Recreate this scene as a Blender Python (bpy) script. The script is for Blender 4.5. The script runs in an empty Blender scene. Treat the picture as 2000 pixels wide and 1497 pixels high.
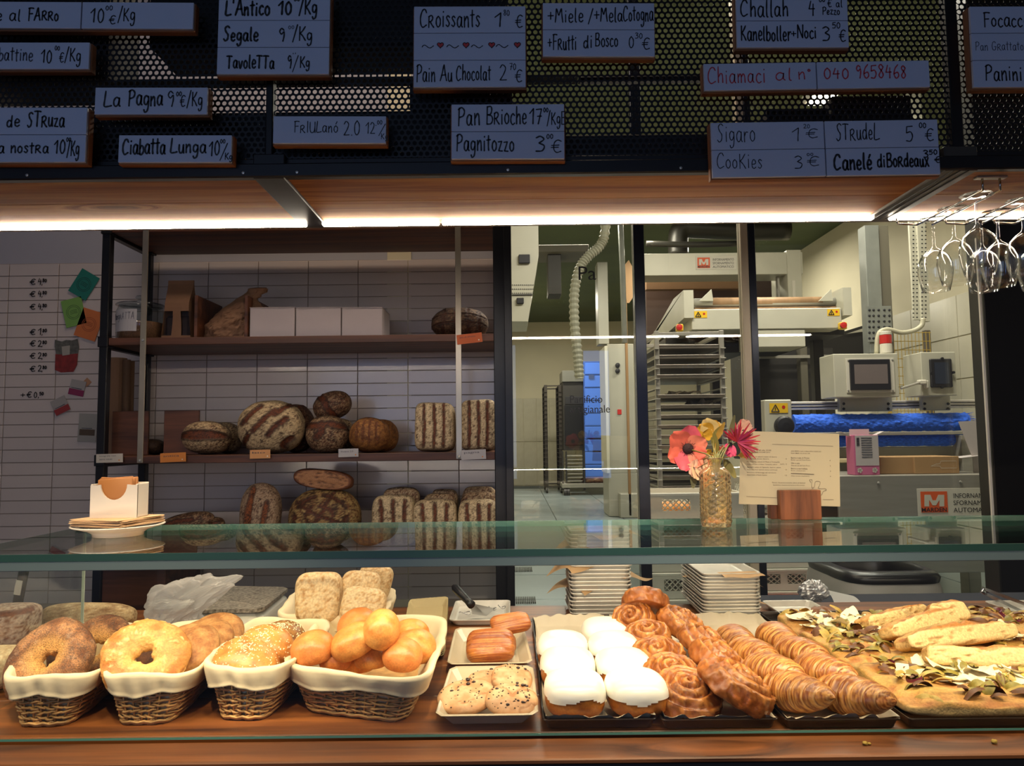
import bpy, math, random
import numpy as np
from mathutils import Vector, Matrix, Euler

# ---------------------------------------------------------------- camera geometry
IMW, IMH, FPX = 2000.0, 1497.0, 1440.0
EYE = Vector((0.0, 0.0, 1.45))
PITCH = math.radians(4.23)
ROLL = math.radians(0.65)
_f = Vector((0, math.cos(PITCH), math.sin(PITCH)))
_r0 = Vector((1, 0, 0))
_u0 = Vector((0, -math.sin(PITCH), math.cos(PITCH)))
_r = _r0 * math.cos(ROLL) - _u0 * math.sin(ROLL)
_u = _u0 * math.cos(ROLL) + _r0 * math.sin(ROLL)

def ray(px, py):
    return _f * FPX + _r * (px - IMW / 2) - _u * (py - IMH / 2)

def PY(px, py, Y):
    """point seen at photo pixel px,py at depth Y"""
    d = ray(px, py)
    return EYE + d * ((Y - EYE.y) / d.y)

def PZ(px, py, z):
    """point seen at photo pixel px,py on the level plane z"""
    d = ray(px, py)
    return EYE + d * ((z - EYE.z) / d.z)

def PX(px, py, X):
    d = ray(px, py)
    return EYE + d * ((X - EYE.x) / d.x)

def proj(p):
    v = Vector(p) - EYE
    k = FPX / v.dot(_f)
    return (IMW / 2 + v.dot(_r) * k, IMH / 2 - v.dot(_u) * k)
# ---------------------------------------------------------------- scene, camera, light
scene = bpy.context.scene
COL = scene.collection
scene.view_settings.view_transform = 'Standard'
scene.view_settings.look = 'None'
scene.view_settings.gamma = 1.0
scene.view_settings.use_curve_mapping = False
scene.view_settings.exposure = 0.0
scene.cycles.max_bounces = 10
scene.cycles.transparent_max_bounces = 24
scene.cycles.transmission_bounces = 8
scene.cycles.glossy_bounces = 4
scene.cycles.diffuse_bounces = 3
scene.cycles.sample_clamp_indirect = 6.0
scene.cycles.caustics_reflective = False
scene.cycles.caustics_refractive = False
scene.cycles.use_denoising = True

cd = bpy.data.cameras.new('camera')
cam = bpy.data.objects.new('camera', cd)
COL.objects.link(cam)
cd.sensor_fit = 'HORIZONTAL'
cd.sensor_width = 36.0
cd.lens = FPX / IMW * 36.0
cd.clip_start = 0.02
cam.matrix_world = Matrix(((_r.x, _u.x, -_f.x, EYE.x), (_r.y, _u.y, -_f.y, EYE.y), (_r.z, _u.z, -_f.z, EYE.z), (0, 0, 0, 1)))
scene.camera = cam

world = bpy.data.worlds.new('world')
scene.world = world
world.use_nodes = True
_bg = world.node_tree.nodes['Background']
_bg.inputs[0].default_value = (0.60, 0.56, 0.62, 1)
_bg.inputs[1].default_value = 0.12

def area(name, loc, rot, sx, sy, power, color):
    l = bpy.data.lights.new(name, 'AREA')
    l.shape = 'RECTANGLE'; l.size = sx; l.size_y = sy; l.energy = power; l.color = color
    o = bpy.data.objects.new(name, l); COL.objects.link(o)
    o.location = loc; o.rotation_euler = [math.radians(a) for a in rot]
    return o

def spot(name, loc, target, power, color, cone=50, blend=0.6, rad=0.03):
    l = bpy.data.lights.new(name, 'SPOT')
    l.energy = power; l.color = color; l.spot_size = math.radians(cone); l.spot_blend = blend; l.shadow_soft_size = rad
    o = bpy.data.objects.new(name, l); COL.objects.link(o)
    o.location = loc
    o.rotation_euler = (Vector(target) - Vector(loc)).to_track_quat('-Z', 'Y').to_euler()
    return o

# shop window behind the customer (cool daylight)
area('shop_window_daylight', (-1.4, -3.6, 2.0), (90, 0, 0), 2.9, 2.2, 36, (0.42, 0.60, 1.0))
area('shop_door_daylight', (1.13, -3.6, 1.75), (90, 0, 0), 0.34, 1.7, 5, (0.22, 0.42, 1.0))
# ceiling track spots just in front of the canopy, aimed down at the goods
for _x, _tx, _p, _c in ((-0.95, -0.80, 150, 35), (-0.40, -0.42, 130, 35), (0.14, 0.17, 260, 33), (0.62, 0.60, 110, 35), (1.06, 0.98, 120, 35)):
    spot('track_spot_light', (_x, 0.95, 2.85), (_tx, 1.47, 1.0), _p * 0.56, (1.0, 0.76, 0.47), _c, 0.8, 0.035)
for _x, _tx, _p in ((-0.35, -0.72, 110), (0.75, 0.15, 45), (1.35, 0.85, 60)):
    spot('front_spot_light', (_x, 0.15, 2.75), (_tx, 1.38, 0.98), _p, (1.0, 0.74, 0.46), 30, 0.9, 0.04)
spot('tray_fill_spot', (0.25, 0.25, 2.35), (0.40, 2.2, 0.95), 75, (1.0, 0.84, 0.66), 44, 0.9, 0.05)  # fill spot added to brighten the tray stacks and crates
# LED profile glued under the front edge of the glass top, shining down and back over the goods
area('case_led_light', (0.15, 1.262, 1.2355), (48, 0, 0), 3.9, 0.012, 16, (1.0, 0.82, 0.60))
area('shelf_fill_light', (-0.7, 2.75, 3.9), (0, 0, 0), 2.2, 0.2, 24, (1.0, 0.78, 0.58))  # unseen fill lamp added to throw warm light on shelves and wall
area('kitchen_fill_light', (1.5, 3.85, 3.95), (18, 0, 0), 2.2, 0.25, 120, (1.0, 0.92, 0.78))  # unseen fill lamp added to lift the dark machine fronts
# kitchen ceiling lamps
for _lx, _ly, _p in ((2.2, 5.4, 60), (0.9, 8.2, 100), (2.6, 9.5, 100), (0.6, 13.5, 140)):
    area('kitchen_ceiling_light', (_lx, _ly, 3.95), (0, 0, 0), 1.5, 0.25, _p, (1.0, 0.92, 0.76))

# ---------------------------------------------------------------- colour helpers
def lin(c):
    if isinstance(c, str):
        c = c.lstrip('#'); c = [int(c[i:i + 2], 16) / 255 for i in (0, 2, 4)]
    return tuple((v / 12.92) if v <= 0.04045 else ((v + 0.055) / 1.055) ** 2.4 for v in c)

def nlin(c):
    return np.array(lin(c))

# ---------------------------------------------------------------- value noise (numpy)
def _hash(ix, iy, iz, seed):
    h = (ix * 374761393 + iy * 668265263 + iz * 2147483647 + seed * 1274126177) & 0xFFFFFFFF
    h = ((h ^ (h >> 13)) * 1274126177) & 0xFFFFFFFF
    h = (h ^ (h >> 16)) & 0xFFFFFFFF
    h = (h * 2246822519) & 0xFFFFFFFF
    h = (h ^ (h >> 15)) & 0xFFFFFF
    return h / float(0xFFFFFF)

def vnoise(p, seed=0):
    p = np.asarray(p, float)
    i = np.floor(p).astype(np.int64); f = p - i
    f = f * f * (3 - 2 * f)
    out = 0
    for dx in (0, 1):
        wx = f[:, 0] if dx else 1 - f[:, 0]
        for dy in (0, 1):
            wy = f[:, 1] if dy else 1 - f[:, 1]
            for dz in (0, 1):
                wz = f[:, 2] if dz else 1 - f[:, 2]
                out = out + wx * wy * wz * _hash(i[:, 0] + dx, i[:, 1] + dy, i[:, 2] + dz, seed)
    return out

def fbm(p, seed=0, octv=3, gain=0.5):
    a, s, o = 1.0, 0.0, 0.0
    p = np.asarray(p, float)
    for k in range(octv):
        o = o + a * vnoise(p * 2 ** k, seed + k * 17); s += a; a *= gain
    return o / s

def smooth(a, b, x):
    t = np.clip((x - a) / (b - a), 0, 1)
    return t * t * (3 - 2 * t)

def mixc(c1, c2, t):
    t = np.asarray(t)[:, None]
    return np.asarray(c1) * (1 - t) + np.asarray(c2) * t

# ---------------------------------------------------------------- mesh builder
_BT = None
def _box_template():
    import itertools
    ids = {}; out = []
    corners = list(itertools.product((-1, 1), repeat=3))
    for c in corners:
        for a in range(3):
            ids[(c, a)] = len(out); out.append((c, a))
    faces = []
    def pos(k):
        c, a = out[k]; v = [c[i] * (1.0 if i == a else 0.8) for i in range(3)]
        return Vector(v)
    def addf(f):
        p = [pos(k) for k in f]
        n = (p[1] - p[0]).cross(p[2] - p[0]); cen = sum(p, Vector()) / len(p)
        if n.dot(cen) < 0: f = f[::-1]
        faces.append(tuple(f))
    for a in range(3):
        b, c = [k for k in range(3) if k != a]
        for s in (-1, 1):
            q = []
            for (sb, sc) in ((-1, -1), (1, -1), (1, 1), (-1, 1)):
                cc = [0, 0, 0]; cc[a] = s; cc[b] = sb; cc[c] = sc
                q.append(ids[(tuple(cc), a)])
            addf(q)
    for a in range(3):
        for b in range(a + 1, 3):
            c = 3 - a - b
            for sa in (-1, 1):
                for sb in (-1, 1):
                    c1 = [0, 0, 0]; c1[a] = sa; c1[b] = sb; c1[c] = -1
                    c2 = list(c1); c2[c] = 1
                    c1, c2 = tuple(c1), tuple(c2)
                    addf([ids[(c1, a)], ids[(c2, a)], ids[(c2, b)], ids[(c1, b)]])
    for c in corners:
        addf([ids[(c, 0)], ids[(c, 1)], ids[(c, 2)]])
    return out, faces

_PLAIN = [(-1, -1, -1), (1, -1, -1), (1, 1, -1), (-1, 1, -1), (-1, -1, 1), (1, -1, 1), (1, 1, 1), (-1, 1, 1)]
_PF = [(0, 3, 2, 1), (4, 5, 6, 7), (0, 1, 5, 4), (1, 2, 6, 5), (2, 3, 7, 6), (3, 0, 4, 7)]

def rotm(rx=0, ry=0, rz=0):
    return Euler((math.radians(rx), math.radians(ry), math.radians(rz))).to_matrix()

class MB:
    def __init__(s):
        s.v = []; s.f = []; s.c = []; s.n = 0; s.hascol = False

    def add(s, v, f, col=None, M=None, at=None):
        v = np.asarray(v, float).reshape(-1, 3)
        if M is not None: v = v @ np.array(M).T[:3, :3]
        if at is not None: v = v + np.asarray(at, float)
        s.v.append(v)
        if isinstance(f, np.ndarray): f = f.tolist()
        n = s.n
        s.f.extend([tuple(i + n for i in q) for q in f])
        if col is None: s.c.append(np.ones((len(v), 3)))
        else:
            s.hascol = True
            col = np.asarray(col, float)
            s.c.append(np.broadcast_to(col, (len(v), 3)) if col.ndim == 1 else col)
        s.n += len(v)
        return s

    def box(s, c, d, b=0.0, M=None, col=None):
        """box centred on c with full sizes d, chamfer b"""
        global _BT
        h = np.array(d, float) / 2
        if b <= 0:
            return s.add(np.array(_PLAIN) * h, _PF, col, M, c)
        b = min(b, h.min() * 0.9)
        if _BT is None: _BT = _box_template()
        v = []
        for (cc, a) in _BT[0]:
            v.append([cc[i] * (h[i] if i == a else h[i] - b) for i in range(3)])
        return s.add(v, _BT[1], col, M, c)

    def span(s, x0, x1, y0, y1, z0, z1, b=0.0, col=None):
        return s.box(((x0 + x1) / 2, (y0 + y1) / 2, (z0 + z1) / 2), (abs(x1 - x0), abs(y1 - y0), abs(z1 - z0)), b, None, col)

    def tube(s, pts, r, n=8, cap=True, col=None, closed=False):
        P = np.asarray([tuple(p) for p in pts], float); m = len(P)
        R = np.full(m, r, float) if np.isscalar(r) else np.asarray(r, float)
        T = np.zeros_like(P)
        if closed:
            T = np.roll(P, -1, 0) - np.roll(P, 1, 0)
        else:
            T[1:-1] = P[2:] - P[:-2]; T[0] = P[1] - P[0]; T[-1] = P[-1] - P[-2]
        T /= np.linalg.norm(T, axis=1)[:, None] + 1e-12
        up = np.array([0, 0, 1.0]) if abs(T[0, 2]) < 0.9 else np.array([1.0, 0, 0])
        a = np.cross(up, T[0]); a /= np.linalg.norm(a)
        vs = []
        th = np.arange(n) / n * 2 * math.pi
        for k in range(m):
            a = a - T[k] * a.dot(T[k]); a /= np.linalg.norm(a) + 1e-12
            b = np.cross(T[k], a)
            vs.append(P[k] + R[k] * (np.cos(th)[:, None] * a + np.sin(th)[:, None] * b))
        v = np.concatenate(vs)
        f = []
        for k in range(m if closed else m - 1):
            k2 = (k + 1) % m
            for j in range(n):
                j2 = (j + 1) % n
                f.append((k * n + j, k * n + j2, k2 * n + j2, k2 * n + j))
        if cap and not closed:
            f.append(tuple(range(n - 1, -1, -1))); f.append(tuple((m - 1) * n + j for j in range(n)))
        return s.add(v, f, col)

    def lathe(s, prof, n=24, at=(0, 0, 0), M=None, col=None, fn=None):
        """prof: list of (r,z); fn(theta,r,z)->r"""
        prof = list(prof); m = len(prof)
        th = np.arange(n) / n * 2 * math.pi
        v = []
        for (r, z) in prof:
            rr = np.full(n, r) if fn is None else fn(th, r, z)
            v.append(np.stack([rr * np.cos(th), rr * np.sin(th), np.full(n, z)], 1))
        f = []
        for k in range(m - 1):
            for j in range(n):
                j2 = (j + 1) % n
                f.append((k * n + j, k * n + j2, (k + 1) * n + j2, (k + 1) * n + j))
        if prof[0][0] > 1e-6: f.append(tuple(range(n - 1, -1, -1)))
        if prof[-1][0] > 1e-6: f.append(tuple((m - 1) * n + j for j in range(n)))
        return s.add(np.concatenate(v), f, col, M, at)

    def grid(s, P, col=None, closed_u=False, flip=False):
        """P: array (a,b,3)"""
        P = np.asarray(P, float); a, b = P.shape[:2]
        f = []
        for i in range(a - 1):
            for j in range(b if closed_u else b - 1):
                j2 = (j + 1) % b
                q = (i * b + j, i * b + j2, (i + 1) * b + j2, (i + 1) * b + j)
                f.append(q[::-1] if flip else q)
        return s.add(P.reshape(-1, 3), f, None if col is None else (col if np.asarray(col).ndim == 1 else np.asarray(col).reshape(-1, 3)))

    def prism(s, poly, y0, y1, M=None, at=None, col=None):
        """poly in (x,z), extruded along y"""
        n = len(poly)
        v = [(p[0], y0, p[1]) for p in poly] + [(p[0], y1, p[1]) for p in poly]
        ar = sum(poly[i][0] * poly[(i + 1) % n][1] - poly[(i + 1) % n][0] * poly[i][1] for i in range(n))
        f = [tuple(range(n)), tuple(range(2 * n - 1, n - 1, -1))]
        f += [(i, i + n, (i + 1) % n + n, (i + 1) % n) for i in range(n)]
        if (ar < 0) != (y1 < y0): f = [q[::-1] for q in f]
        return s.add(v, f, col, M, at)

    def disc(s, c, nrm, r, n=16, col=None):
        q = Vector(nrm).to_track_quat('Z', 'Y').to_matrix()
        th = np.arange(n) / n * 2 * math.pi
        v = np.stack([np.cos(th) * r, np.sin(th) * r, 0 * th], 1)
        return s.add(v, [tuple(range(n))], col, q, c)

    def obj(s, name, m, parent=None, smooth=False, kind=None, label=None, world=True, mod=None):
        me = bpy.data.meshes.new(name)
        v = np.concatenate(s.v) if s.v else np.zeros((0, 3))
        if parent is not None and world:
            off = Vector((0, 0, 0)); p = parent
            while p is not None: off += p.location; p = p.parent
            v = v - np.array(off)
        me.from_pydata(v.tolist(), [], s.f)
        if s.hascol:
            at = me.color_attributes.new('col', 'FLOAT_COLOR', 'POINT')
            c = np.concatenate(s.c); c = np.concatenate([c, np.ones((len(c), 1))], 1)
            at.data.foreach_set('color', c.astype(np.float32).ravel())
        if smooth: me.polygons.foreach_set('use_smooth', [True] * len(me.polygons))
        if m is not None: me.materials.append(m)
        me.update()
        o = bpy.data.objects.new(name, me); COL.objects.link(o)
        if parent is not None: o.parent = parent
        if kind: o['kind'] = kind
        if label: o['label'] = label
        return o

def thing(name, label, cat, loc=(0, 0, 0), group=None, kind=None):
    o = bpy.data.objects.new(name, None); COL.objects.link(o)
    o.empty_display_size = 0.05
    o.location = loc
    if label: o['label'] = label
    if cat: o['category'] = cat
    if group: o['group'] = group
    if kind: o['kind'] = kind
    return o

def tag(o, label, cat, group=None):
    o['label'] = label; o['category'] = cat
    if group: o['group'] = group
    return o

def dup(o, parent=None, first=True):
    c = o.copy(); COL.objects.link(c)
    c.parent = parent
    for ch in list(o.children): dup(ch, c, False)
    return c

def place(o, loc, rot=(0, 0, 0), scale=None, label=None, group=None):
    o.location = loc
    o.rotation_euler = [math.radians(a) for a in rot]
    if scale is not None: o.scale = (scale,) * 3 if np.isscalar(scale) else scale
    if label: o['label'] = label
    if group: o['group'] = group
    return o

# ---------------------------------------------------------------- materials
MATS = {}
def _mk(name):
    m = bpy.data.materials.new(name); m.use_nodes = True
    nt = m.node_tree
    return m, nt, nt.nodes['Principled BSDF'], nt.nodes['Material Output']

def mat(name, color, rough=0.5, metal=0.0, var=0.0, vscale=8.0, stretch=(1, 1, 1), bump=0.0, bscale=60.0, spec=0.5, coat=0.0, emit=None, estr=0.0, attr=False, sss=0.0):
    if name in MATS: return MATS[name]
    m, nt, b, out = _mk(name)
    N, L = nt.nodes, nt.links
    c = lin(color) if color is not None else (1, 1, 1)
    b.inputs['Base Color'].default_value = (*c, 1)
    b.inputs['Roughness'].default_value = rough
    b.inputs['Metallic'].default_value = metal
    b.inputs['Specular IOR Level'].default_value = spec
    b.inputs['Coat Weight'].default_value = coat
    if coat: b.inputs['Coat Roughness'].default_value = 0.25
    if sss:
        b.inputs['Subsurface Weight'].default_value = sss
        b.inputs['Subsurface Radius'].default_value = (0.01, 0.005, 0.003)
    tc = N.new('ShaderNodeTexCoord')
    src = None
    if attr:
        a = N.new('ShaderNodeAttribute'); a.attribute_name = 'col'; src = a.outputs['Color']
        L.new(src, b.inputs['Base Color'])
    if var > 0:
        mp = N.new('ShaderNodeMapping'); mp.inputs['Scale'].default_value = stretch
        L.new(tc.outputs['Object'], mp.inputs[0])
        no = N.new('ShaderNodeTexNoise'); no.inputs['Scale'].default_value = vscale; no.inputs['Detail'].default_value = 4
        L.new(mp.outputs[0], no.inputs[0])
        mr = N.new('ShaderNodeMapRange'); mr.inputs[1].default_value = 0.3; mr.inputs[2].default_value = 0.7
        mr.inputs[3].default_value = 1 - var; mr.inputs[4].default_value = 1 + var
        L.new(no.outputs[0], mr.inputs[0])
        mx = N.new('ShaderNodeMix'); mx.data_type = 'RGBA'; mx.blend_type = 'MULTIPLY'; mx.inputs[0].default_value = 1
        if src is not None: L.new(src, mx.inputs[6])
        else: mx.inputs[6].default_value = (*c, 1)
        L.new(mr.outputs[0], mx.inputs[7])
        L.new(mx.outputs[2], b.inputs['Base Color'])
    if bump > 0:
        n2 = N.new('ShaderNodeTexNoise'); n2.inputs['Scale'].default_value = bscale; n2.inputs['Detail'].default_value = 3
        L.new(tc.outputs['Object'], n2.inputs[0])
        bp = N.new('ShaderNodeBump'); bp.inputs['Strength'].default_value = bump; bp.inputs['Distance'].default_value = 0.002
        L.new(n2.outputs[0], bp.inputs['Height']); L.new(bp.outputs[0], b.inputs['Normal'])
    if emit is not None:
        b.inputs['Emission Color'].default_value = (*lin(emit), 1)
        b.inputs['Emission Strength'].default_value = estr
    MATS[name] = m
    return m

def wood(name, c1, c2, axis='x', scale=1.0, rough=0.45, knots=0.0, rings=0.0, contrast=1.0, wear=None, bump=0.15, coat=0.0):
    if name in MATS: return MATS[name]
    m, nt, b, out = _mk(name)
    N, L = nt.nodes, nt.links
    tc = N.new('ShaderNodeTexCoord')
    mp = N.new('ShaderNodeMapping')
    st = {'x': (1.2, 22, 22), 'y': (22, 1.2, 22), 'z': (22, 22, 1.6)}[axis]
    mp.inputs['Scale'].default_value = [k * scale for k in st]
    L.new(tc.outputs['Object'], mp.inputs[0])
    n1 = N.new('ShaderNodeTexNoise'); n1.inputs['Scale'].default_value = 1.0; n1.inputs['Detail'].default_value = 6; n1.inputs['Roughness'].default_value = 0.6
    n1.inputs['Distortion'].default_value = 0.6
    vec = mp.outputs[0]
    if knots:
        # grain bends round knots
        mk = N.new('ShaderNodeMapping'); ks = {'x': (2.0, 7, 7), 'y': (7, 2.0, 7), 'z': (7, 7, 2.0)}[axis]
        mk.inputs['Scale'].default_value = ks
        L.new(tc.outputs['Object'], mk.inputs[0])
        vo = N.new('ShaderNodeTexVoronoi'); vo.inputs['Scale'].default_value = 0.9; vo.inputs['Randomness'].default_value = 1.0
        L.new(mk.outputs[0], vo.inputs['Vector'])
        kr = N.new('ShaderNodeMapRange'); kr.inputs[1].default_value = 0.0; kr.inputs[2].default_value = 0.35; kr.inputs[3].default_value = 1; kr.inputs[4].default_value = 0
        L.new(vo.outputs['Distance'], kr.inputs[0])
        ma = N.new('ShaderNodeMath'); ma.operation = 'POWER'; ma.inputs[1].default_value = 2.0; L.new(kr.outputs[0], ma.inputs[0])
        vm = N.new('ShaderNodeVectorMath'); vm.operation = 'SCALE'; vm.inputs[0].default_value = (0, 3.0, 3.0) if axis == 'x' else (3.0, 3.0, 0)
        L.new(ma.outputs[0], vm.inputs['Scale'])
        va = N.new('ShaderNodeVectorMath'); va.operation = 'ADD'; L.new(vec, va.inputs[0]); L.new(vm.outputs[0], va.inputs[1])
        vec = va.outputs[0]
    L.new(vec, n1.inputs[0])
    fac = n1.outputs[0]
    if rings:
        wv = N.new('ShaderNodeTexWave'); wv.wave_type = 'BANDS'; wv.bands_direction = 'Y' if axis == 'x' else 'X'
        wv.inputs['Scale'].default_value = rings; wv.inputs['Distortion'].default_value = 6.0; wv.inputs['Detail'].default_value = 2
        wv.inputs['Detail Scale'].default_value = 0.6
        L.new(vec, wv.inputs[0])
        mm = N.new('ShaderNodeMix'); mm.data_type = 'FLOAT'; mm.inputs[0].default_value = 0.6
        L.new(fac, mm.inputs[2]); L.new(wv.outputs['Fac'], mm.inputs[3]); fac = mm.outputs[0]
    cr = N.new('ShaderNodeValToRGB')
    cr.color_ramp.elements[0].position = 0.5 - 0.22 * contrast; cr.color_ramp.elements[1].position = 0.5 + 0.22 * contrast
    cr.color_ramp.elements[0].color = (*lin(c1), 1); cr.color_ramp.elements[1].color = (*lin(c2), 1)
    L.new(fac, cr.inputs[0])
    colr = cr.outputs[0]
    if knots:
        mx = N.new('ShaderNodeMix'); mx.data_type = 'RGBA'; mx.blend_type = 'MULTIPLY'
        k2 = N.new('ShaderNodeMapRange'); k2.inputs[1].default_value = 0.0; k2.inputs[2].default_value = 0.13; k2.inputs[3].default_value = knots; k2.inputs[4].default_value = 0
        L.new(vo.outputs['Distance'], k2.inputs[0]); L.new(k2.outputs[0], mx.inputs[0])
        L.new(colr, mx.inputs[6]); mx.inputs[7].default_value = (0.22, 0.12, 0.08, 1); colr = mx.outputs[2]
    if wear:
        n3 = N.new('ShaderNodeTexNoise'); n3.inputs['Scale'].default_value = 1.0; n3.inputs['Detail'].default_value = 8; n3.inputs['Roughness'].default_value = 0.75
        m3 = N.new('ShaderNodeMapping'); m3.inputs['Scale'].default_value = (5, 40, 40); L.new(tc.outputs['Object'], m3.inputs[0]); L.new(m3.outputs[0], n3.inputs[0])
        r3 = N.new('ShaderNodeMapRange'); r3.inputs[1].default_value = wear[1]; r3.inputs[2].default_value = wear[1] + 0.06
        L.new(n3.outputs[0], r3.inputs[0])
        mx = N.new('ShaderNodeMix'); mx.data_type = 'RGBA'; L.new(r3.outputs[0], mx.inputs[0]); L.new(colr, mx.inputs[6]); mx.inputs[7].default_value = (*lin(wear[0]), 1)
        colr = mx.outputs[2]
    L.new(colr, b.inputs['Base Color'])
    b.inputs['Roughness'].default_value = rough
    b.inputs['Coat Weight'].default_value = coat; b.inputs['Coat Roughness'].default_value = 0.3
    if bump:
        bp = N.new('ShaderNodeBump'); bp.inputs['Strength'].default_value = bump; bp.inputs['Distance'].default_value = 0.001
        L.new(fac, bp.inputs['Height']); L.new(bp.outputs[0], b.inputs['Normal'])
    MATS[name] = m
    return m

def pane_glass(name, tint=(0.93, 0.97, 0.95), ior=1.5, rough=0.0, boost=1.0):
    """flat architectural glass: what is behind shows through, Fresnel reflection on top"""
    if name in MATS: return MATS[name]
    m, nt, b, out = _mk(name); N, L = nt.nodes, nt.links
    N.remove(b)
    t = N.new('ShaderNodeBsdfTransparent'); t.inputs[0].default_value = (*tint, 1)
    g = N.new('ShaderNodeBsdfGlossy'); g.inputs['Roughness'].default_value = rough
    fr = N.new('ShaderNodeFresnel'); fr.inputs['IOR'].default_value = ior
    geo = N.new('ShaderNodeNewGeometry')
    # same reflectance from both sides of the sheet: feed the front-facing normal
    nf = N.new('ShaderNodeVectorMath'); nf.operation = 'SCALE'
    mr = N.new('ShaderNodeMapRange'); mr.inputs[3].default_value = 1.0; mr.inputs[4].default_value = 1.0
    L.new(geo.outputs['Backfacing'], mr.inputs[0]); L.new(geo.outputs['Normal'], nf.inputs[0]); L.new(mr.outputs[0], nf.inputs['Scale'])
    mu = N.new('ShaderNodeMath'); mu.operation = 'MULTIPLY'; mu.inputs[1].default_value = boost; mu.use_clamp = True
    lw = N.new('ShaderNodeLayerWeight'); lw.inputs['Blend'].default_value = 0.5
    # Schlick: r0 + (1-r0)*(facing)^5
    pw = N.new('ShaderNodeMath'); pw.operation = 'POWER'; pw.inputs[1].default_value = 4.2
    L.new(lw.outputs['Facing'], pw.inputs[0])
    r0 = ((ior - 1) / (ior + 1)) ** 2
    sc = N.new('ShaderNodeMath'); sc.operation = 'MULTIPLY_ADD'; sc.inputs[1].default_value = 1 - r0; sc.inputs[2].default_value = r0
    L.new(pw.outputs[0], sc.inputs[0]); L.new(sc.outputs[0], mu.inputs[0])
    mx = N.new('ShaderNodeMixShader')
    L.new(mu.outputs[0], mx.inputs[0]); L.new(t.outputs[0], mx.inputs[1]); L.new(g.outputs[0], mx.inputs[2])
    L.new(mx.outputs[0], out.inputs[0])
    for x in (fr, geo, nf, mr): N.remove(x)
    MATS[name] = m
    return m

def real_glass(name, color=(1, 1, 1), rough=0.0, ior=1.45):
    if name in MATS: return MATS[name]
    m, nt, b, out = _mk(name)
    b.inputs['Base Color'].default_value = (*color, 1)
    b.inputs['Transmission Weight'].default_value = 1.0
    b.inputs['Roughness'].default_value = rough
    b.inputs['IOR'].default_value = ior
    MATS[name] = m
    return m

def emis(name, color, strength):
    if name in MATS: return MATS[name]
    m, nt, b, out = _mk(name); N, L = nt.nodes, nt.links
    N.remove(b)
    e = N.new('ShaderNodeEmission'); e.inputs[0].default_value = (*lin(color), 1); e.inputs[1].default_value = strength
    L.new(e.outputs[0], out.inputs[0]); MATS[name] = m
    return m

# ---------------------------------------------------------------- blobs
def sph(nu=48, nv=30):
    """unit sphere: verts (nv-1)*nu + 2 poles, faces; poles on +-Z"""
    v = []
    for i in range(1, nv):
        ph = -math.pi / 2 + math.pi * i / nv
        th = np.arange(nu) / nu * 2 * math.pi
        v.append(np.stack([math.cos(ph) * np.cos(th), math.cos(ph) * np.sin(th), np.full(nu, math.sin(ph))], 1))
    V = np.concatenate(v + [np.array([[0, 0, -1.0], [0, 0, 1.0]])])
    f = []
    for i in range(nv - 2):
        for j in range(nu):
            j2 = (j + 1) % nu
            f.append((i * nu + j, i * nu + j2, (i + 1) * nu + j2, (i + 1) * nu + j))
    s0 = (nv - 1) * nu; s1 = s0 + 1
    for j in range(nu):
        j2 = (j + 1) % nu
        f.append((s0, j2, j)); f.append((s1, (nv - 2) * nu + j, (nv - 2) * nu + j2))
    return V, f

_SPH = {}
def sphere(nu, nv):
    if (nu, nv) not in _SPH: _SPH[(nu, nv)] = sph(nu, nv)
    V, f = _SPH[(nu, nv)]
    return V.copy(), f

def superell(V, a, b, c, p=2.0, pz=None):
    """project unit-sphere verts on the superellipsoid |x/a|^p+|y/b|^p+|z/c|^pz = 1"""
    pz = pz or p
    A = np.abs(V) + 1e-9
    s = (A[:, 0] ** p + A[:, 1] ** p) ** (pz / p) + A[:, 2] ** pz
    k = s ** (-1.0 / pz)
    return V * k[:, None] * np.array([a, b, c])

def segdist(P, segs):
    """distance of 2D pts to the nearest of several polylines"""
    best = np.full(len(P), 1e9)
    for pl in segs:
        pl = np.asarray(pl, float)
        for a, b in zip(pl[:-1], pl[1:]):
            ab = b - a; t = np.clip(((P - a) @ ab) / (ab @ ab + 1e-12), 0, 1)
            d = np.linalg.norm(P - (a + t[:, None] * ab), axis=1)
            best = np.minimum(best, d)
    return best
# ---------------------------------------------------------------- shared materials and heights
ZC = 0.962          # counter surface
ZG = 1.2645         # upper face of the glass top
ZS = 2.037          # underside of the canopy
FL = 0.35           # staff-side and kitchen floor
YW = 3.65           # tiled wall
BLACK = mat('black_steel', '16161a', 0.38, 0.3, var=0.15)
DARK = mat('dark_paint', '0f0f12', 0.6)
STEEL = mat('brushed_steel', 'b0aea6', 0.35, .6, var=0.08, vscale=3, stretch=(1, 1, 30))
ALU = mat('aluminium_pan', 'd8d2c6', 0.36, 0.22, var=0.08, vscale=25)
LGREY = mat('light_grey_enamel', 'b9b9a8', 0.4, 0.0, var=0.05)
PLASTER = mat('wall_plaster', '9d9ca4', 0.8, var=0.04, vscale=3)
KWALL = mat('kitchen_plaster', 'c9c1a6', 0.75, var=0.04, vscale=2)
CEIL = mat('green_ceiling', '4c5638', 0.8, var=0.1, vscale=2)
TILE = mat('white_glazed_tile', 'bdb2ae', 0.14, var=0.03, vscale=2)
GROUT = mat('grout', '948578', 0.9)
DWOOD = wood('walnut_stained_wood', '35190d', '6e4028', 'x', 0.9, 0.5, contrast=0.8)
CWOOD = wood('counter_wood', '3c1d0c', '9c5c2a', 'x', 0.75, 0.42, knots=0.7, contrast=0.7, wear=('b98a4e', 0.66), coat=0.15)
SWOOD = wood('pine_soffit_wood', '764626', 'a8743f', 'x', 0.7, 0.75, knots=0.9, contrast=0.55)
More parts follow.
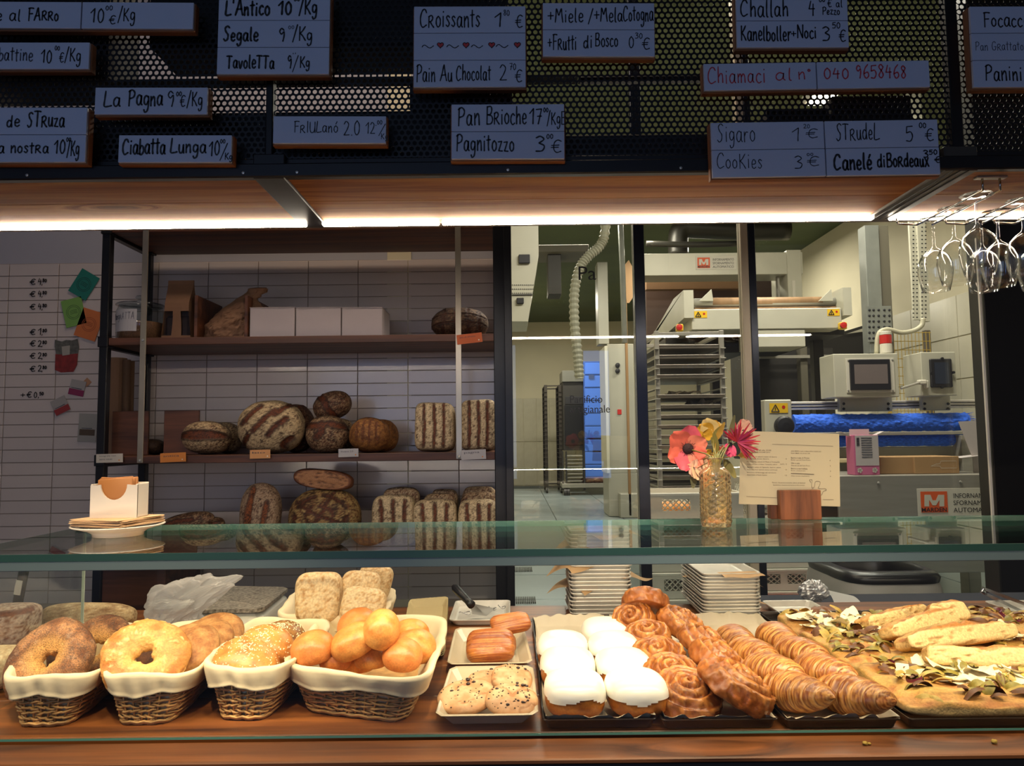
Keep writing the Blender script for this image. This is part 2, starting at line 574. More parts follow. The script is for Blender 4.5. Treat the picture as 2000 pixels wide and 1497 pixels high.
SWOOD.node_tree.nodes['Principled BSDF'].inputs['Specular IOR Level'].default_value = 0.15

# ---------------------------------------------------------------- floors, ceiling, walls
MB().span(-3.2, 4.6, -4, 2.35, -0.1, 0.0).obj('floor', mat('customer_floor', '4a4640', 0.6, var=0.1), kind='structure')
fl = MB().span(-3.2, 4.6, 2.35, 17.2, 0.05, FL - 0.012).obj('floor', mat('floor_joint', '4c5454', 0.8), kind='structure')
SLAB = mat('blue_grey_slab', '7e8a8c', 0.28, var=0.16, vscale=1.5)
sl = MB().box((0, 0, 0), (0.89, 0.89, 0.02), 0.004).obj('floor_slab', SLAB, fl, world=False)
_k = 0
for i in range(-1, 5):
    for j in range(15):
        o = sl if _k == 0 else dup(sl, fl)
        o.location = (0.12 + i * 0.9, 2.85 + j * 0.9, FL - 0.008); _k += 1
MB().span(-3.2, 4.6, -4, 17.2, 4.12, 4.2).obj('ceiling', CEIL, kind='structure')
wb = MB().span(-3.2, -0.02, YW + 0.006, YW + 0.1, 0.05, 4.12).obj('wall_back', PLASTER, kind='structure')
gx0 = PY(503, 700, YW).x
MB().span(-3.2, -0.03, YW + 0.002, YW + 0.0055, 0.3, 2.349).obj('grout_bed', GROUT, wb)
tl = MB().box((0, 0, 0), (0.2465, 0.008, 0.0588), 0.0012).obj('tile', TILE, wb, world=False)
_k = 0
_rt = random.Random(3)
for i in range(-6, 5):
    for j in range(27):
        o = tl if _k == 0 else dup(tl, wb)
        x = gx0 + (i + 0.5) * 0.25
        o.location = (x, YW - 0.002, 2.347 - (j + 0.5) * 0.0621)
        o.rotation_euler = (math.radians(_rt.uniform(-0.25, 0.25)), 0, math.radians(_rt.uniform(-0.2, 0.2)))
        _k += 1
MB().span(-3.2, -3.1, -4, YW, 0, 4.12).obj('wall_left', PLASTER, kind='structure')
wr = MB().span(4.22, 4.32, 2.35, 17.2, 0.05, 4.12).obj('wall_right', KWALL, kind='structure')
kt = MB().box((0, 0, 0), (0.012, 0.79, 0.39), 0.003).obj('tile', mat('kitchen_white_tile', 'c9c4b0', 0.25, var=0.03), wr, world=False)
_k = 0
for i in range(7):
    for j in range(6):
        o = kt if _k == 0 else dup(kt, wr)
        o.location = (4.214, 4.9 + i * 0.8, FL + 0.2 + j * 0.4); _k += 1
wf = MB().span(-3.2, 4.6, 17.0, 17.1, 0.05, 4.12).obj('wall_far', KWALL, kind='structure')
kt2 = MB().box((0, 0, 0), (0.29, 0.012, 0.99), 0.003).obj('tile', mat('kitchen_far_tile', 'b3ad96', 0.3, var=0.06), wf, world=False)
_k = 0
for i in range(12):
    for j in range(2):
        o = kt2 if _k == 0 else dup(kt2, wf)
        o.location = (-0.2 + i * 0.3, 16.99, FL + 0.5 + j * 1.0); _k += 1
MB().span(-0.62, -0.5, YW, 17.0, 0.05, 4.12).obj('wall_kitchen', KWALL, kind='structure')

# kitchen ceiling lamps (real fittings)
LAMP = emis('kitchen_lamp_light', 'fff0d0', 14.0)
def ceiling_lamp(x, y, z, w, label):
    t = thing('ceiling_lamp', label, 'lamp', (x, y, z))
    MB().box((x, y, z + 0.05), (w + 0.06, 0.24, 0.07), 0.01).obj('housing', mat('lamp_housing', 'c0c0b8', 0.5), t)
    MB().box((x, y, z + 0.005), (w, 0.16, 0.02), 0.004).obj('diffuser', LAMP, t)
    MB().span(x - 0.01, x + 0.01, y - 0.01, y + 0.01, z + 0.08, 4.12).obj('stem', DARK, t)
_p = PY(1606, 196, 5.4)
ceiling_lamp(_p.x, 5.4, _p.z, 0.16, 'small bright kitchen lamp shining through the perforated panel')

# ---------------------------------------------------------------- canopy with perforated front
can = thing('canopy', 'black steel canopy with pine underside and perforated metal front above the counter', 'canopy', (0, 1.8, ZS))
YF, YB = 1.60, 1.985
xb1a, xb1b = PZ(535, 385, ZS).x, PZ(592, 385, ZS).x      # first cross beam
xb2a, xb2b = PZ(1755, 385, ZS).x, PZ(1812, 385, ZS).x    # second cross beam
XL, XR = -1.75, 1.75
def planks(x0, x1, seed):
    n = 2
    for k in range(n):
        y0 = YF + 0.02 + (YB - 0.06 - YF) * k / n; y1 = YF + 0.02 + (YB - 0.06 - YF) * (k + 1) / n - 0.0015
        MB().span(x0, x1, y0, y1, ZS, ZS + 0.02, 0.0008).obj('plank', SWOOD, can)
planks(XL, xb1a, 1); planks(xb1b, xb2a, 2); planks(xb2b, XR, 3)
for a, b in ((xb1a, xb1b), (xb2a, xb2b)):
    m = MB()
    m.span(a, b, YF, YB, ZS - 0.006, ZS + 0.05, 0.002)
    m.obj('cross_beam', BLACK if a < 0 else mat('grey_profile', '4a4640', 0.4, 0.5), can)
m = MB()
for dx in (0.25, 0.45, 0.7):
    m.span(xb2a + (xb2b - xb2a) * dx - 0.0015, xb2a + (xb2b - xb2a) * dx + 0.0015, YF, YB - 0.02, ZS - 0.0072, ZS - 0.006)
m.obj('slot', DARK, can)
MB().span(XL, XR, YF - 0.0025, YF + 0.02, ZS - 0.004, ZS + 0.028, 0.003).obj('front_rail', BLACK, can)
MB().span(XL, XR, YB - 0.02, YB + 0.02, ZS - 0.0035, ZS + 0.05, 0.003).obj('rear_rail', mat('taupe_rail', '5a4b40', 0.45, 0.2), can)
LED = emis('led_strip_light', 'ffeed6', 62.0)
for (a, b) in ((XL, PZ(593, 428, ZS).x), (PZ(626, 428, ZS).x, PZ(860, 428, ZS).x - 0.004), (PZ(860, 428, ZS).x + 0.004, PZ(1706, 420, ZS).x), (PZ(1742, 418, ZS).x, XR)):
    MB().span(a, b, YB - 0.043, YB - 0.024, ZS - 0.012, ZS - 0.001, 0.002).obj('led_strip', LED, can)
for px in (53, 475, 580, 992, 1330, 1600):
    p = PY(px, 339, YF - 0.003); MB().lathe([(0, 0.002), (0.003, 0.0015), (0.0035, 0)], 8, (p.x, YF - 0.003, ZS + 0.006), rotm(90)).obj('screw', STEEL, can)
# perforated sheet: hexagonal pitch, round holes, real openings
def perforated(x0, x1, z0, z1, y, th=0.0012, pitch=0.0142, r=0.0051):
    m = MB(); n = 12
    ang = np.arange(n) / n * 2 * math.pi + math.pi / 2
    hexr = []
    for k in range(n):
        R = pitch / math.sqrt(3)
        hexr.append(R if k % 2 == 0 else R * math.cos(math.pi / 6))
    hexr = np.array(hexr)
    ox, oz = np.cos(ang) * hexr, np.sin(ang) * hexr
    ix, iz = np.cos(ang) * r, np.sin(ang) * r
    rows = int((z1 - z0) / (pitch * math.sqrt(3) / 2)); cols = int((x1 - x0) / pitch)
    cx, cz = [], []
    for j in range(rows):
        for i in range(cols):
            cx.append(x0 + (i + 0.5 + 0.5 * (j % 2)) * pitch); cz.append(z0 + (j + 0.6) * pitch * math.sqrt(3) / 2)
    cx, cz = np.array(cx), np.array(cz); C = len(cx)
    V = np.zeros((C, 3 * n, 3))
    V[:, :n, 0] = cx[:, None] + ox; V[:, :n, 2] = cz[:, None] + oz; V[:, :n, 1] = y
    V[:, n:2 * n, 0] = cx[:, None] + ix; V[:, n:2 * n, 2] = cz[:, None] + iz; V[:, n:2 * n, 1] = y
    V[:, 2 * n:, 0] = cx[:, None] + ix; V[:, 2 * n:, 2] = cz[:, None] + iz; V[:, 2 * n:, 1] = y + th
    base = []
    for k in range(n):
        k2 = (k + 1) % n
        base.append((k, k2, n + k2, n + k)); base.append((n + k, n + k2, 2 * n + k2, 2 * n + k))
    base = np.array(base)
    F = (base[None] + (np.arange(C) * 3 * n)[:, None, None]).reshape(-1, 4)
    m.add(V.reshape(-1, 3), F)
    return m
YM = 1.625
vx1, vx2 = PY(527, 250, YM).x, PY(1868, 250, YM).x
for a, b in ((-1.62, vx1 - 0.008), (vx1 + 0.009, vx2 - 0.014), (vx2 + 0.014, 1.5)):
    perforated(a, b, ZS + 0.024, 2.66, YM).obj('perforated_panel', BLACK, can)
for x, w in ((vx1, 0.016), (vx2, 0.026)):
    MB().span(x - w / 2, x + w / 2, YM - 0.006, YM + 0.02, ZS + 0.02, 2.7, 0.002).obj('upright', BLACK, can)
MB().span(XL, XR, YM - 0.008, YM + 0.02, ZS + 0.028, ZS + 0.045, 0.002).obj('lower_frame', BLACK, can)
MB().span(XL, XR, YM - 0.008, YM + 0.02, 2.655, 2.69, 0.002).obj('upper_frame', BLACK, can)
# dark storage boxes and ducts standing on the canopy, seen through the holes
duct = mat('dark_duct', '14161b', 0.7)
def dbox(px0, py0, px1, py1, Y, dep, nm='duct_box'):
    a, b = PY(px0, py1, Y), PY(px1, py0, Y)
    MB().span(a.x, b.x, Y, Y + dep, a.z, b.z, 0.004).obj(nm, duct, can)
dbox(-90, 212, 1105, 330, 1.72, 0.2)
dbox(1105, 258, 1560, 330, 1.74, 0.15)
dbox(-90, -60, 215, 155, 1.70, 0.15)
dbox(290, -60, 660, 92, 1.70, 0.15)
dbox(-90, 145, 1130, 160, 1.75, 0.05)
dbox(660, -60, 990, 88, 1.70, 0.15)
dbox(1500, 210, 1620, 250, 1.75, 0.08)
dbox(1630, 185, 1780, 330, 1.75, 0.1)
dbox(800, 155, 1000, 215, 1.75, 0.1)
dbox(1130, 145, 1420, 156, 1.8, 0.03)

# ---------------------------------------------------------------- counter
ctr = thing('counter', 'dark stained wooden bakery counter with worn plank top', 'counter', (0, 1.25, 0))
ys = [1.262, 1.44, 1.63, 1.82, 2.0, 2.185]
for k in range(5):
    MB().span(-1.9, 2.2, ys[k] + (0.0006 if k else 0), ys[k + 1] - 0.0006, ZC - 0.04, ZC, 0.0015).obj('plank', CWOOD, ctr)
MB().span(-1.9, 2.2, 1.167, 1.2455, ZC - 0.012, ZC - 0.0035, 0.002).obj('front_rail', wood('rail_wood', '33190b', '85522c', 'x', 0.9, 0.4, knots=0.6, contrast=0.7, wear=('b98a4e', 0.7)), ctr)
MB().span(-1.9, 2.2, 1.169, 1.235, 0.0, ZC - 0.0125).obj('front_panel', DARK, ctr)
MB().span(-1.9, 2.2, 1.24, 2.15, ZC - 0.10, ZC - 0.041).obj('carcass', DARK, ctr)

# ---------------------------------------------------------------- glass display case
GL = pane_glass('counter_glass', (0.95, 0.975, 0.965), 1.5)
GLT = pane_glass('counter_glass_top', (0.93, 0.96, 0.945), 1.52, boost=0.9)
GEDGE = mat('green_glass_edge', '284a42', 0.4, spec=0.5, var=0.2, vscale=3)
GEDGE2 = mat('pale_glass_edge', '4f8f80', 0.15, spec=0.8)
case = thing('glass_display_case', 'clear glass counter case with green-edged top and front pane', 'display case', (0, 1.25, ZC))
gt = thing  # placeholder name kept short
GY0, GY1 = 1.243, 1.66
XG0 = -0.952
MB().span(XG0, 2.2, GY0 + 0.002, GY1 - 0.002, ZG - 0.0115, ZG).obj('top_pane', GLT, case)
e = MB()
e.span(XG0, 2.2, GY0, GY0 + 0.0021, ZG - 0.0118, ZG + 0.0001)
e.obj('front_edge', GEDGE, case)
MB().span(XG0, 2.2, GY1 - 0.0021, GY1, ZG - 0.0118, ZG + 0.0001).obj('rear_edge', GEDGE2, case)
MB().span(XG0 - 0.0015, XG0, GY0, GY1, ZG - 0.0118, ZG).obj('side_edge', GEDGE, case)
MB().span(-1.9, XG0 - 0.004, GY0, GY0 + 0.0021, ZG - 0.0118, ZG + 0.0001).obj('front_edge', GEDGE, case)
MB().span(-1.9, 2.2, 1.248, 1.2535, ZC + 0.0002, ZG - 0.028).obj('front_pane', GL, case)
MB().span(-1.9, 2.2, 1.2435, 1.2565, ZG - 0.0275, ZG - 0.0122, 0.001).obj('channel', mat('teal_glue_channel', '627678', 0.5, 0.0), case)
MB().span(-1.9, 2.1, 1.2575, 1.2665, ZG - 0.0275, ZG - 0.0245, .0005).obj('led_profile', mat('led_profile_white', 'c8c4b8', .4), case)
MB().span(-1.9, 2.2, 1.2465, 1.2475, ZC + 0.0002, ZC + 0.0035).obj('lower_edge', GEDGE2, case)
MB().span(XG0 - 0.003, XG0 + 0.003, 1.26, 1.655, ZC + 0.0002, ZG - 0.012).obj('side_pane', GL, case)
MB().span(XG0 - 0.003, XG0 + 0.003, 1.655, 1.657, ZC, ZG - 0.012).obj('side_edge', mat('bright_glass_edge', 'b9c4b4', 0.1), case)

# ---------------------------------------------------------------- shelving unit
YS = 3.2
YR = 3.56
sh = thing('bread_shelving_unit', 'dark brown wooden bread shelves in a black steel frame against the tiled wall', 'shelving', (-0.9, 3.4, FL))
xsl = PY(205, 700, YS).x; xsr = PY(976, 700, YS).x
def post(x, y, w=0.036):
    MB().span(x - w / 2, x + w / 2, y - w / 2, y + w / 2, FL, 2.62, 0.003).obj('post', BLACK, sh)
post(xsl, YS); post(xsl, YR); post(xsr, YS, 0.05); post(xsr, YR)
zt = PY(600, 492, YR).z
ztop_front = zt
zs1 = PY(600, 657, YS).z; zs2 = PY(600, 887, YS).z; zs3 = PY(600, 1076, YS).z
for z, th, nm in ((zt + 0.04, 0.04, 'shelf'), (zs1, 0.032, 'shelf'), (zs2, 0.034, 'shelf'), (zs3, 0.03, 'shelf')):
    MB().span(xsl + 0.019, xsr - 0.02, YS - 0.012, YR + 0.03, z - th, z, 0.002).obj(nm, DWOOD, sh)
for z, dz in ((zt + 0.04, 0.04), (zs1, 0.032), (zs2, 0.034), (zs3, 0.03)):
    for x in (xsl, xsr):
        MB().span(x - 0.022, x + 0.022, YS - 0.024, YS + 0.03, z - dz - 0.008, z + 0.006, 0.002).obj('bracket', BLACK, sh)
        MB().span(x - 0.014, x + 0.014, YS + 0.02, YR - 0.01, z - dz - 0.012, z - dz + 0.012).obj('side_rail', BLACK, sh)
        MB().span(x - 0.024, x + 0.03 if x < -1 else x + 0.022, YR - 0.03, YR + 0.02, z - dz - 0.008, z + 0.002, 0.002).obj('bracket', BLACK, sh)
MB().span(xsl, xsr, YS - 0.02, YS + 0.02, zs3 - 0.065, zs3 - 0.032, 0.003).obj('lower_frame', BLACK, sh)
MB().span(xsl + 0.01, PY(322, 1150, YS).x, YS, YR, FL, zs3 - 0.066, 0.003).obj('side_cabinet', DWOOD, sh)
STRIP = mat('steel_strip', 'a59a88', 0.35, 0.7, var=0.1)
for px0, pyb, px1 in ((283, 905, 270), (893, 897, 897)):
    a = PY(px0, 445, YS - 0.03); b = PY(px1, pyb, YS - 0.03)
    x = (a.x + b.x) / 2
    MB().span(x - 0.0125, x + 0.0125, YS - 0.02, YS - 0.014, b.z, 2.62, 0.001).obj('steel_strip', STRIP, sh)
    for z in (zs1 - 0.012, zs2 - 0.02):
        MB().lathe([(0, 0.006), (0.005, 0.005), (0.007, 0)], 10, (x, YS - 0.02, z), rotm(90)).obj('bolt', STEEL, sh)
# loose divider boards (upright, in the shelves)
def divider(px0, py0, px1, py1, Y0, Y1, zb, label, thick=0.012):
    """front view board"""
    a = PY(px0, py1, Y0); b = PY(px1, py0, Y0)
    t = MB().span(a.x, b.x, Y0, Y0 + thick, zb, b.z, 0.0015).obj('divider_board', DWOOD, None)
    tag(t, label, 'board'); return t
divider(217, 803, 290, 880, 3.30, 0, zs2 + 0.001, 'brown divider board beside the paper rolls, left end of the middle shelf')
divider(319, 802, 389, 878, 3.27, 0, zs2 + 0.001, 'brown divider board standing next to the oval loaf on the middle shelf')
def side_board(pxn, pyt_n, Yn, Yf, zb, label, nm='divider_board', ang=0):
    p = PY(pxn, pyt_n, Yn)
    t = MB()
    t.span(p.x, p.x + 0.014, Yn, Yf, zb, p.z, 0.0015)
    o = t.obj(nm, DWOOD, None); tag(o, label, 'board')
side_board(380, 577, 3.24, 3.52, zs1 + 0.001, 'brown divider board between the window bag and the crumpled bag')
side_board(478, 577, 3.24, 3.52, zs1 + 0.001, 'brown divider board behind the crumpled bag beside the white boxes')
# leaning board on the lower shelf
o = MB().box((0, 0, 0), (0.22, 0.012, 0.075), 0.001).obj('divider_board', DWOOD, None)
p = PY(362, 990, 3.42); o.location = (p.x, 3.42, zs3 + 0.075); o.rotation_euler = (0.1, math.radians(-10), 0)
tag(o, 'brown board leaning behind the small long loaves, lowest shelf', 'board')
# ---------------------------------------------------------------- glazed partition to the kitchen
YP = 3.12
part_ = thing('glass_partition', 'steel framed glass partition between shop and kitchen', 'partition', (1.0, YP, FL))
PBLUE = mat('blue_grey_steel', '30343f', 0.25, 0.7)
def ppost(px0, px1, m_, nm='post', py=720, dep=0.05):
    a = PY(px0, py, YP).x; b = PY(px1, py, YP).x
    MB().span(a, b, YP - dep / 2, YP + dep / 2, FL, 4.1, 0.002).obj(nm, m_, part_)
    return a, b
ppost(986, 1001, BLACK)
ppost(1241, 1262, PBLUE)
ppost(1451, 1466, mat('satin_post', 'b5a994', 0.45, 0.3)); ppost(1466.4, 1480, PBLUE)
ppost(1917, 1938, DARK)
PG = pane_glass('partition_glass', (0.95, 0.96, 0.955), 1.5, boost=1.1)
xs = [PY(1001, 720, YP).x, PY(1241, 720, YP).x, PY(1262, 720, YP).x, PY(1451, 720, YP).x, PY(1480, 720, YP).x, PY(1917, 720, YP).x]
for a, b in ((xs[0], xs[1]), (xs[2], xs[3]), (xs[4], xs[5])):
    MB().span(a, b, YP - 0.004, YP + 0.004, FL + 0.02, 4.1).obj('pane', PG, part_)
# dark column at the right end of the counter
cx0 = PY(1934, 800, 3.0).x
colm = MB().span(cx0, cx0 + 0.9, 3.0, 3.1, FL, 4.1, 0.004)
colm.obj('wall_side', mat('black_cladding', '0c0b0b', 0.35), None, kind='structure')
m = MB(); p = PY(1925, 800, 3.0); m.span(p.x - 0.004, p.x + 0.004, 2.99, 3.0, 1.1, 2.25)
tag(m.obj('pull_cord', mat('white_cord', 'd8d4c8', 0.5), None), 'thin white vertical cord beside the black column', 'cord')

# ---------------------------------------------------------------- text from the built-in font (flat print)
def text_mesh(body, mt, parent, p0, wid=None, hgt=None, name='lettering', rot=(90, 0, 0), bold=0.0, align='LEFT', ls=1.0):
    cu = bpy.data.curves.new(name, 'FONT'); cu.body = body; cu.size = 1.0; cu.offset = bold; cu.align_x = align; cu.space_line = ls; cu.resolution_u = 3
    to = bpy.data.objects.new('tmp', cu); COL.objects.link(to)
    dg = bpy.context.evaluated_depsgraph_get()
    me = bpy.data.meshes.new_from_object(to.evaluated_get(dg))
    bpy.data.objects.remove(to)
    n = len(me.vertices); v = np.zeros(n * 3); me.vertices.foreach_get('co', v); v = v.reshape(-1, 3)
    w = v[:, 0].max() - v[:, 0].min(); h = v[:, 1].max() - v[:, 1].min()
    sx = wid / w if wid else None; sy = hgt / h if hgt else None
    if sx is None: sx = sy
    if sy is None: sy = sx
    v[:, 0] = (v[:, 0] - v[:, 0].min()) * sx; v[:, 1] = (v[:, 1] - v[:, 1].min()) * sy
    v = v @ np.array(rotm(*rot)).T + np.array(p0)
    f = [tuple(p.vertices) for p in me.polygons]
    m = MB(); m.add(v, f)
    return m.obj(name, mt, parent)
# ---------------------------------------------------------------- marker-pen lettering (stroke glyphs)
G = {
'A': (4.2, "0,0 1.2,3.4 2.2,7 2.5,7 3.2,3 4,0;.8,2.6 3.5,2.8"), 'B': (3.8, ".4,0 .6,7;.5,6.8 2.6,7 3.1,5.6 2.4,4 .6,3.7;.6,3.7 2.9,3.3 3.6,1.7 2.6,.2 .3,0"),
'C': (4, "3.6,5.6 2.8,6.9 1.4,6.4 .4,4 .5,1.4 1.6,0 3.6,.9"), 'F': (3.4, ".6,0 .7,7;.2,6.8 2,7 3.4,6.8;.6,3.8 2.8,3.9"),
'G': (4.2, "3.6,5.8 2.6,7 1,6 .4,3 1.2,.3 3,.3 3.8,2.8;2.2,2.8 4,2.9"), 'K': (3.8, ".5,0 .6,7;3.4,7 2,4.8 .6,3.5;.8,3.6 2.2,2.2 3.6,0"),
'L': (3.4, ".8,7 .5,3.5 .3,.2 1.8,0 3.4,.4"), 'M': (4.6, ".2,0 .6,3.6 .9,7 1.6,5 2.2,3.6 2.9,5.4 3.6,7 3.9,3.6 4.4,0"),
'N': (4.2, ".4,0 .6,7;.6,7 2,3.6 3.6,0;3.6,0 3.9,7"), 'P': (3.6, ".4,0 .7,7;.2,6.4 2,7.2 3.4,5.9 2.8,4 .8,3.3"),
'S': (3.4, "3.2,6.4 2,7.2 .8,6 1.4,4.2 2.4,2.9 2.2,.8 1,-.1 .1,.8"), 'T': (3.8, "0,6.9 2,7 3.8,6.8;1.9,7 1.8,3 1.7,0"),
'R': (3.4, ".3,0 .4,4.6;.2,4.4 1.8,5 2.6,3.9 1.8,2.7 .5,2.3;1.2,2.4 2,1.2 3.2,0"), 'E': (3, ".4,0 .5,7;.4,7 2.8,7;.4,3.7 2.4,3.8;.4,0 2.8,.1"),
'I': (1.4, ".7,0 .8,7"), 'U': (3.6, ".3,6.8 .3,2 1.2,0 2.6,.4 3.4,2.6 3.5,6.9;3.5,3 3.6,0"), 'Z': (3.4, ".2,4 3,4.3;3,4.3 .3,0;.3,0 3.2,.2"),
'a': (3.1, "2.5,3.7 1.3,4.3 .3,2.8 .4,.8 1.3,.1 2.3,1.4 2.6,4;2.6,4 2.5,1 3,.1"), 'b': (2.9, ".5,7 .4,3 .4,0;.4,.4 1.6,-.1 2.7,1.4 2.5,3.4 1.4,4 .5,2.6"),
'c': (2.6, "2.4,3.6 1.4,4.3 .4,2.9 .4,1 1.4,0 2.5,.6"), 'd': (3.1, "2.4,3.4 1.2,4.1 .3,2.4 .6,.4 1.7,.2 2.5,2;2.7,7 2.5,3 2.7,0"),
'e': (2.7, ".4,2 2.3,2.4 2.1,3.9 1.1,4.2 .4,2.6 .6,.6 1.5,0 2.5,.7"), 'g': (3, "2.5,3.6 1.3,4.3 .4,3 .6,1 1.6,.6 2.5,2;2.6,4 2.6,0 2,-2.2 .8,-2.6 .4,-1.6"),
'h': (2.9, ".5,7 .4,3 .4,0;.5,2.4 1.5,4 2.3,3.2 2.4,0"), 'i': (1.3, ".6,4 .6,0;.7,5.6 .75,5.9"), 'j': (1.6, "1,4 .9,-1.6 .1,-2.2"),
'k': (2.8, ".5,7 .4,0;2.3,4 .6,1.9;.9,2.1 2.5,0"), 'l': (1.4, ".7,7 .5,3 .6,.3 1.1,0"), 'm': (4.2, ".3,4.2 .4,0;.5,2.6 1.3,4.2 1.9,3.2 1.9,0;2,2.6 2.9,4.2 3.6,3.1 3.8,0"),
'n': (2.9, ".3,4.2 .4,0;.5,2.4 1.6,4.2 2.3,3.2 2.5,0"), 'o': (2.8, "1.4,4.2 .4,3 .4,1 1.4,0 2.4,1 2.4,3.1 1.4,4.2"), 'p': (2.9, ".5,4.2 .3,-2.6;.5,2.8 1.6,4.3 2.6,3 2.3,1 1.3,.2 .5,1"),
'r': (2.4, ".4,4.2 .4,0;.5,2.4 1.2,4 2.3,4"), 's': (2.4, "2.2,3.6 1.2,4.3 .5,3.4 1.3,2.3 2,1.1 1.2,0 .2,.6"), 't': (2.2, "1.1,6.6 1,2 1.2,0;0,4.6 2.2,4.8"),
'u': (2.9, ".4,4.2 .4,1.2 1.2,0 2.1,.9 2.5,4.2;2.5,3 2.7,0"), 'v': (2.6, ".1,4.2 1.2,0 2.5,4.3"), 'x': (2.7, ".2,4.1 2.5,0;2.3,4.3 .2,-.2"), 'z': (2.6, ".2,4 2.2,4.2;2.2,4.2 .5,.2;.5,.2 2.6,.1"),
'0': (3, "1.5,7 .4,5 .4,1.6 1.4,0 2.5,1.6 2.6,5 1.5,7"), '1': (2.4, ".1,4.8 1.9,7;1.9,7 1.7,3 1.6,0"), '2': (3, ".2,5.6 1.2,7 2.5,5.6 1.8,3 .2,.1;.2,.1 2.9,.2"),
'3': (3, ".3,6.3 1.5,7 2.5,5.6 1.1,3.9;1.1,3.9 2.6,2.6 2,.4 .2,.2"), '4': (3.2, "1.2,7 .3,3.2;.3,3.2 2.9,3.3;2.3,5.6 2.1,0"), '5': (3, ".6,6.8 .4,3.9;.4,3.9 2,4.4 2.7,2.4 1.8,.2 .2,.4;.6,6.8 2.8,7"),
'6': (2.9, "2.3,7 .9,5 .3,2 1.3,0 2.5,1.3 2,3.1 .5,2.4"), '7': (3, ".2,6.8 2.7,7;2.7,7 1.1,0;.8,3.6 2.6,3.7"), '8': (2.9, "2.3,6 1.3,7 .5,5.6 1.5,3.9 2.4,1.6 1.4,0 .4,1.4 1.5,3.7 2.4,5.4 2.3,6"),
'9': (2.9, "2.3,6 1.2,7 .4,5.2 1.3,3.9 2.3,5.2 2.4,3 1.9,0"), '+': (3.2, "1.6,5 1.6,1.4;.1,3.2 3.1,3.3"), '/': (2.6, ".1,-1 2.6,8"), '.': (1, ".5,.1 .55,.4"), ',': (1, ".6,.4 .3,-.9"),
"'": (1, ".5,7.2 .4,5.8"), '€': (3.4, "3.1,6.2 2,6.9 1,5.4 .8,2 1.6,.2 3,.8;.1,4 2.4,4.2;0,2.9 2.2,3"), '°': (1.8, ".9,6.6 .4,5.9 .9,5.2 1.4,5.9 .9,6.6"),
'é': (2.7, ".4,2 2.3,2.4 2.1,3.9 1.1,4.2 .4,2.6 .6,.6 1.5,0 2.5,.7;1.3,5.2 2,6.6"), 'ó': (2.8, "1.4,4.2 .4,3 .4,1 1.4,0 2.4,1 2.4,3.1 1.4,4.2;1.4,5.2 2.2,6.8"),
'~': (7.5, ".2,1.4 1.2,3.4 2.4,3.2 4,1 5.4,.6 7.2,2.8"), ' ': (2, ""),
}
def _cr(P, k=4):
    P = np.asarray(P, float)
    if len(P) < 3: return P
    Q = np.vstack([2 * P[0] - P[1], P, 2 * P[-1] - P[-2]]); out = []
    for i in range(1, len(Q) - 2):
        a, b, c, d = Q[i - 1:i + 3]
        for t in np.arange(k) / k:
            out.append(0.5 * ((2 * b) + (c - a) * t + (2 * a - 5 * b + 4 * c - d) * t * t + (3 * b - a - 3 * c + d) * t ** 3))
    out.append(P[-1]); return np.array(out)

_gr = random.Random(11)
def strokes(body, jit=0.25):
    """polylines in glyph units and the total width"""
    x = 0; out = []
    for ch in body:
        w, s = G.get(ch, G['o'])
        dy = _gr.uniform(-jit, jit); sc = _gr.uniform(0.95, 1.06)
        for pl in s.split(';'):
            if not pl.strip(): continue
            P = np.array([[float(q) for q in a.split(',')] for a in pl.split()])
            P = _cr(P * sc)
            out.append(P + [x, dy])
        x += w + 0.75
    return out, x - 0.75

def ribbon(m, P, wd, y):
    """flat ribbon following P (x,z) facing -y"""
    P = np.asarray(P, float)
    T = np.gradient(P, axis=0); T /= np.linalg.norm(T, axis=1)[:, None] + 1e-9
    N_ = np.stack([-T[:, 1], T[:, 0]], 1)
    k = len(P)
    wv = wd / 2 * (0.85 + 0.3 * np.abs(np.sin(np.arange(k) * 0.7)))
    A = P + N_ * wv[:, None]; B = P - N_ * wv[:, None]
    v = np.concatenate([np.stack([A[:, 0], np.full(k, y), A[:, 1]], 1), np.stack([B[:, 0], np.full(k, y), B[:, 1]], 1)])
    f = [(i, i + 1, k + i + 1, k + i) for i in range(k - 1)]
    m.add(v, f)
    for q in (P[0], P[-1]):
        th = np.arange(6) / 6 * 2 * math.pi
        m.add(np.stack([q[0] + np.cos(th) * wd * .45, np.full(6, y), q[1] + np.sin(th) * wd * .45], 1), [tuple(range(6))])

INK = mat('black_marker_ink', '0b0b12', 0.5)
INKL = mat('thin_grey_ink', '3a3c48', 0.6)
RED = mat('red_marker_ink', 'b03038', 0.5)
SIGN = mat('blue_cast_sign_tile', 'b2b9cc', 0.18, var=0.02)  # white tiles with the blue daylight cast put into the base colour
BACK = mat('chipboard_backing', '7a4a2a', 0.7)
YT = 1.575
TW, TH = 0.2475, 0.0612      # sign tile face
SC = 1440 / YT               # px per metre at the sign plane (near the axis)

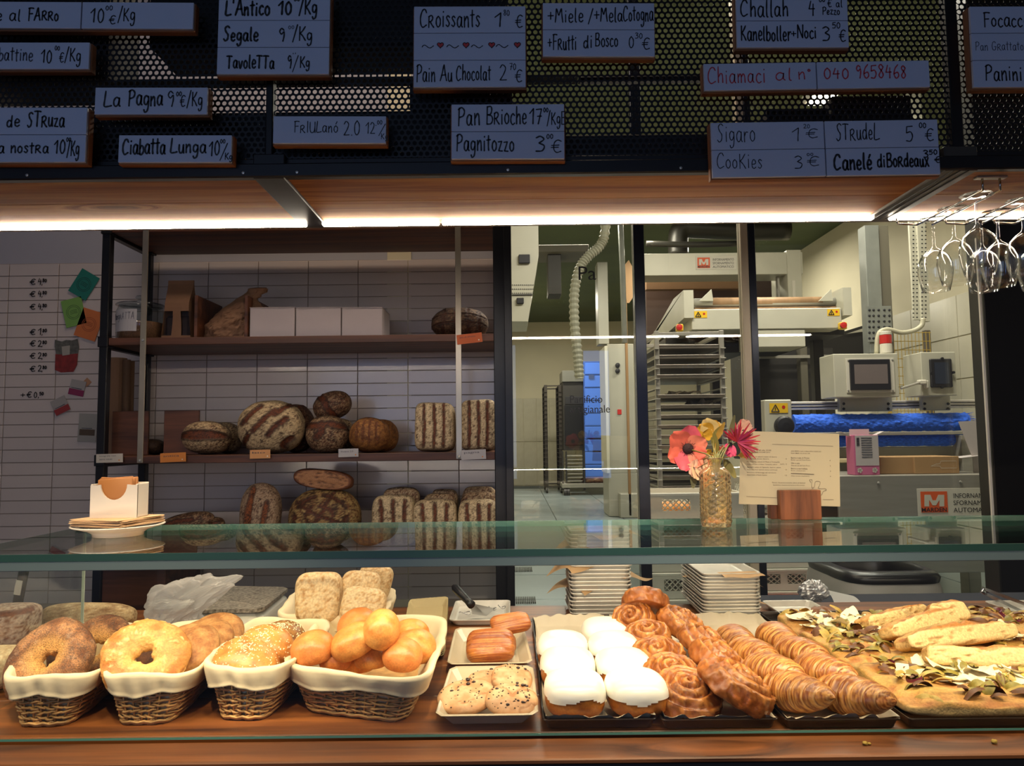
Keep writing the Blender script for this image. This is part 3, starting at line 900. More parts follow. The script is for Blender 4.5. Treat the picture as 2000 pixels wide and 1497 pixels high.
def board(label, x, y, cols, rows, tilt, texts, yoff=0.0):
    """x,y: photo pixel of the upper left corner; texts: (tile col,row, text, x0,x1,baseline,cap, pen, material) in tile pixels (229 x 57)"""
    p = PY(x, y, YT + yoff)
    root = thing('price_board', label, 'sign', (p.x, YT + yoff, p.z), group='handwritten price boards on the canopy front')
    pitchx, pitchz = 0.2500, 0.0622
    W_, H_ = cols * pitchx, rows * pitchz
    MB().box((W_ / 2, 0.0125, -H_ / 2 - 0.001), (W_ + 0.002, 0.017, H_ + 0.003), 0.0008).obj('backing_board', BACK, root, world=False)
    tiles = {}
    for c in range(cols):
        for r in range(rows):
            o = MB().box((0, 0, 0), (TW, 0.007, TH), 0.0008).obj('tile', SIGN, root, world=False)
            o.location = ((c + 0.5) * pitchx, 0, -(r + 0.5) * pitchz)
            tiles[(c, r)] = o
    inks = {}
    k = 0.2500 / 229.0
    for (c, r, body, x0, x1, base, cap, pen, mt) in texts:
        key = (c, r, mt.name)
        if key not in inks: inks[key] = (MB(), mt)
        m = inks[key][0]
        if body == '@':      # heart
            th = np.linspace(0, 2 * math.pi, 22)
            hx = 16 * np.sin(th) ** 3 / 32; hz = (13 * np.cos(th) - 5 * np.cos(2 * th) - 2 * np.cos(3 * th) - np.cos(4 * th)) / 32
            s_ = cap
            P = np.stack([x0 + hx * s_, -base + hz * s_], 1)
            Q = np.stack([P[:, 0] * k - TW / 2, np.full(len(P), -0.0042), P[:, 1] * k + TH / 2], 1)
            if mt is RED: m.add(Q[:-1], [tuple(range(len(Q) - 1))])
            else: ribbon(m, np.stack([P[:, 0] * k - TW / 2, P[:, 1] * k + TH / 2], 1), pen * k, -0.0044)
            continue
        S, w = strokes(body)
        sx = (x1 - x0) / w; sz = cap / 7.0
        for P in S:
            Q = np.stack([(x0 + P[:, 0] * sx) * k - TW / 2, (-base + P[:, 1] * sz) * k + TH / 2], 1)
            ribbon(m, Q, pen * k, -0.0041)
    for (c, r, _n), (m, mt) in inks.items():
        m.obj('lettering', mt, tiles[(c, r)], world=False)
    root.rotation_euler = (0, -tilt, 0)
    return root

I = INK
T_ = 0.0115
board('two-tile board in the top corner reading al Farro 10 per Kg', -57, 4, 2, 1, -T_ - .006, [
    (0, 0, 'ane al', 22, 105, 41, 25, 2.6, INK), (0, 0, 'FARRO', 120, 182, 40, 26, 3, INK), (1, 0, '10', 18, 46, 43, 30, 2.6, INK), (1, 0, '00', 48, 62, 17, 9, 1.6, INK), (1, 0, '€', 56, 70, 47, 18, 2, INK), (1, 0, '/Kg', 74, 108, 40, 27, 2.4, INK)])
board('single tile reading Ciabattine 10 per Kg above the de Struza board', -42, 84, 1, 1, -T_, [
    (0, 0, 'Ciabattine', 10, 113, 39, 27, 2.4, INKL), (0, 0, '10', 130, 152, 43, 27, 2.4, INK), (0, 0, '00', 157, 167, 17, 9, 1.5, INK), (0, 0, '€', 167, 177, 42, 22, 2, INK), (0, 0, '/Kg', 178, 210, 40, 27, 2.4, INK)])
board('single tile reading La Pagna 9 per Kg', 187, 172, 1, 1, -T_, [
    (0, 0, 'La', 18, 52, 39, 31, 3.2, INK), (0, 0, 'Pagna', 68, 137, 38, 33, 3.4, INK), (0, 0, '9', 146, 160, 39, 30, 2.6, INK), (0, 0, '00', 164, 175, 18, 9, 1.8, INK), (0, 0, '€', 172, 184, 40, 25, 2.2, INK), (0, 0, '/Kg', 186, 217, 38, 28, 2.6, INK)])
board('two stacked tiles reading de Struza and alla nostra 10 per Kg', -48, 211, 1, 2, -T_, [
    (0, 0, 'an', 22, 52, 40, 28, 3.2, INK), (0, 0, 'de', 66, 92, 40, 24, 3, INK), (0, 0, 'STRuza', 108, 182, 40, 30, 3.2, INK),
    (0, 1, 'alla nostRa', 22, 153, 37, 23, 3, INK), (0, 1, '10', 164, 186, 38, 27, 2.8, INK), (0, 1, '00', 188, 197, 14, 8, 1.7, INK), (0, 1, '/Kg', 190, 214, 42, 29, 2.6, INK)])
board('single tile reading Ciabatta Lunga 10 per Kg', 233, 265, 1, 1, -T_, [
    (0, 0, 'Ciabatta', 8, 94, 39, 31, 3.6, INK), (0, 0, 'Lunga', 104, 176, 37, 28, 3.4, INK), (0, 0, '10', 182, 203, 42, 28, 2.8, INK), (0, 0, '00', 204, 214, 17, 8, 1.7, INK), (0, 0, '/', 204, 218, 48, 26, 2.2, INK), (0, 0, 'Kg', 214, 229, 50, 13, 2, INK)])
board('three stacked tiles reading Antico, Segale and Tavoletta', 428, -11, 1, 3, -T_, [
    (0, 0, "L'Antico", 14, 104, 46, 31, 4, INK), (0, 0, '10', 122, 149, 44, 27, 4, INK), (0, 0, '00', 153, 165, 16, 8, 2, INK), (0, 0, '/Kg', 164, 200, 43, 29, 3.4, INK),
    (0, 1, 'Segale', 12, 82, 43, 28, 3.8, INK), (0, 1, '9', 124, 137, 45, 27, 3, INK), (0, 1, '00', 143, 155, 18, 7, 1.2, INKL), (0, 1, '/Kg', 152, 192, 42, 28, 2.8, INK),
    (0, 2, 'TavoleTTa', 20, 116, 44, 27, 3.4, INK), (0, 2, '9', 143, 152, 44, 27, 2.6, INK), (0, 2, "''", 153, 160, 22, 10, 1.5, INK), (0, 2, '/', 153, 164, 48, 26, 2, INK), (0, 2, 'Kg', 168, 188, 42, 22, 2.6, INK)])
board('single tile reading Friulano 2.0 in thin letters', 534, 228, 1, 1, -T_, [
    (0, 0, 'FRIULanó', 42, 130, 34, 22, 1.8, INK), (0, 0, '2.0', 142, 174, 40, 28, 1.9, INK), (0, 0, '12', 186, 204, 36, 22, 1.7, INK), (0, 0, '.', 205, 208, 20, 12, 1.8, INK), (0, 0, '00', 209, 219, 17, 8, 1.3, INK), (0, 0, '/', 212, 226, 38, 20, 1.6, INK), (0, 0, 'Kg', 217, 231, 48, 12, 1.4, INK)])
board('three stacked tiles reading Croissants, hearts and Pain au Chocolat', 808, 14, 1, 3, -T_ + .003, [
    (0, 0, 'CRoissants', 12, 134, 44, 37, 2.7, INK), (0, 0, '1', 164, 180, 43, 29, 2.8, INK), (0, 0, '80', 182, 194, 20, 11, 1.4, INK), (0, 0, '€', 206, 222, 47, 27, 2.2, INK),
    *[(0, 1, '~', 16 + 50 * q, 42 + 50 * q, 32, 14, 1.6, INK) for q in range(4)],
    *[(0, 1, '@', 54 + 52 * q, 0, 25, 13, 1.4, mt) for q in range(4) for mt in (RED, INK)],
    (0, 2, 'Pain', 6, 44, 45, 34, 2.5, INK), (0, 2, 'Au', 54, 78, 44, 30, 2.5, INK), (0, 2, 'Chocolat', 86, 156, 42, 31, 2.4, INK), (0, 2, '2', 174, 188, 42, 32, 2.1, INK), (0, 2, '70', 194, 207, 20, 13, 1.5, INK), (0, 2, '€', 205, 221, 46, 27, 2, INK)])
board('two stacked tiles reading Miele, Mela Cotogna and Frutti di Bosco', 1059, 7, 1, 2, -T_ - .002, [
    (0, 0, '+Miele', 10, 82, 41, 29, 2.5, INK), (0, 0, '/', 92, 102, 42, 26, 2.5, INK), (0, 0, '+Mela', 104, 162, 40, 29, 2.5, INK), (0, 0, 'Cotogna', 163, 224, 38, 31, 2.4, INK),
    (0, 1, '+FRutti', 10, 68, 42, 31, 2.5, INK), (0, 1, 'di', 82, 100, 38, 27, 2.5, INK), (0, 1, 'Bosco', 106, 152, 35, 28, 2.4, INK), (0, 1, '0', 174, 185, 38, 25, 2, INK), (0, 1, '30', 187, 202, 18, 11, 1.5, INK), (0, 1, '€', 201, 218, 42, 25, 2, INK)])
board('two stacked tiles reading Pan Brioche and Pagnitozzo, in the middle', 881, 205, 1, 2, -T_ + .004, [
    (0, 0, 'Pan', 13, 57, 44, 38, 3, INK), (0, 0, 'BRioche', 70, 151, 42, 35, 2.8, INK), (0, 0, '17', 157, 182, 42, 30, 2.8, INK), (0, 0, '00', 185, 195, 17, 9, 1.8, INK), (0, 0, '/KgE', 192, 228, 42, 25, 2.3, INK),
    (0, 1, 'Pagnitozzo', 10, 126, 40, 34, 3, INK), (0, 1, '3', 168, 188, 41, 30, 3, INK), (0, 1, '00', 191, 204, 15, 9, 1.8, INK), (0, 1, '€', 200, 222, 45, 26, 2.2, INK)])
board('two stacked tiles reading Challah and Kanelboller Noci', 1435, -10, 1, 2, -T_ + .002, [
    (0, 0, 'Challah', 8, 106, 48, 36, 2.8, INK), (0, 0, '4', 147, 160, 46, 30, 2.6, INK), (0, 0, '00', 169, 181, 17, 8, 1.8, INK), (0, 0, '€ al', 186, 216, 28, 16, 1.8, INK), (0, 0, 'Pezzo', 175, 210, 44, 15, 1.9, INK),
    (0, 1, 'Kanelboller', 8, 110, 42, 31, 2.9, INK), (0, 1, '+', 110, 120, 36, 18, 2.4, INK), (0, 1, 'Noci', 122, 161, 37, 26, 2.8, INK), (0, 1, '3', 173, 190, 42, 30, 2.6, INK), (0, 1, '50', 194, 210, 16, 12, 1.8, INK), (0, 1, '€', 207, 222, 45, 26, 2.2, INK)])
board('long two-tile board with the red phone number', 1372, 126, 2, 1, .005, [
    (0, 0, 'Chiamaci', 7, 124, 41, 32, 2.2, RED), (0, 0, 'al', 144, 178, 37, 26, 2.2, RED), (0, 0, 'n°', 190, 217, 36, 24, 2.2, RED), (1, 0, '040', 13, 64, 36, 22, 2.4, RED), (1, 0, '9658468', 78, 180, 36, 27, 2.4, RED)])
board('four-tile board reading Sigaro, Cookies, Strudel and Canelé di Bordeaux', 1386, 241, 2, 2, .004, [
    (0, 0, 'Sigaro', 12, 88, 40, 36, 1.7, INK), (0, 0, '1', 162, 180, 40, 28, 1.8, INK), (0, 0, '20', 186, 199, 14, 8, 1.2, INK), (0, 0, '€', 190, 216, 35, 19, 1.5, INK),
    (0, 1, 'CooKies', 9, 100, 38, 30, 1.7, INK), (0, 1, '3', 164, 182, 40, 26, 1.8, INK), (0, 1, '00', 190, 203, 14, 5, 1.2, INK), (0, 1, '€', 190, 216, 36, 20, 1.5, INK),
    (1, 0, 'STRudeL', 22, 108, 40, 33, 2.1, INK), (1, 0, '5', 161, 177, 44, 33, 2.2, INK), (1, 0, '00', 189, 203, 17, 10, 1.8, INK), (1, 0, '€', 200, 218, 44, 25, 2, INK),
    (1, 1, 'Canelé', 14, 90, 44, 32, 4, INK), (1, 1, 'di', 101, 117, 40, 26, 3.2, INK), (1, 1, 'BoRdeaux', 120, 204, 40, 27, 3.4, INK), (1, 1, '3', 194, 205, 21, 15, 2.4, INK), (1, 1, '50', 206, 222, 15, 9, 2.2, INK), (1, 1, '€', 216, 230, 32, 13, 2, INK)])
board('three stacked tiles reading Focacce, Pan Grattato and Panini, at the edge', 1891, 14, 1, 3, -T_ + .004, [
    (0, 0, 'Focacce', 26, 118, 43, 30, 2.6, INK), (0, 1, 'Pan GRattato', 7, 104, 36, 18, 1.2, INKL), (0, 1, '3', 160, 176, 40, 26, 2, INK), (0, 2, 'Panini', 24, 98, 42, 32, 2.8, INK), (0, 2, 'PR', 105, 150, 42, 30, 2.8, INK)])

# ---------------------------------------------------------------- notes and handwriting on the left tiles
YN = YW - 0.009
m = MB()
def wall_ink(m, body, px0, px1, pyb, cap, pen=1.7):
    a = PY(px0, pyb, YN); b = PY(px1, pyb, YN)
    S, w = strokes(body); sx = (b.x - a.x) / w; sz = cap / 1440 * YN / 7
    for P in S: ribbon(m, np.stack([a.x + P[:, 0] * sx, a.z + P[:, 1] * sz], 1), pen / 1440 * YN, YN)
for (y, s_) in ((556, '4'), (580, '4'), (605, '4'), (654, '1'), (677, '2'), (701, '2'), (726, '2')):
    wall_ink(m, '€', 58, 70, y, 11); wall_ink(m, s_, 74, 81, y, 12); wall_ink(m, ',', 81, 83, y, 10); wall_ink(m, '80', 83, 91, y - 5, 6, 1.6)
wall_ink(m, '+', 40, 49, 777, 12); wall_ink(m, '€', 52, 62, 777, 11); wall_ink(m, '0,', 66, 76, 777, 11); wall_ink(m, '50', 77, 85, 772, 6)
m.obj('handwriting', INK, wb)
def card(name, label, px, py, w, h, ang, color, Y=YW - 0.012, extra=None, group=None):
    p = PY(px, py, Y); s_ = Y / 1440
    root = thing(name, label, 'card', (p.x, Y, p.z), group)
    MB().box((0, 0, 0), (w * s_, 0.0016, h * s_), 0.0003).obj('sheet', mat('card_' + color, color, 0.6), root, world=False)
    if extra: extra(root, s_)
    root.rotation_euler = (0, math.radians(ang), 0)
    return root
def stamp(col):
    def f(root, s_):
        m = MB()
        for r in (11, 14):
            th = np.linspace(0, 2 * math.pi, 25)
            ribbon(m, np.stack([np.cos(th) * r * s_, np.sin(th) * r * s_], 1), 0.9 * s_, -0.0012)
        for k in range(3): ribbon(m, np.array([[-7, 3 - 3 * k], [0, 4 - 3 * k], [7, 3 - 3 * k]]) * s_, 1.0 * s_, -0.0012)
        m.obj('stamp_print', mat('stamp_' + col, col, 0.6), root, world=False)
    return f
card('gift_card', 'dark green card with round stamp stuck on the tiles', 164, 556, 41, 52, 31, '0f6b5e', extra=stamp('0a4038'))
card('gift_card', 'light green card with round stamp stuck on the tiles', 144, 610, 41, 55, -14, '6f9a4a', extra=stamp('3e6030'))
card('gift_card', 'orange card with round stamp stuck beside the black post', 174, 634, 44, 58, 18, 'c06a35', extra=stamp('8a4420'))
def two_tone(c):
    def f(root, s_):
        m = MB(); m.box((0, -0.001, -9 * s_), (30 * s_, 0.0016, 12 * s_), 0.0002); m.obj('colour_band', mat('band_' + c, c, 0.6), root, world=False)
        m = MB(); ribbon(m, np.array([[-11, -1], [0, -1.3], [9, -1]]) * s_, 1.4 * s_, -0.001); m.obj('small_print', INKL, root, world=False)
    return f
card('business_card', 'white card with magenta band stuck on the tiles', 151, 758, 30, 30, 12, '96928f', extra=two_tone('7a1d48'))
card('business_card', 'white card with red band, tilted, lowest of the small ones', 118, 793, 30, 32, -26, '96908c', extra=two_tone('8a2a2a'))
card('paper_disc', 'small round tan paper token behind the magenta banded card', 170, 747, 13, 13, 45, 'a87b5a', Y=YW - 0.009)
card('postcard', 'white postcard with brown lower strip next to the black post', 171, 836, 36, 55, 3, '8f8b85', extra=two_tone('4a3a2a'))
# pinned picture cut out of a magazine: a grey and red bag shape
p = PY(130, 695, YW - 0.012); s_ = YW / 1440
root = thing('paper_cutout', 'grey and red paper cut-out stuck on the tiles', 'picture', (p.x, YW - 0.012, p.z))
up = [(-24, 32), (-18, 30), (-10, 28), (-2, 31), (10, 30), (20, 33), (24, 16), (22, 4), (0, 2), (-20, 3), (-24, 18)]
lo = [(-22, 3), (0, 2), (22, 4), (21, -18), (14, -32), (-10, -33), (-22, -28)]
MB().prism([(a * s_, b * s_) for a, b in up], 0, 0.0012).obj('grey_part', mat('cutout_grey', '55544f', 0.7, var=0.4, vscale=60), root, world=False)
MB().prism([(a * s_, b * s_) for a, b in lo], 0, 0.0012).obj('red_part', mat('cutout_red', '7a1f1c', 0.6, var=0.3, vscale=40), root, world=False)
MB().prism([(a * s_, b * s_) for a, b in [(-10, 18), (6, 20), (6, 2), (-8, 0)]], -0.001, 0).obj('white_part', mat('cutout_white', '9a948a', 0.6), root, world=False)
# ---------------------------------------------------------------- breads
CRUST = mat('bread_crust', None, 0.62, attr=True, var=0.22, vscale=230, bump=0.5, bscale=260)
CRUST_S = mat('shiny_bun_crust', None, 0.36, attr=True, var=0.16, vscale=280, bump=0.15, bscale=200)
DOUGH = mat('soft_dough', None, 0.75, attr=True, var=0.08, vscale=90, bump=0.35, bscale=300)

def crust_mesh(a, b, c, p=2.2, pz=None, scores=(), sw=0.09, flour=0.5, seed=1, cols=('3a1d10', '6e3c1e', 'b59468', 'a05a28'), face='y', rough=0.035, nu=112, nv=80, fscale=9, cross=False):
    """half sizes a,b,c; scores: polylines in (-1..1) on the -y face (or top face when face='z')"""
    V, F = sphere(nu, nv)
    P = superell(V, a, b, c, p, pz)
    R = V
    n1 = fbm(P * 14 / max(a, c) * 0.12 + seed * 7.1, seed, 3)
    n2 = fbm(P / max(a, c) * fscale + seed * 3.3, seed + 5, 3)
    n3 = vnoise(P / max(a, c) * 38, seed + 9)
    s = 1 + (n1 - 0.5) * rough * 2.2
    if face == 'y': q = np.stack([P[:, 0] / a, P[:, 2] / c], 1); front = P[:, 1] < 0.15 * b
    else: q = np.stack([P[:, 0] / a, P[:, 1] / b], 1); front = P[:, 2] > -0.1 * c
    dark, mid, flo, inner = [nlin(x) for x in cols]
    col = mixc(dark, mid, smooth(0.15, 0.75, n2))
    n4 = vnoise(P / max(a, c) * 60, seed + 19)
    fl = smooth(0.56 - 0.34 * flour, 0.80 - 0.30 * flour, n2 * 0.35 + n3 * 0.35 + n4 * 0.3) * min(1, flour * 1.5)
    col = mixc(col, flo, fl * 0.9)
    if scores:
        d = segdist(q + (np.stack([n2, n1], 1) - 0.5) * 0.08, scores)
        d = np.where(front, d, 9.0)
        ins = 1 - smooth(sw * 0.75, sw, d)
        edge = np.exp(-((d - sw) / (sw * 0.3)) ** 2)
        s = s - 0.035 * ins + 0.03 * edge + 0.03 * ins * (n3 - 0.5)
        core = mixc(inner, dark, smooth(0.35, 0.75, n3 * 0.5 + n2 * 0.5))
        col = col * (1 - ins[:, None]) + core * ins[:, None]
        ed = edge[:, None] * 0.85
        col = col * (1 - ed) + dark * ed
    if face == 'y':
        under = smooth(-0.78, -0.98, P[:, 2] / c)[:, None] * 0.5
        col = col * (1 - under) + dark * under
    P = P * s[:, None]
    return P, F, np.clip(col, 0, 1)

RUSTIC = ('2c1409', '5e3018', 'c2aa82', '6a3212')
GOLD = ('5a3014', '8f5d2a', 'b08448', '6b3a18')
PALE = ('3a1e10', '74492c', 'cdb892', '6c3416')
CRUST_R = mat('rustic_floured_crust', None, 0.7, attr=True, var=0.38, vscale=190, bump=0.8, bscale=240)
def shelf_loaf(label, bb, Y, zb, b, p=2.4, scores=(), sw=0.1, flour=0.5, seed=1, cols=RUSTIC, tilt=0, rz=0, rx=-8, group='loaves on the wooden shelves', name='bread_loaf', **k):
    x0, y0, x1, y1 = bb
    s_ = Y / 1440
    a = (x1 - x0) / 2 * s_; c = (y1 - y0) / 2 * s_
    X = PY((x0 + x1) / 2, (y0 + y1) / 2, Y).x
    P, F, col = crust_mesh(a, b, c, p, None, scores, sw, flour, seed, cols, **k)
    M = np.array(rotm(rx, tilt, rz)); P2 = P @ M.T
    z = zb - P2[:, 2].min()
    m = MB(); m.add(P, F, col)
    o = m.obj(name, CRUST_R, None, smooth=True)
    o.location = (X, Y, z); o.rotation_euler = [math.radians(q) for q in (rx, tilt, rz)]
    tag(o, label, 'bread', group)
    return o

def diag(xs, ang, half):
    t = math.radians(ang); c, s = math.cos(t), math.sin(t)
    return [[(x - c * h, y - s * h), (x, y + 0.02), (x + c * h, y + s * h)] for (x, y), h in zip(xs, half)]
z2, z1, z3 = zs2, zs1, zs3
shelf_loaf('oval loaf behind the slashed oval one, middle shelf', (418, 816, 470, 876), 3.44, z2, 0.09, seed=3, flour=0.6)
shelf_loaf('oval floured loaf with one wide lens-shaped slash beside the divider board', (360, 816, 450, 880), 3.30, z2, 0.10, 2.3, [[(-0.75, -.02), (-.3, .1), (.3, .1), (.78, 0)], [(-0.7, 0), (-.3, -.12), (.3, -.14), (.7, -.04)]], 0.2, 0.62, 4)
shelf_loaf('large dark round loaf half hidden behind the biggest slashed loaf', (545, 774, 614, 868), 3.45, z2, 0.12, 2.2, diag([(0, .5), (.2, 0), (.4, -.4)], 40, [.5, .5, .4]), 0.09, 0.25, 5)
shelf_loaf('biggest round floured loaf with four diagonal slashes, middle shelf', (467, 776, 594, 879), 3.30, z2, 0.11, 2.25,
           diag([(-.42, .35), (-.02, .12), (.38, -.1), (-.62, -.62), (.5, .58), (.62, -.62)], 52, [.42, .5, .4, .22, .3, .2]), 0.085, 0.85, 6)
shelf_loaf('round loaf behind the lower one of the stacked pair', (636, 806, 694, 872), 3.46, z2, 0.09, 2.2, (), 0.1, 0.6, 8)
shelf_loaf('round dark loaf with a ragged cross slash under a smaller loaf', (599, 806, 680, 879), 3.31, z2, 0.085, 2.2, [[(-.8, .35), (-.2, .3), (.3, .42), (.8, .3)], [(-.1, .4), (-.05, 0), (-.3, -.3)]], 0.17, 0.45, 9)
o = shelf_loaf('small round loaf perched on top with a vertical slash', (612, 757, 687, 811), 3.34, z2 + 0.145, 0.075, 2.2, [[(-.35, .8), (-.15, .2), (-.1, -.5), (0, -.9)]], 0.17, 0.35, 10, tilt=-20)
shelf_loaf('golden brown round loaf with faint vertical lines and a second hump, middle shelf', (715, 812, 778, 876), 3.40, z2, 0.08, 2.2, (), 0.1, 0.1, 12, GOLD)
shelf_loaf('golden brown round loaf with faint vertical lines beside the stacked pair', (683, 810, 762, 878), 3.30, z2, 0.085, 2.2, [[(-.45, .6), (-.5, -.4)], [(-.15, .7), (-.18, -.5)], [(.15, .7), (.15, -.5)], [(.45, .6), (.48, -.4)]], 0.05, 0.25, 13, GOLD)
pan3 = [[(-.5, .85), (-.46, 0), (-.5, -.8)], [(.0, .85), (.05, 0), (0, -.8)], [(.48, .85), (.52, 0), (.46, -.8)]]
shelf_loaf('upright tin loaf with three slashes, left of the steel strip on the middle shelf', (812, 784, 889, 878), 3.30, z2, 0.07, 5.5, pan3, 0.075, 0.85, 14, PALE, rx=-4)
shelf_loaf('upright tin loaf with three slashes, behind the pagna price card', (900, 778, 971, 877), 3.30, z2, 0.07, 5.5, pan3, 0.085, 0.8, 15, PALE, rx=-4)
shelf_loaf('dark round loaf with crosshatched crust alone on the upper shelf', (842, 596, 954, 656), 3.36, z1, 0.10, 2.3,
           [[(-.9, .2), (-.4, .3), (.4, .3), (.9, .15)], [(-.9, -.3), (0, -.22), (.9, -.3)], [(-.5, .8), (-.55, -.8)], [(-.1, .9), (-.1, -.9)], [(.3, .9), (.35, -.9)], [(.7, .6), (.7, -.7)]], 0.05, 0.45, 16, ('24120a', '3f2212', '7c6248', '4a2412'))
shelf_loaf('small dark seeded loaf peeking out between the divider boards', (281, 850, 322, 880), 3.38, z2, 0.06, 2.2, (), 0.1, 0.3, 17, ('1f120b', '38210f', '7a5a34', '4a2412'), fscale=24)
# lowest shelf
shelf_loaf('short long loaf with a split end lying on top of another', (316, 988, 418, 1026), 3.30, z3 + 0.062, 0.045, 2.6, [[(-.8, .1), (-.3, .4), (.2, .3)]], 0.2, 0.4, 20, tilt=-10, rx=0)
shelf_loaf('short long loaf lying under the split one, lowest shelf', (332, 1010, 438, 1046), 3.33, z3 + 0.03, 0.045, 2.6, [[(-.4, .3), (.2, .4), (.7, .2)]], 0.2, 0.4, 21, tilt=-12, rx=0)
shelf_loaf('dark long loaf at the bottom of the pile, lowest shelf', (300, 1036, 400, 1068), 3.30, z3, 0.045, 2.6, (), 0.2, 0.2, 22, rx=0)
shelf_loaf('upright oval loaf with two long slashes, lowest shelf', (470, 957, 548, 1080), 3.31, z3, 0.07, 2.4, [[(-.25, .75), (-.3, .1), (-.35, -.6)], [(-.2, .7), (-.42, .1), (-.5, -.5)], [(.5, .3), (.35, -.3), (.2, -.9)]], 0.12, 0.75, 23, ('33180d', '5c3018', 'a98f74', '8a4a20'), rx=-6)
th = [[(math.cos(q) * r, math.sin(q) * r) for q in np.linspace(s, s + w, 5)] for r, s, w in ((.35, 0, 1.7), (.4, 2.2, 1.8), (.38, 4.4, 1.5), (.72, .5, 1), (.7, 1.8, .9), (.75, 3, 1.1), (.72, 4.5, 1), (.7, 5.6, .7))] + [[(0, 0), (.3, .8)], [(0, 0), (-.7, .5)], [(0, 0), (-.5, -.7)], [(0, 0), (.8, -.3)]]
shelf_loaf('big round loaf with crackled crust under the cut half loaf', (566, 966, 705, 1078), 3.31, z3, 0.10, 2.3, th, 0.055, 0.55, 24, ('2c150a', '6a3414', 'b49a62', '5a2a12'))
# cut half loaf showing its crumb
def half_loaf():
    Y = 3.31; s_ = Y / 1440
    bb = (577, 937, 693, 975)
    a, c = 58 * s_, 19 * s_
    X = PY(635, 956, Y).x
    V, F = sphere(64, 32)
    P = superell(V, a, 0.06, c, 2.6)
    n = fbm(P * 30, 31, 3)
    P = P * (1 + (n - .5)[:, None] * 0.06)
    cut = P[:, 1] < -0.03
    P[:, 1] = np.where(cut, -0.03, P[:, 1])
    hole = fbm(P * 150, 33, 2)
    col = mixc(nlin('4a2412'), nlin('6e3c1c'), n)
    rr = (P[:, 0] / a) ** 2 + (P[:, 2] / c) ** 2
    crumb = cut & (rr < 0.80)
    P[:, 1] += np.where(crumb & (hole < 0.36), 0.006, 0)
    cc = mixc(nlin('9a6a44'), nlin('5c3a24'), smooth(0.45, 0.3, hole))
    col = np.where(crumb[:, None], cc, col)
    m = MB(); m.add(P, F, col); o = m.obj('half_loaf', CRUST, None, smooth=True)
    o.location = (X, Y - 0.02, z3 + 0.2575 + c * 0.93); o.rotation_euler = (0, math.radians(7), 0)
    tag(o, 'cut half loaf with holey crumb lying on the crackled round loaf', 'bread', 'loaves on the wooden shelves')
half_loaf()
pan2 = [[(-.55, .75), (-.5, 0), (-.52, -.8)], [(.02, .75), (.05, 0), (.02, -.8)], [(.55, .75), (.55, 0), (.56, -.8)]]
for n_, (bb, Y, lab) in enumerate((
        ((748, 970, 820, 1072), 3.47, 'tin loaf behind the first front tin loaf, lowest shelf'),
        ((728, 981, 812, 1078), 3.30, 'first front tin loaf with three slashes, lowest shelf'),
        ((842, 970, 895, 1066), 3.50, 'dark topped tin loaf, rearmost of the middle trio, lowest shelf'),
        ((826, 979, 892, 1072), 3.42, 'tin loaf in the middle of the middle trio, lowest shelf'),
        ((808, 989, 893, 1078), 3.28, 'front tin loaf of the middle trio, lowest shelf'),
        ((903, 966, 972, 1066), 3.50, 'rearmost tin loaf next to the right post, lowest shelf'),
        ((900, 978, 972, 1072), 3.42, 'middle tin loaf next to the right post, lowest shelf'),
        ((896, 990, 974, 1078), 3.28, 'front tin loaf next to the right post, lowest shelf'))):
    shelf_loaf(lab, bb, Y, z3, 0.038 if Y > 3.4 else 0.055, 4.5, pan2 if Y < 3.4 else (), 0.085, 0.85 if Y < 3.4 else .5, 40 + n_, PALE, rx=-4)

# ---------------------------------------------------------------- boxes, bags, jar on the shelves
WBOX = mat('white_carton', 'b9aeb0', 0.75, var=0.02)
for k, (x0, x1) in enumerate(((487, 576), (577, 666), (667, 747))):
    a = PY(x0, 653, 3.25); b = PY(x1, 600, 3.25)
    r = thing('cake_box', ['white carton nearest the crumpled paper bag, upper shelf', 'white carton in the middle of the three, upper shelf', 'white carton farthest from the paper bags, upper shelf'][k], 'box', ((a.x + b.x) / 2, 3.33, z1), 'white cartons on the upper shelf')
    MB().span(a.x + .001, b.x - .001, 3.25, 3.45, z1 + 0.0005, b.z - 0.002, 0.002).obj('carton', WBOX, r)
    MB().span(a.x, b.x, 3.248, 3.452, b.z - 0.0022, b.z, 0.0008).obj('lid', WBOX, r)
KRAFT = mat('kraft_paper', '7a5840', 0.75, var=0.08, vscale=14, bump=0.3, bscale=40)
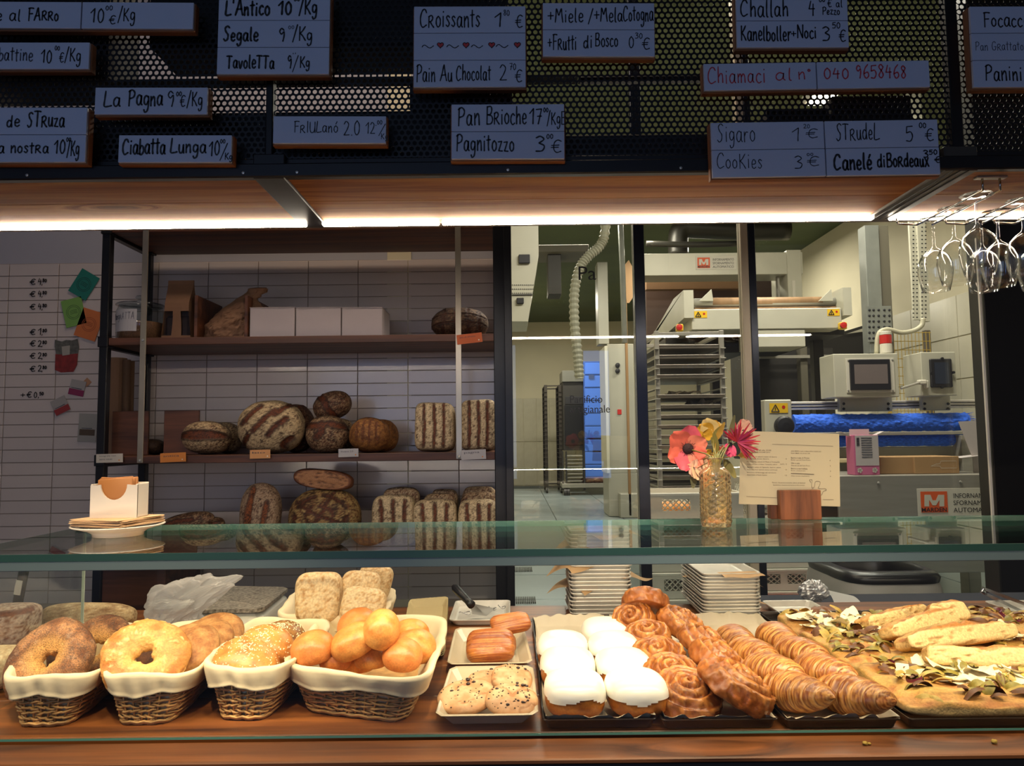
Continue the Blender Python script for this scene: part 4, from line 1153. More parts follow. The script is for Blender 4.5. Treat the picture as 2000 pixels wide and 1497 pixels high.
def kraft_window_bag():
    Y = 3.30; s_ = Y / 1440
    X = PY(353, 600, Y).x; h = 120 * s_; w = 27 * s_
    r = thing('window_bag', 'kraft paper bag with clear window standing on the upper shelf', 'bag', (X, Y, z1))
    m = MB(); rows = 16
    P = []
    for i in range(rows):
        t = i / (rows - 1); z = t * h
        hw = w * (1 - 0.12 * t); d = 0.038 * (1 - smooth(0.55, 0.98, t)) + 0.002
        ring = [(-hw, -d), (-hw * .33, -d * 1.05), (hw * .33, -d * 1.05), (hw, -d), (hw, 0), (hw, d), (0, d), (-hw, d), (-hw, 0)]
        P.append([(X + x + 0.004 * math.sin(6 * t + x * 30), Y + y, z1 + z) for x, y in ring])
    P = np.array(P)
    f = []
    for i in range(rows - 1):
        for j in range(9):
            if j in (0, 2) and 1 <= i <= 6: continue
            j2 = (j + 1) % 9
            f.append((i * 9 + j, i * 9 + j2, (i + 1) * 9 + j2, (i + 1) * 9 + j))
    f.append(tuple(range(8, -1, -1)))
    m.add(P.reshape(-1, 3), f)
    m.obj('paper_body', KRAFT, r)
    MB().span(X - w * .86, X + w * .86, Y - 0.03, Y + 0.03, z1 + 0.002, z1 + h * .40, 0.01).obj('contents', mat('dark_biscuits', '2c1710', 0.6, var=.5, vscale=60, bump=.8, bscale=90), r)
    MB().span(X - w, X + w, Y - 0.0365, Y - 0.036, z1 + h * .06, z1 + h * .46).obj('window', pane_glass('bag_film', (.9, .88, .85)), r)
kraft_window_bag()
def crumpled_bag():
    Y = 3.33; s_ = Y / 1440; p = PY(452, 652, Y)
    r = thing('paper_bag', 'crumpled brown paper bag with twisted top leaning on the upper shelf', 'bag', (p.x, Y, z1))
    V, F = sphere(90, 60)
    t = (V[:, 2] + 1) / 2
    wid = 0.062 * (1 - 0.0 * t)
    prof = np.interp(t, [0, .04, .3, .6, .8, .9, 1], [0.9, 1.0, .98, .7, .36, .30, .36])
    hor = np.sqrt(V[:, 0] ** 2 + V[:, 1] ** 2) + 1e-9
    x = V[:, 0] / hor * prof * 0.128 * np.minimum(1, hor * 3); y = V[:, 1] / hor * prof * 0.07 * np.minimum(1, hor * 3)
    z = np.interp(t, [0, .05, 1], [0, 0.004, 0.245])
    x = x + np.interp(t, [0, .5, .8, 1], [0, 0.03, 0.07, 0.125])
    P = np.stack([x, y, z], 1)
    n = fbm(P * 22, 5, 3) + 0.6 * np.abs(fbm(P * 40, 8, 2) - .5)
    P[:, :2] *= (1 + (n - .6) * 0.55 * smooth(0, .02, z))[:, None]
    m = MB(); m.add(P + [p.x, Y, z1], F); m.obj('paper_body', KRAFT, r, smooth=False)
crumpled_bag()
def jar():
    Y = 3.31; s_ = Y / 1440; X = PY(275, 610, Y).x; R = 43 * s_; H = 82 * s_
    r = thing('glass_jar', 'large lidded glass jar of breadcrumbs labelled Pangrattato', 'jar', (X, Y, z1))
    gl = pane_glass('jar_glass', (.86, .9, .9), boost=1.3)
    MB().lathe([(R * .9, 0.001), (R, 0.012), (R, H * .72), (R * .93, H * .8), (R * .93, H * .84)], 36, (X, Y, z1)).obj('jar_body', gl, r, smooth=True)
    MB().lathe([(R * 1.02, H * .84), (R * 1.05, H * .86), (R * 1.0, H * .89), (R * .5, H * .95), (R * .16, H * .97), (R * .13, H * 1.0), (R * .24, H * 1.05), (R * .2, H * 1.1), (0, H * 1.11)], 36, (X, Y, z1)).obj('lid', gl, r, smooth=True)
    MB().lathe([(R * .88, 0.004), (R * .95, 0.014), (R * .95, H * .44), (0, H * .5)], 30, (X, Y, z1)).obj('breadcrumbs', mat('breadcrumbs', '6e4a30', 0.9, var=.3, vscale=150), r, smooth=True)
    m = MB(); th = np.linspace(math.radians(200), math.radians(288), 14)
    m.grid(np.array([[(X + math.cos(a) * R * 1.012, Y + math.sin(a) * R * 1.012, z1 + z) for a in th] for z in (H * .18, H * .70)]))
    lb = m.obj('paper_label', mat('jar_label', 'b4b0b2', 0.7), r)
    m = MB(); S, w = strokes('PangRATTA'); 
    for Pp in S:
        u = Pp[:, 0] / w; ang = math.radians(214) + u * math.radians(68)
        zz = z1 + H * .46 + Pp[:, 1] / 7 * 0.03
        xs_ = X + np.cos(ang) * R * 1.02; yy = Y + np.sin(ang) * R * 1.02
        m.tube(np.stack([xs_, yy, zz], 1), 0.0007, 4)
    m.obj('lettering', INKL, lb)
jar()
# paper rolls standing on the middle shelf, left
for k, (px, w, h, Y, c) in enumerate(((231, 32, 98, 3.40, '7a5a42'), (248, 14, 92, 3.36, '4c3626'), (257, 12, 104, 3.42, '5a4230'))):
    p = PY(px, 700 + k * 3, Y)
    m = MB(); R = w / 2 * Y / 1440
    m.lathe([(R * .8, z2 + 0.001), (R, z2 + 0.001), (R, p.z), (R * .8, p.z), (R * .75, p.z - .02)], 20, (p.x, Y, 0))
    tag(m.obj('paper_roll', mat('roll_' + c, c, 0.8, var=.1), None, smooth=False), ['widest tall roll of kraft paper next to the left post, middle shelf', 'narrow dark roll of paper beside the wide kraft roll', 'tall narrow brown roll of paper, farthest from the left post'][k], 'paper roll', 'paper rolls on the middle shelf')
# shelf price cards
def shelf_card(label, bb, colr, words, zc_=None, tilt=0, dot='d07a30'):
    x0, y0, x1, y1 = bb; Y = YS - 0.026; s_ = Y / 1440
    p = PY((x0 + x1) / 2, (y0 + y1) / 2, Y)
    r = thing('shelf_price_card', label, 'card', (p.x, Y, p.z), 'price cards on the shelf edges')
    w, h = (x1 - x0) * s_, (y1 - y0) * s_
    c = MB().box((0, 0, 0), (w, 0.0012, h), 0.0003).obj('card', mat('pricecard_' + colr, colr, 0.55), r, world=False)
    n = len(words)
    for k, wd in enumerate(words):
        text_mesh(wd, INKL, c, (-w * .38, -0.001, h * (.08 if n == 1 else (.15 - .36 * k))), wid=w * .62 * len(wd) / max(map(len, words)), hgt=h * .2, rot=(90, 0, 0)).parent = c
    MB().disc((w * .36, -0.0009, -h * .25), (0, -1, 0), 0.003, 12).obj('dot_print', mat('dot_' + dot, dot, .6), c, world=False)
    r.rotation_euler = (0, math.radians(tilt), 0)
_tm = text_mesh
def text_mesh(body, mt, parent, p0, **k):
    # local placement: build unparented, then parent (no world offset)
    o = _tm(body, mt, None, p0, **k)
    if parent is not None: o.parent = parent
    return o
shelf_card('white shelf card reading integrale con semi misti', (188, 887, 240, 904), 'b8b0a4', ['integrale con', 'semi misti'], tilt=-1)
shelf_card('orange shelf card reading antica below the oval loaf', (313, 885, 363, 903), 'c97a2e', ['antica'], tilt=-2, dot='d8d0c0')
shelf_card('pale orange shelf card with torn face below the biggest loaf', (488, 879, 528, 896), 'c98f58', ['bio'], tilt=-1, dot='d8d0c0')
shelf_card('white shelf card reading friulano 2.0', (661, 877, 700, 893), 'aaa6a8', ['friulano 2.0'], tilt=-1)
shelf_card('white shelf card reading pagna beside the steel strip', (901, 879, 949, 898), 'aaa6a8', ['pagna'], tilt=-2)
shelf_card('tilted orange shelf card on the upper shelf', (892, 652, 942, 671), 'c05a22', ['pan di struzza'], tilt=-6, dot='d8d0c0')
# ---------------------------------------------------------------- counter goods
def quadmap(q, S, T):
    """bilinear map of s,t in [-1,1] onto world quad q = FL, FR, RR, RL"""
    q = [np.array(v) for v in q]
    s = (np.asarray(S) + 1) / 2; t = (np.asarray(T) + 1) / 2
    s = s[..., None]; t = t[..., None]
    return (q[0] * (1 - s) + q[1] * s) * (1 - t) + (q[3] * (1 - s) + q[2] * s) * t

def sring(n, p):
    th = np.arange(n) / n * 2 * math.pi + math.pi / n
    c, s = np.cos(th), np.sin(th)
    k = (np.abs(c) ** p + np.abs(s) ** p) ** (-1 / p)
    return c * k, s * k

def pxquad(pts, z):
    return [PZ(x, y, z) for x, y in pts]

WICK = mat('willow_wicker', 'c0935a', 0.5, var=0.35, vscale=40)
LINEN = mat('cream_linen', 'dccaa8', 0.85, var=0.04, vscale=12, bump=0.5, bscale=35)
def basket(label, rim, z0, h, shrink, seed=0, p=5, rows=9, stakes=30, hang=0.028, shrink_t=1.0, group='lined wicker baskets on the counter'):
    q = pxquad(rim, z0 + h)
    for v_ in q: v_.y = max(v_.y, 1.272)
    cen = sum(q, Vector()) / 4
    r = thing('bread_basket', label, 'basket', (cen.x, cen.y, z0), group)
    rnd = np.random.RandomState(seed)
    def ring(u, off, n, pp=None):
        """u 0..1 height, off outward metres"""
        S, T = sring(n, pp or p)
        k = shrink + (1 - shrink) * u; kt = shrink_t + (1 - shrink_t) * u
        P = quadmap(q, S * k, T * kt)
        C = np.array([cen.x, cen.y, z0 + h])
        D = P - C; D[:, 2] = 0; D /= np.linalg.norm(D, axis=1)[:, None]
        P = P + D * off; P[:, 2] = z0 + h * u
        return P
    m = MB()
    n2 = stakes * 2
    for i in range(rows):
        for w in (0, 1):
            u = (i + 0.5 + 0.22 * w) / rows * 0.95
            wob = rnd.uniform(-0.0008, 0.0008, n2)
            P = ring(u, 0, n2)
            D = P - np.array([cen.x, cen.y, 0]); D[:, 2] = 0; D /= np.linalg.norm(D, axis=1)[:, None]
            sgn = np.where((np.arange(n2) // 2 + i + w) % 2 == 0, 1, -1) * np.where(np.arange(n2) % 2 == 0, 1, 0.4)
            P = P + D * (sgn * 0.0028)[:, None]; P[:, 2] += wob + 0.0016 * np.sin(np.arange(n2) * math.pi / 2 + w * math.pi)
            m.tube(P, 0.0021, 5, closed=True)
    m.obj('weave', WICK, r, smooth=True, kind='stuff')
    m = MB()
    lo, hi = ring(0.0, 0, n2), ring(0.98, 0, n2)
    for j in range(0, n2, 2): m.tube([lo[j], hi[j]], 0.0019, 5)
    m.obj('stakes', WICK, r, smooth=True, kind='stuff')
    m = MB()
    for u, o_ in ((0.0, .001), (0.02, .004)):
        P = ring(u, o_, n2); P[:, 2] = z0 + 0.003 + 0.003 * (o_ > .002) + 0.0012 * np.sin(np.arange(n2) * 1.57)
        m.tube(P, 0.0024, 5, closed=True)
    m.obj('base_rim', WICK, r, smooth=True)
    b0 = ring(0.02, -0.004, 40)
    m = MB(); m.add(b0, [tuple(range(40))]); m.obj('base', WICK, r)
    # cloth liner: inside floor, inner wall, rolled rim, outer hem
    n = 120
    prof = [(0.03, -0.012), (0.3, -0.009), (0.6, -0.009), (0.9, -0.0085), (1.0, -0.007), (1.05, 0.001), (1.03, 0.009), (0.97, 0.011)]
    L = hang / h
    prof += [(0.97 - L * k, 0.0115 - 0.001 * k) for k in (0.35, 0.7, 0.92)] + [(0.97 - L, 0.0125), (0.97 - L * 1.02, 0.010), (0.97 - L * .95, 0.009)]
    G_ = []
    ph = rnd.uniform(0, 6, 4)
    aa = np.arange(n) / n * 2 * math.pi
    for u, o_ in prof:
        P = ring(u, o_, n)
        wv = 0.0016 * np.sin(aa * 9 + ph[0]) + 0.0016 * np.sin(aa * 17 + ph[1] + u * 4)
        D = P - np.array([cen.x, cen.y, 0]); D[:, 2] = 0; D /= np.linalg.norm(D, axis=1)[:, None]
        P = P + D * (wv * (1.2 if u < .96 else .7))[:, None]
        if o_ > 0.008: P[:, 2] += 0.004 * np.sin(aa * 5 + ph[2]) * min(1, (1.04 - u) * 6)
        P[:, 2] += 0.0025 * np.sin(aa * 4 + ph[3]) * (1 if u > .8 else 0)
        G_.append(P)
    m = MB(); m.grid(np.array(G_), closed_u=True)
    m.obj('cloth_liner', LINEN, r, smooth=True)
    return r, q, cen

B1r, q1, c1 = basket('leftmost lined basket holding the dark seeded ring bread', [(-8, 1325), (180, 1322), (312, 1222), (150, 1217)], ZC, 0.083, 0.62, 1)
B2r, q2, c2 = basket('lined basket holding the pale golden ring bread', [(186, 1322), (378, 1318), (478, 1218), (338, 1214)], ZC, 0.083, 0.62, 2)
B3r, q3, c3 = basket('narrow lined basket of sesame buns', [(388, 1305), (560, 1308), (650, 1216), (500, 1208)], ZC, 0.088, 0.6, 3, hang=0.028)
B4r, q4, c4 = basket('largest lined basket, heaped with shiny round golden buns', [(550, 1303), (835, 1332), (872, 1208), (636, 1204)], ZC, 0.080, 0.72, 4, rows=9, stakes=40, p=7, hang=0.026, shrink_t=.92)
B5r, q5, c5 = basket('rear lined basket holding pale floury rolls', [(540, 1205), (748, 1203), (772, 1150), (592, 1148)], ZC, 0.085, 0.75, 5, p=6)

# ring breads
def ring_bread(label, px, py, z, R, r, rot, dark, seed, hole=1.0, group='ring breads in the baskets'):
    nu, nv = 110, 56
    u = np.arange(nu) / nu * 2 * math.pi; v = np.arange(nv) / nv * 2 * math.pi
    U, V = np.meshgrid(u, v, indexing='ij')
    rr = r * (1 + 0.07 * np.sin(3 * U + seed) + 0.04 * np.sin(5 * U))
    x = (R + rr * np.cos(V)) * np.cos(U); y = (R + rr * np.cos(V)) * np.sin(U); zz = rr * 0.66 * np.sin(V)
    P = np.stack([x, y, zz], -1).reshape(-1, 3)
    n1 = fbm(P * 60, seed, 3); n2 = fbm(P * 150, seed + 3, 2); n3 = vnoise(P * 320, seed + 6)
    blist = smooth(0.62, 0.8, n2)
    nrm = np.stack([np.cos(V) * np.cos(U), np.cos(V) * np.sin(U), np.sin(V)], -1).reshape(-1, 3)
    P = P + nrm * ((n1 - .5) * 0.006 + blist * 0.0016)[:, None]
    inner = smooth(0.1, -0.8, np.cos(V).ravel())
    if dark:
        c = mixc(nlin('6a3c1c'), nlin('a8744a'), smooth(.3, .7, n1))
        c = mixc(c, nlin('4a3a34'), smooth(.45, .75, n3) * .55 * (1 - inner))
        c = mixc(c, nlin('b8a08a'), smooth(.6, .9, n2) * .35)
        c = mixc(c, nlin('cf9a55'), inner * .75)
        side = smooth(0.2, 1.0, np.cos(V).ravel()) * smooth(.3, .6, n1)
        c = mixc(c, nlin('4a2c1c'), side * .4)
    else:
        c = mixc(nlin('b06a2c'), nlin('d69a52'), smooth(.3, .7, n1))
        c = mixc(c, nlin('f0cb8c'), blist * .8)
        c = mixc(c, nlin('e0b46c'), inner * .8)
        c = mixc(c, nlin('9c5420'), smooth(.5, .8, n1) * .35 * (1 - inner))
    m = MB(); G_ = P.reshape(nu, nv, 3)
    f = []
    for i in range(nu):
        for j in range(nv):
            i2, j2 = (i + 1) % nu, (j + 1) % nv
            f.append((i * nv + j, i2 * nv + j, i2 * nv + j2, i * nv + j2))
    m.add(P, f, c)
    o = m.obj('ring_bread', mat('seeded_ring_crust', None, .7, attr=True, var=.55, vscale=420, bump=1.0, bscale=420) if dark else mat('blistered_ring_crust', None, .5, attr=True, var=.22, vscale=260, bump=.9, bscale=200), None, smooth=True)
    place(o, PZ(px, py, z), rot); tag(o, label, 'bread', group)
    return o
ring_bread('dark ring bread with a seeded greyish crust and small hole', 98, 1290, ZC + .088, 0.046, 0.033, (50, -3, 0), True, 3)
ring_bread('golden blistered ring bread with an open hole', 284, 1286, ZC + .093, 0.0445, 0.0305, (50, 3, 20), False, 7)
ring_bread('brown seeded ring bread mostly hidden behind the dark one', 192, 1268, ZC + .070, 0.042, 0.028, (52, 10, 0), True, 9)

def round_bun(label, px, py, z, dims, rot, cols, seed, mt=None, name='bun', group=None, flour=0.0, p=2.1, rough=.02, scores=(), seeds=0, seedcol='f2e6c0', face='z', nu=56, nv=36, cat='bun', fs=5):
    a, b, c = dims
    P, F, col = crust_mesh(a, b, c, p, None, scores, .12, flour, seed, cols, face, rough, nu, nv, fs)
    flat = P[:, 2] < -0.55 * c
    P[:, 2] = np.where(flat, -0.55 * c + (P[:, 2] + 0.55 * c) * 0.3, P[:, 2])
    m = MB(); m.add(P, F, col)
    o = m.obj(name, mt or CRUST_S, None, smooth=True)
    place(o, PZ(px, py, z), rot); tag(o, label, cat, group)
    if seeds:
        rs = np.random.RandomState(seed)
        k = rs.choice(np.where(P[:, 2] > 0.0 * c)[0], seeds)
        m = MB(); base = np.array([[1, 0, 0], [-1, 0, 0], [0, 1, 0], [0, -1, 0], [0, 0, 1], [0, 0, -1]]) * [0.0020, 0.0012, 0.0009]
        ff = [(0, 2, 4), (2, 1, 4), (1, 3, 4), (3, 0, 4), (2, 0, 5), (1, 2, 5), (3, 1, 5), (0, 3, 5)]
        for i in k:
            M = rotm(0, 0, rs.uniform(0, 180)); n_ = P[i] / np.array([a, b, c]) ** 2; n_ /= np.linalg.norm(n_)
            Q = Vector(n_).to_track_quat('Z', 'Y').to_matrix() @ M
            jit = rs.uniform(-.5, .5, 3) * 2 * np.array([a, b, 0]) / nu * 3
            t_ = P[i] + jit * (1 - abs(n_))
            m.add(base, ff, None, Q, t_ * 1.004)
        s_ = m.obj('sesame_seeds', mat('sesame_' + seedcol, seedcol, .5), o, world=False); s_['kind'] = 'stuff'
    return o
SES = ('a8642c', 'd09048', 'e8c890', 'b8702e')
GB = ('cc7834', 'e29e52', 'f0c078', 'c87830')
BR = ('8a5226', 'b8824a', 'd6b078', '9a6030')
round_bun('brown loaf underneath the golden ring bread, seen through its hole', 304, 1281, ZC + .068, (.050, .050, .020), (50, 4, 0), ('4a2410', '7a4420', 'a06a38', '7a4020'), 59, CRUST, 'round_loaf', None, cat='bread')
round_bun('brown loaf underneath the dark ring bread, seen through its hole', 118, 1284, ZC + .062, (.055, .055, .020), (54, 0, 0), ('3a1c10', '5a3018', '8a6040', '5a3018'), 58, CRUST, 'round_loaf', None, cat='bread')
for k, (px, py, z, s, rt) in enumerate(((420, 1243, .085, .058, (35, 0, 0)), (395, 1256, .085, .060, (32, 0, 0)), (366, 1268, .088, .060, (32, 0, 0)))):
    round_bun(['round golden loaf farthest back behind the golden ring bread', 'middle round golden loaf behind the golden ring bread', 'round golden loaf directly behind the golden ring bread'][k], px, py, ZC + z, (s, s, .026), rt, BR, 60 + k, CRUST, 'round_loaf', 'round loaves behind the golden ring bread', flour=.2, cat='bread')
for k, (px, py, z, s, sd, cc) in enumerate(((552, 1254, .088, .046, 340, ('6e4420', '9a6c38', 'c8a870', '8a5028')), (518, 1268, .092, .053, 220, SES), (500, 1284, .080, .050, 150, SES), (480, 1298, .078, .060, 260, SES))):
    round_bun(['sesame bun farthest back with the densest seeds', 'sesame bun third from the front of the narrow basket', 'second sesame bun, half hidden behind the front one', 'front sesame bun in the narrow basket'][k], px, py, ZC + z, (s, s * .9, .040), (28, 4 * k, 0), cc, 70 + k, seeds=sd, group='sesame buns in the narrow basket')
gb = [(697, 1222, .115, .040, (10, -20, 0), 'rear golden bun at the top of the heap, partly hidden'), (802, 1240, .105, .037, (0, 0, 0), 'golden bun at the back right of the heap'), (812, 1262, .09, .040, (10, 20, 0), 'golden bun leaning on the right side of the liner'),
      (655, 1290, .075, .03, (0, 0, 0), 'golden bun low between two larger ones at the front'), (700, 1292, .06, .034, (0, 0, 0), 'shadowed golden bun deep in the middle of the heap'), (725, 1285, .078, .032, (0, 0, 0), 'low golden bun next to the front right one'),
      (611, 1268, .100, .0405, (8, -8, 0), 'golden bun at the front left of the heap'), (692, 1254, .112, .040, (14, -25, 0), 'oblong golden bun beside the tallest one'), (745, 1232, .135, .038, (20, 15, 20), 'topmost golden bun standing on its edge'), (786, 1281, .090, .037, (12, 6, 0), 'golden bun at the front right of the heap')]
for k, (px, py, z, s, rt, lab) in enumerate(gb):
    sx = 1.15 if k == 7 else (0.88 if k == 8 else 1)
    round_bun(lab, px, py, ZC + z, (s * sx, s, s * (.80 if k != 8 else 1.02)), rt, GB if k % 3 else ('cf7436', 'e08c48', 'f0c078', 'c87830'), 80 + k, group='golden buns heaped in the largest basket', fs=3)
FLR = ('a4743a', 'be935a', 'd8bf96', 'b08448')
for k, (bb, Y, z, rt) in enumerate((((700, 1103, 764, 1170), 1.86, 0, (-12, 14, 0)), ((664, 1118, 742, 1210), 1.78, 0, (-16, 6, 10)), ((668, 1150, 752, 1222), 1.70, 0, (-22, 8, 0)), ((580, 1120, 668, 1215), 1.74, 0, (-12, -3, 0)))):
    s_ = Y / 1440; a = (bb[2] - bb[0]) / 2 * s_; c = (bb[3] - bb[1]) / 2 * s_
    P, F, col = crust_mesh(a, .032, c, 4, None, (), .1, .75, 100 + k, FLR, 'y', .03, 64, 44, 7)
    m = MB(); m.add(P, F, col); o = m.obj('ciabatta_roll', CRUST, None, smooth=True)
    place(o, PY((bb[0] + bb[2]) / 2, (bb[1] + bb[3]) / 2, Y), rt)
    tag(o, ['pale floury roll rearmost on the right of the rear basket', 'pale floury roll in the middle of the rear basket', 'pale floury roll leaning forward on the right of the rear basket', 'wide pale floury roll on the left of the rear basket'][k], 'bread roll', 'floury rolls in the rear basket')

# ---------------------------------------------------------------- pans and dishes
def rrect(hx, hy, r, n=4):
    out = []
    for cx, cy, a0 in ((hx - r, hy - r, 0), (-hx + r, hy - r, 90), (-hx + r, -hy + r, 180), (hx - r, -hy + r, 270)):
        for k in range(n + 1):
            a = math.radians(a0 + 90 * k / n); out.append((cx + r * math.cos(a), cy + r * math.sin(a)))
    return np.array(out)

def pan_mesh(m, cx, cy, z, hx, hy, h, flare=0.008, r=0.012, lip=0.003, M=None):
    """open pan with inner and outer skins and a rolled rim"""
    rings = []
    def R(off, zz, rr=None):
        P = rrect(hx - off, hy - off, max(0.003, (rr or r)), 4)
        rings.append(np.concatenate([P, np.full((len(P), 1), zz)], 1))
    R(flare + .006, 0.0012); R(flare + .001, 0.003); R(0.004, h - .002); R(0.0025, h); R(0, h + .0005); R(-0.0008, h - .001); R(0.0, h - lip); R(.003, h - lip - .0004); R(flare + .0008, 0.002); R(flare + .004, 0)
    A = np.array(rings); n = A.shape[1]
    V = A.reshape(-1, 3)
    f = []
    for i in range(len(rings) - 1):
        for j in range(n):
            j2 = (j + 1) % n; f.append((i * n + j, (i + 1) * n + j, (i + 1) * n + j2, i * n + j2))
    f.append(tuple(range(n))); f.append(tuple(reversed(range((len(rings) - 1) * n, len(rings) * n))))
    m.add(V, f, None, M, (cx, cy, z))

DPAN = mat('dark_baking_tray', '3a3431', 0.35, 0.8, var=.2, vscale=20)
PARCH = mat('baking_parchment', 'c9bca4', 0.6, var=.03, bump=.4, bscale=25)
def tray(label, px0, px1, pyf, yrear, extra_lab=None, mt=None, h=0.018, parch=True, seed=0):
    a, b = PZ(px0, pyf, ZC), PZ(px1, pyf, ZC)
    y0 = (a.y + b.y) / 2; y1 = yrear
    cx, cy, hx, hy = (a.x + b.x) / 2, (y0 + y1) / 2, (b.x - a.x) / 2, (y1 - y0) / 2
    r = thing('baking_tray', label, 'tray', (cx, cy, ZC), 'dark baking trays of pastries')
    m = MB(); pan_mesh(m, cx, cy, ZC + .0005, hx, hy, h, .006, .008); m.obj('pan', mt or DPAN, r)
    if parch:
        n = 44; s = np.linspace(-1.035, 1.035, n)
        X, Y_ = np.meshgrid(s, s, indexing='ij')
        e = np.maximum(np.abs(X), np.abs(Y_))
        xx = cx + np.clip(X, -1.0, 1.02) * (hx - .004); yy = cy + np.clip(Y_, -1.004, 1.01) * (hy - .0005)
        nz = fbm(np.stack([X.ravel() * 6, Y_.ravel() * 6, np.full(n * n, seed)], 1), seed, 2).reshape(n, n)
        zz = ZC + .0035 + smooth(.93, .985, e) * (h + .001) + (nz - .5) * .010 * smooth(.9, 1.0, e) + (e > 1.0) * .004 * nz
        xx += (nz - .5) * .006 * smooth(.95, 1, e)
        m = MB(); m.grid(np.stack([xx, yy, zz], -1), flip=False); m.obj('parchment', PARCH, r, smooth=True)
    return r, cx, cy, hx, hy
trA = tray('tray of white glazed buns lined with parchment', 1061, 1284, 1428, 1.96, seed=1)
trB = tray('tray of cinnamon buns lined with parchment', 1293, 1523, 1428, 1.96, seed=2)
trC = tray('tray of croissants lined with parchment', 1534, 1764, 1428, 1.96, seed=3)
trD = tray('wide tray of topped focaccia at the right end', 1774, 2150, 1426, 2.0, parch=False)

# glazed buns
ICING = mat('white_icing', 'fdf6e6', 0.3, coat=.3)
def glazed(label, x, y, k):
    a, b, c = .0525, .062, .034
    P, F, col = crust_mesh(a, b, c, 2.9, None, (), .1, 0, 120 + k, ('9a5018', 'c87a2c', 'd89a50', 'a05a20'), 'z', .02, 60, 40, 4)
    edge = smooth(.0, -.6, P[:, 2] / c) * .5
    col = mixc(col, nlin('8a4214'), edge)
    r = thing('glazed_bun', label, 'bun', (x, y, ZC + .004), 'white glazed buns on parchment')
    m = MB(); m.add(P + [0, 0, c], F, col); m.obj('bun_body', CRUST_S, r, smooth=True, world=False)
    zc_ = P[:, 2] / c
    lim = .02 + .12 * np.sin(np.arctan2(P[:, 1], P[:, 0]) * 5 + k) + (fbm(P * 50, k, 2) - .5) * .3
    keep = zc_ > lim
    F2 = [f for f in F if all(keep[i] for i in f)]
    Q = P * 1.035 + [0, 0, c]
    m = MB(); m.add(Q, F2); m.obj('icing', ICING, r, smooth=True, world=False)
    r.rotation_euler = (0, 0, math.radians((k * 37 % 9) - 4))
for k, y in enumerate((1.60, 1.475, 1.335)):
    glazed(['rearmost glazed bun of the left-hand row', 'middle glazed bun of the left-hand row', 'front glazed bun of the left-hand row, next to the cookies'][k], .100 + .002 * k, y, k)
for k, y in enumerate((1.715, 1.59, 1.465, 1.335)):
    glazed(['rearmost glazed bun by the cinnamon buns', 'third glazed bun from the front beside the cinnamon buns', 'second glazed bun from the front beside the cinnamon buns', 'front glazed bun beside the cinnamon buns'][k], .206 + .002 * k, y, k + 4)

# cinnamon buns
def cinnamon_mesh(R, H, seed, oval=1.0):
    nr, nt = 40, 96
    th = np.arange(nt) / nt * 2 * math.pi
    rings = []; cols = []
    tone = ((0, 0),)
    def spir(rn, th):
        ph = (rn * 3.2 - th / (2 * math.pi)) % 1.0
        return ph
    V = []; C = []
    prof = []
    for i in range(nr):
        t = i / (nr - 1)
        if t < .7: rn = t / .7; zn = 1.0
        else:
            a = (t - .7) / .3 * math.pi * .95; rn = 1 + .0 * a; zn = math.cos(a)
        prof.append((rn, zn, t))
    for rn, zn, t in prof:
        ph = spir(np.full(nt, rn), th)
        bulge = np.sin(ph * math.pi) ** .7
        if t < .7:
            r = R * .9 * rn; z = H * (.34 + .5 * (1 - rn ** 2) * .9 + .30 * bulge * min(1, 1.2))
            rr = np.full(nt, r)
        else:
            a = (t - .7) / .3 * math.pi * .95
            rr = R * (.9 + .1 * math.sin(a)) * np.ones(nt) + (th / (2 * math.pi) - .5) * -.06 * R
            z = H * (.34 + .30 * bulge * max(0, math.cos(a))) * max(math.cos(a), -1) if math.cos(a) > 0 else np.full(nt, H * .9 * math.cos(a) * .45)
            bulge = np.ones(nt) * .8 if a > .4 else bulge
        P = np.stack([rr * np.cos(th) * oval, rr * np.sin(th), z * np.ones(nt)], 1)
        n1 = fbm(P * 70 + seed, seed, 3); n2 = vnoise(P * 260, seed + 2)
        P = P * (1 + (n1 - .5)[:, None] * .20 + (n2 - .5)[:, None] * .05)
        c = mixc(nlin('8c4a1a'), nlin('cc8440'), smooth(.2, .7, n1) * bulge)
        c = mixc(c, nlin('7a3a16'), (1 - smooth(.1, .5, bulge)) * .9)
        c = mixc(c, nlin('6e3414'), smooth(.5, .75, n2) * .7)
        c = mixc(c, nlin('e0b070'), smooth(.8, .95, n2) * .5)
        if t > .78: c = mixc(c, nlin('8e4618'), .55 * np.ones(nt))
        V.append(P); C.append(c)
    V = np.concatenate(V); C = np.concatenate(C)
    f = []
    for i in range(nr - 1):
        for j in range(nt):
            j2 = (j + 1) % nt
            f.append((i * nt + j, (i + 1) * nt + j, (i + 1) * nt + j2, i * nt + j2))
    f.append(tuple((nr - 1) * nt + j for j in range(nt))[::-1])
    return V, f, C
CINN = mat('cinnamon_crust', None, 0.38, attr=True, var=.14, vscale=90, bump=.35, bscale=160, coat=.15)
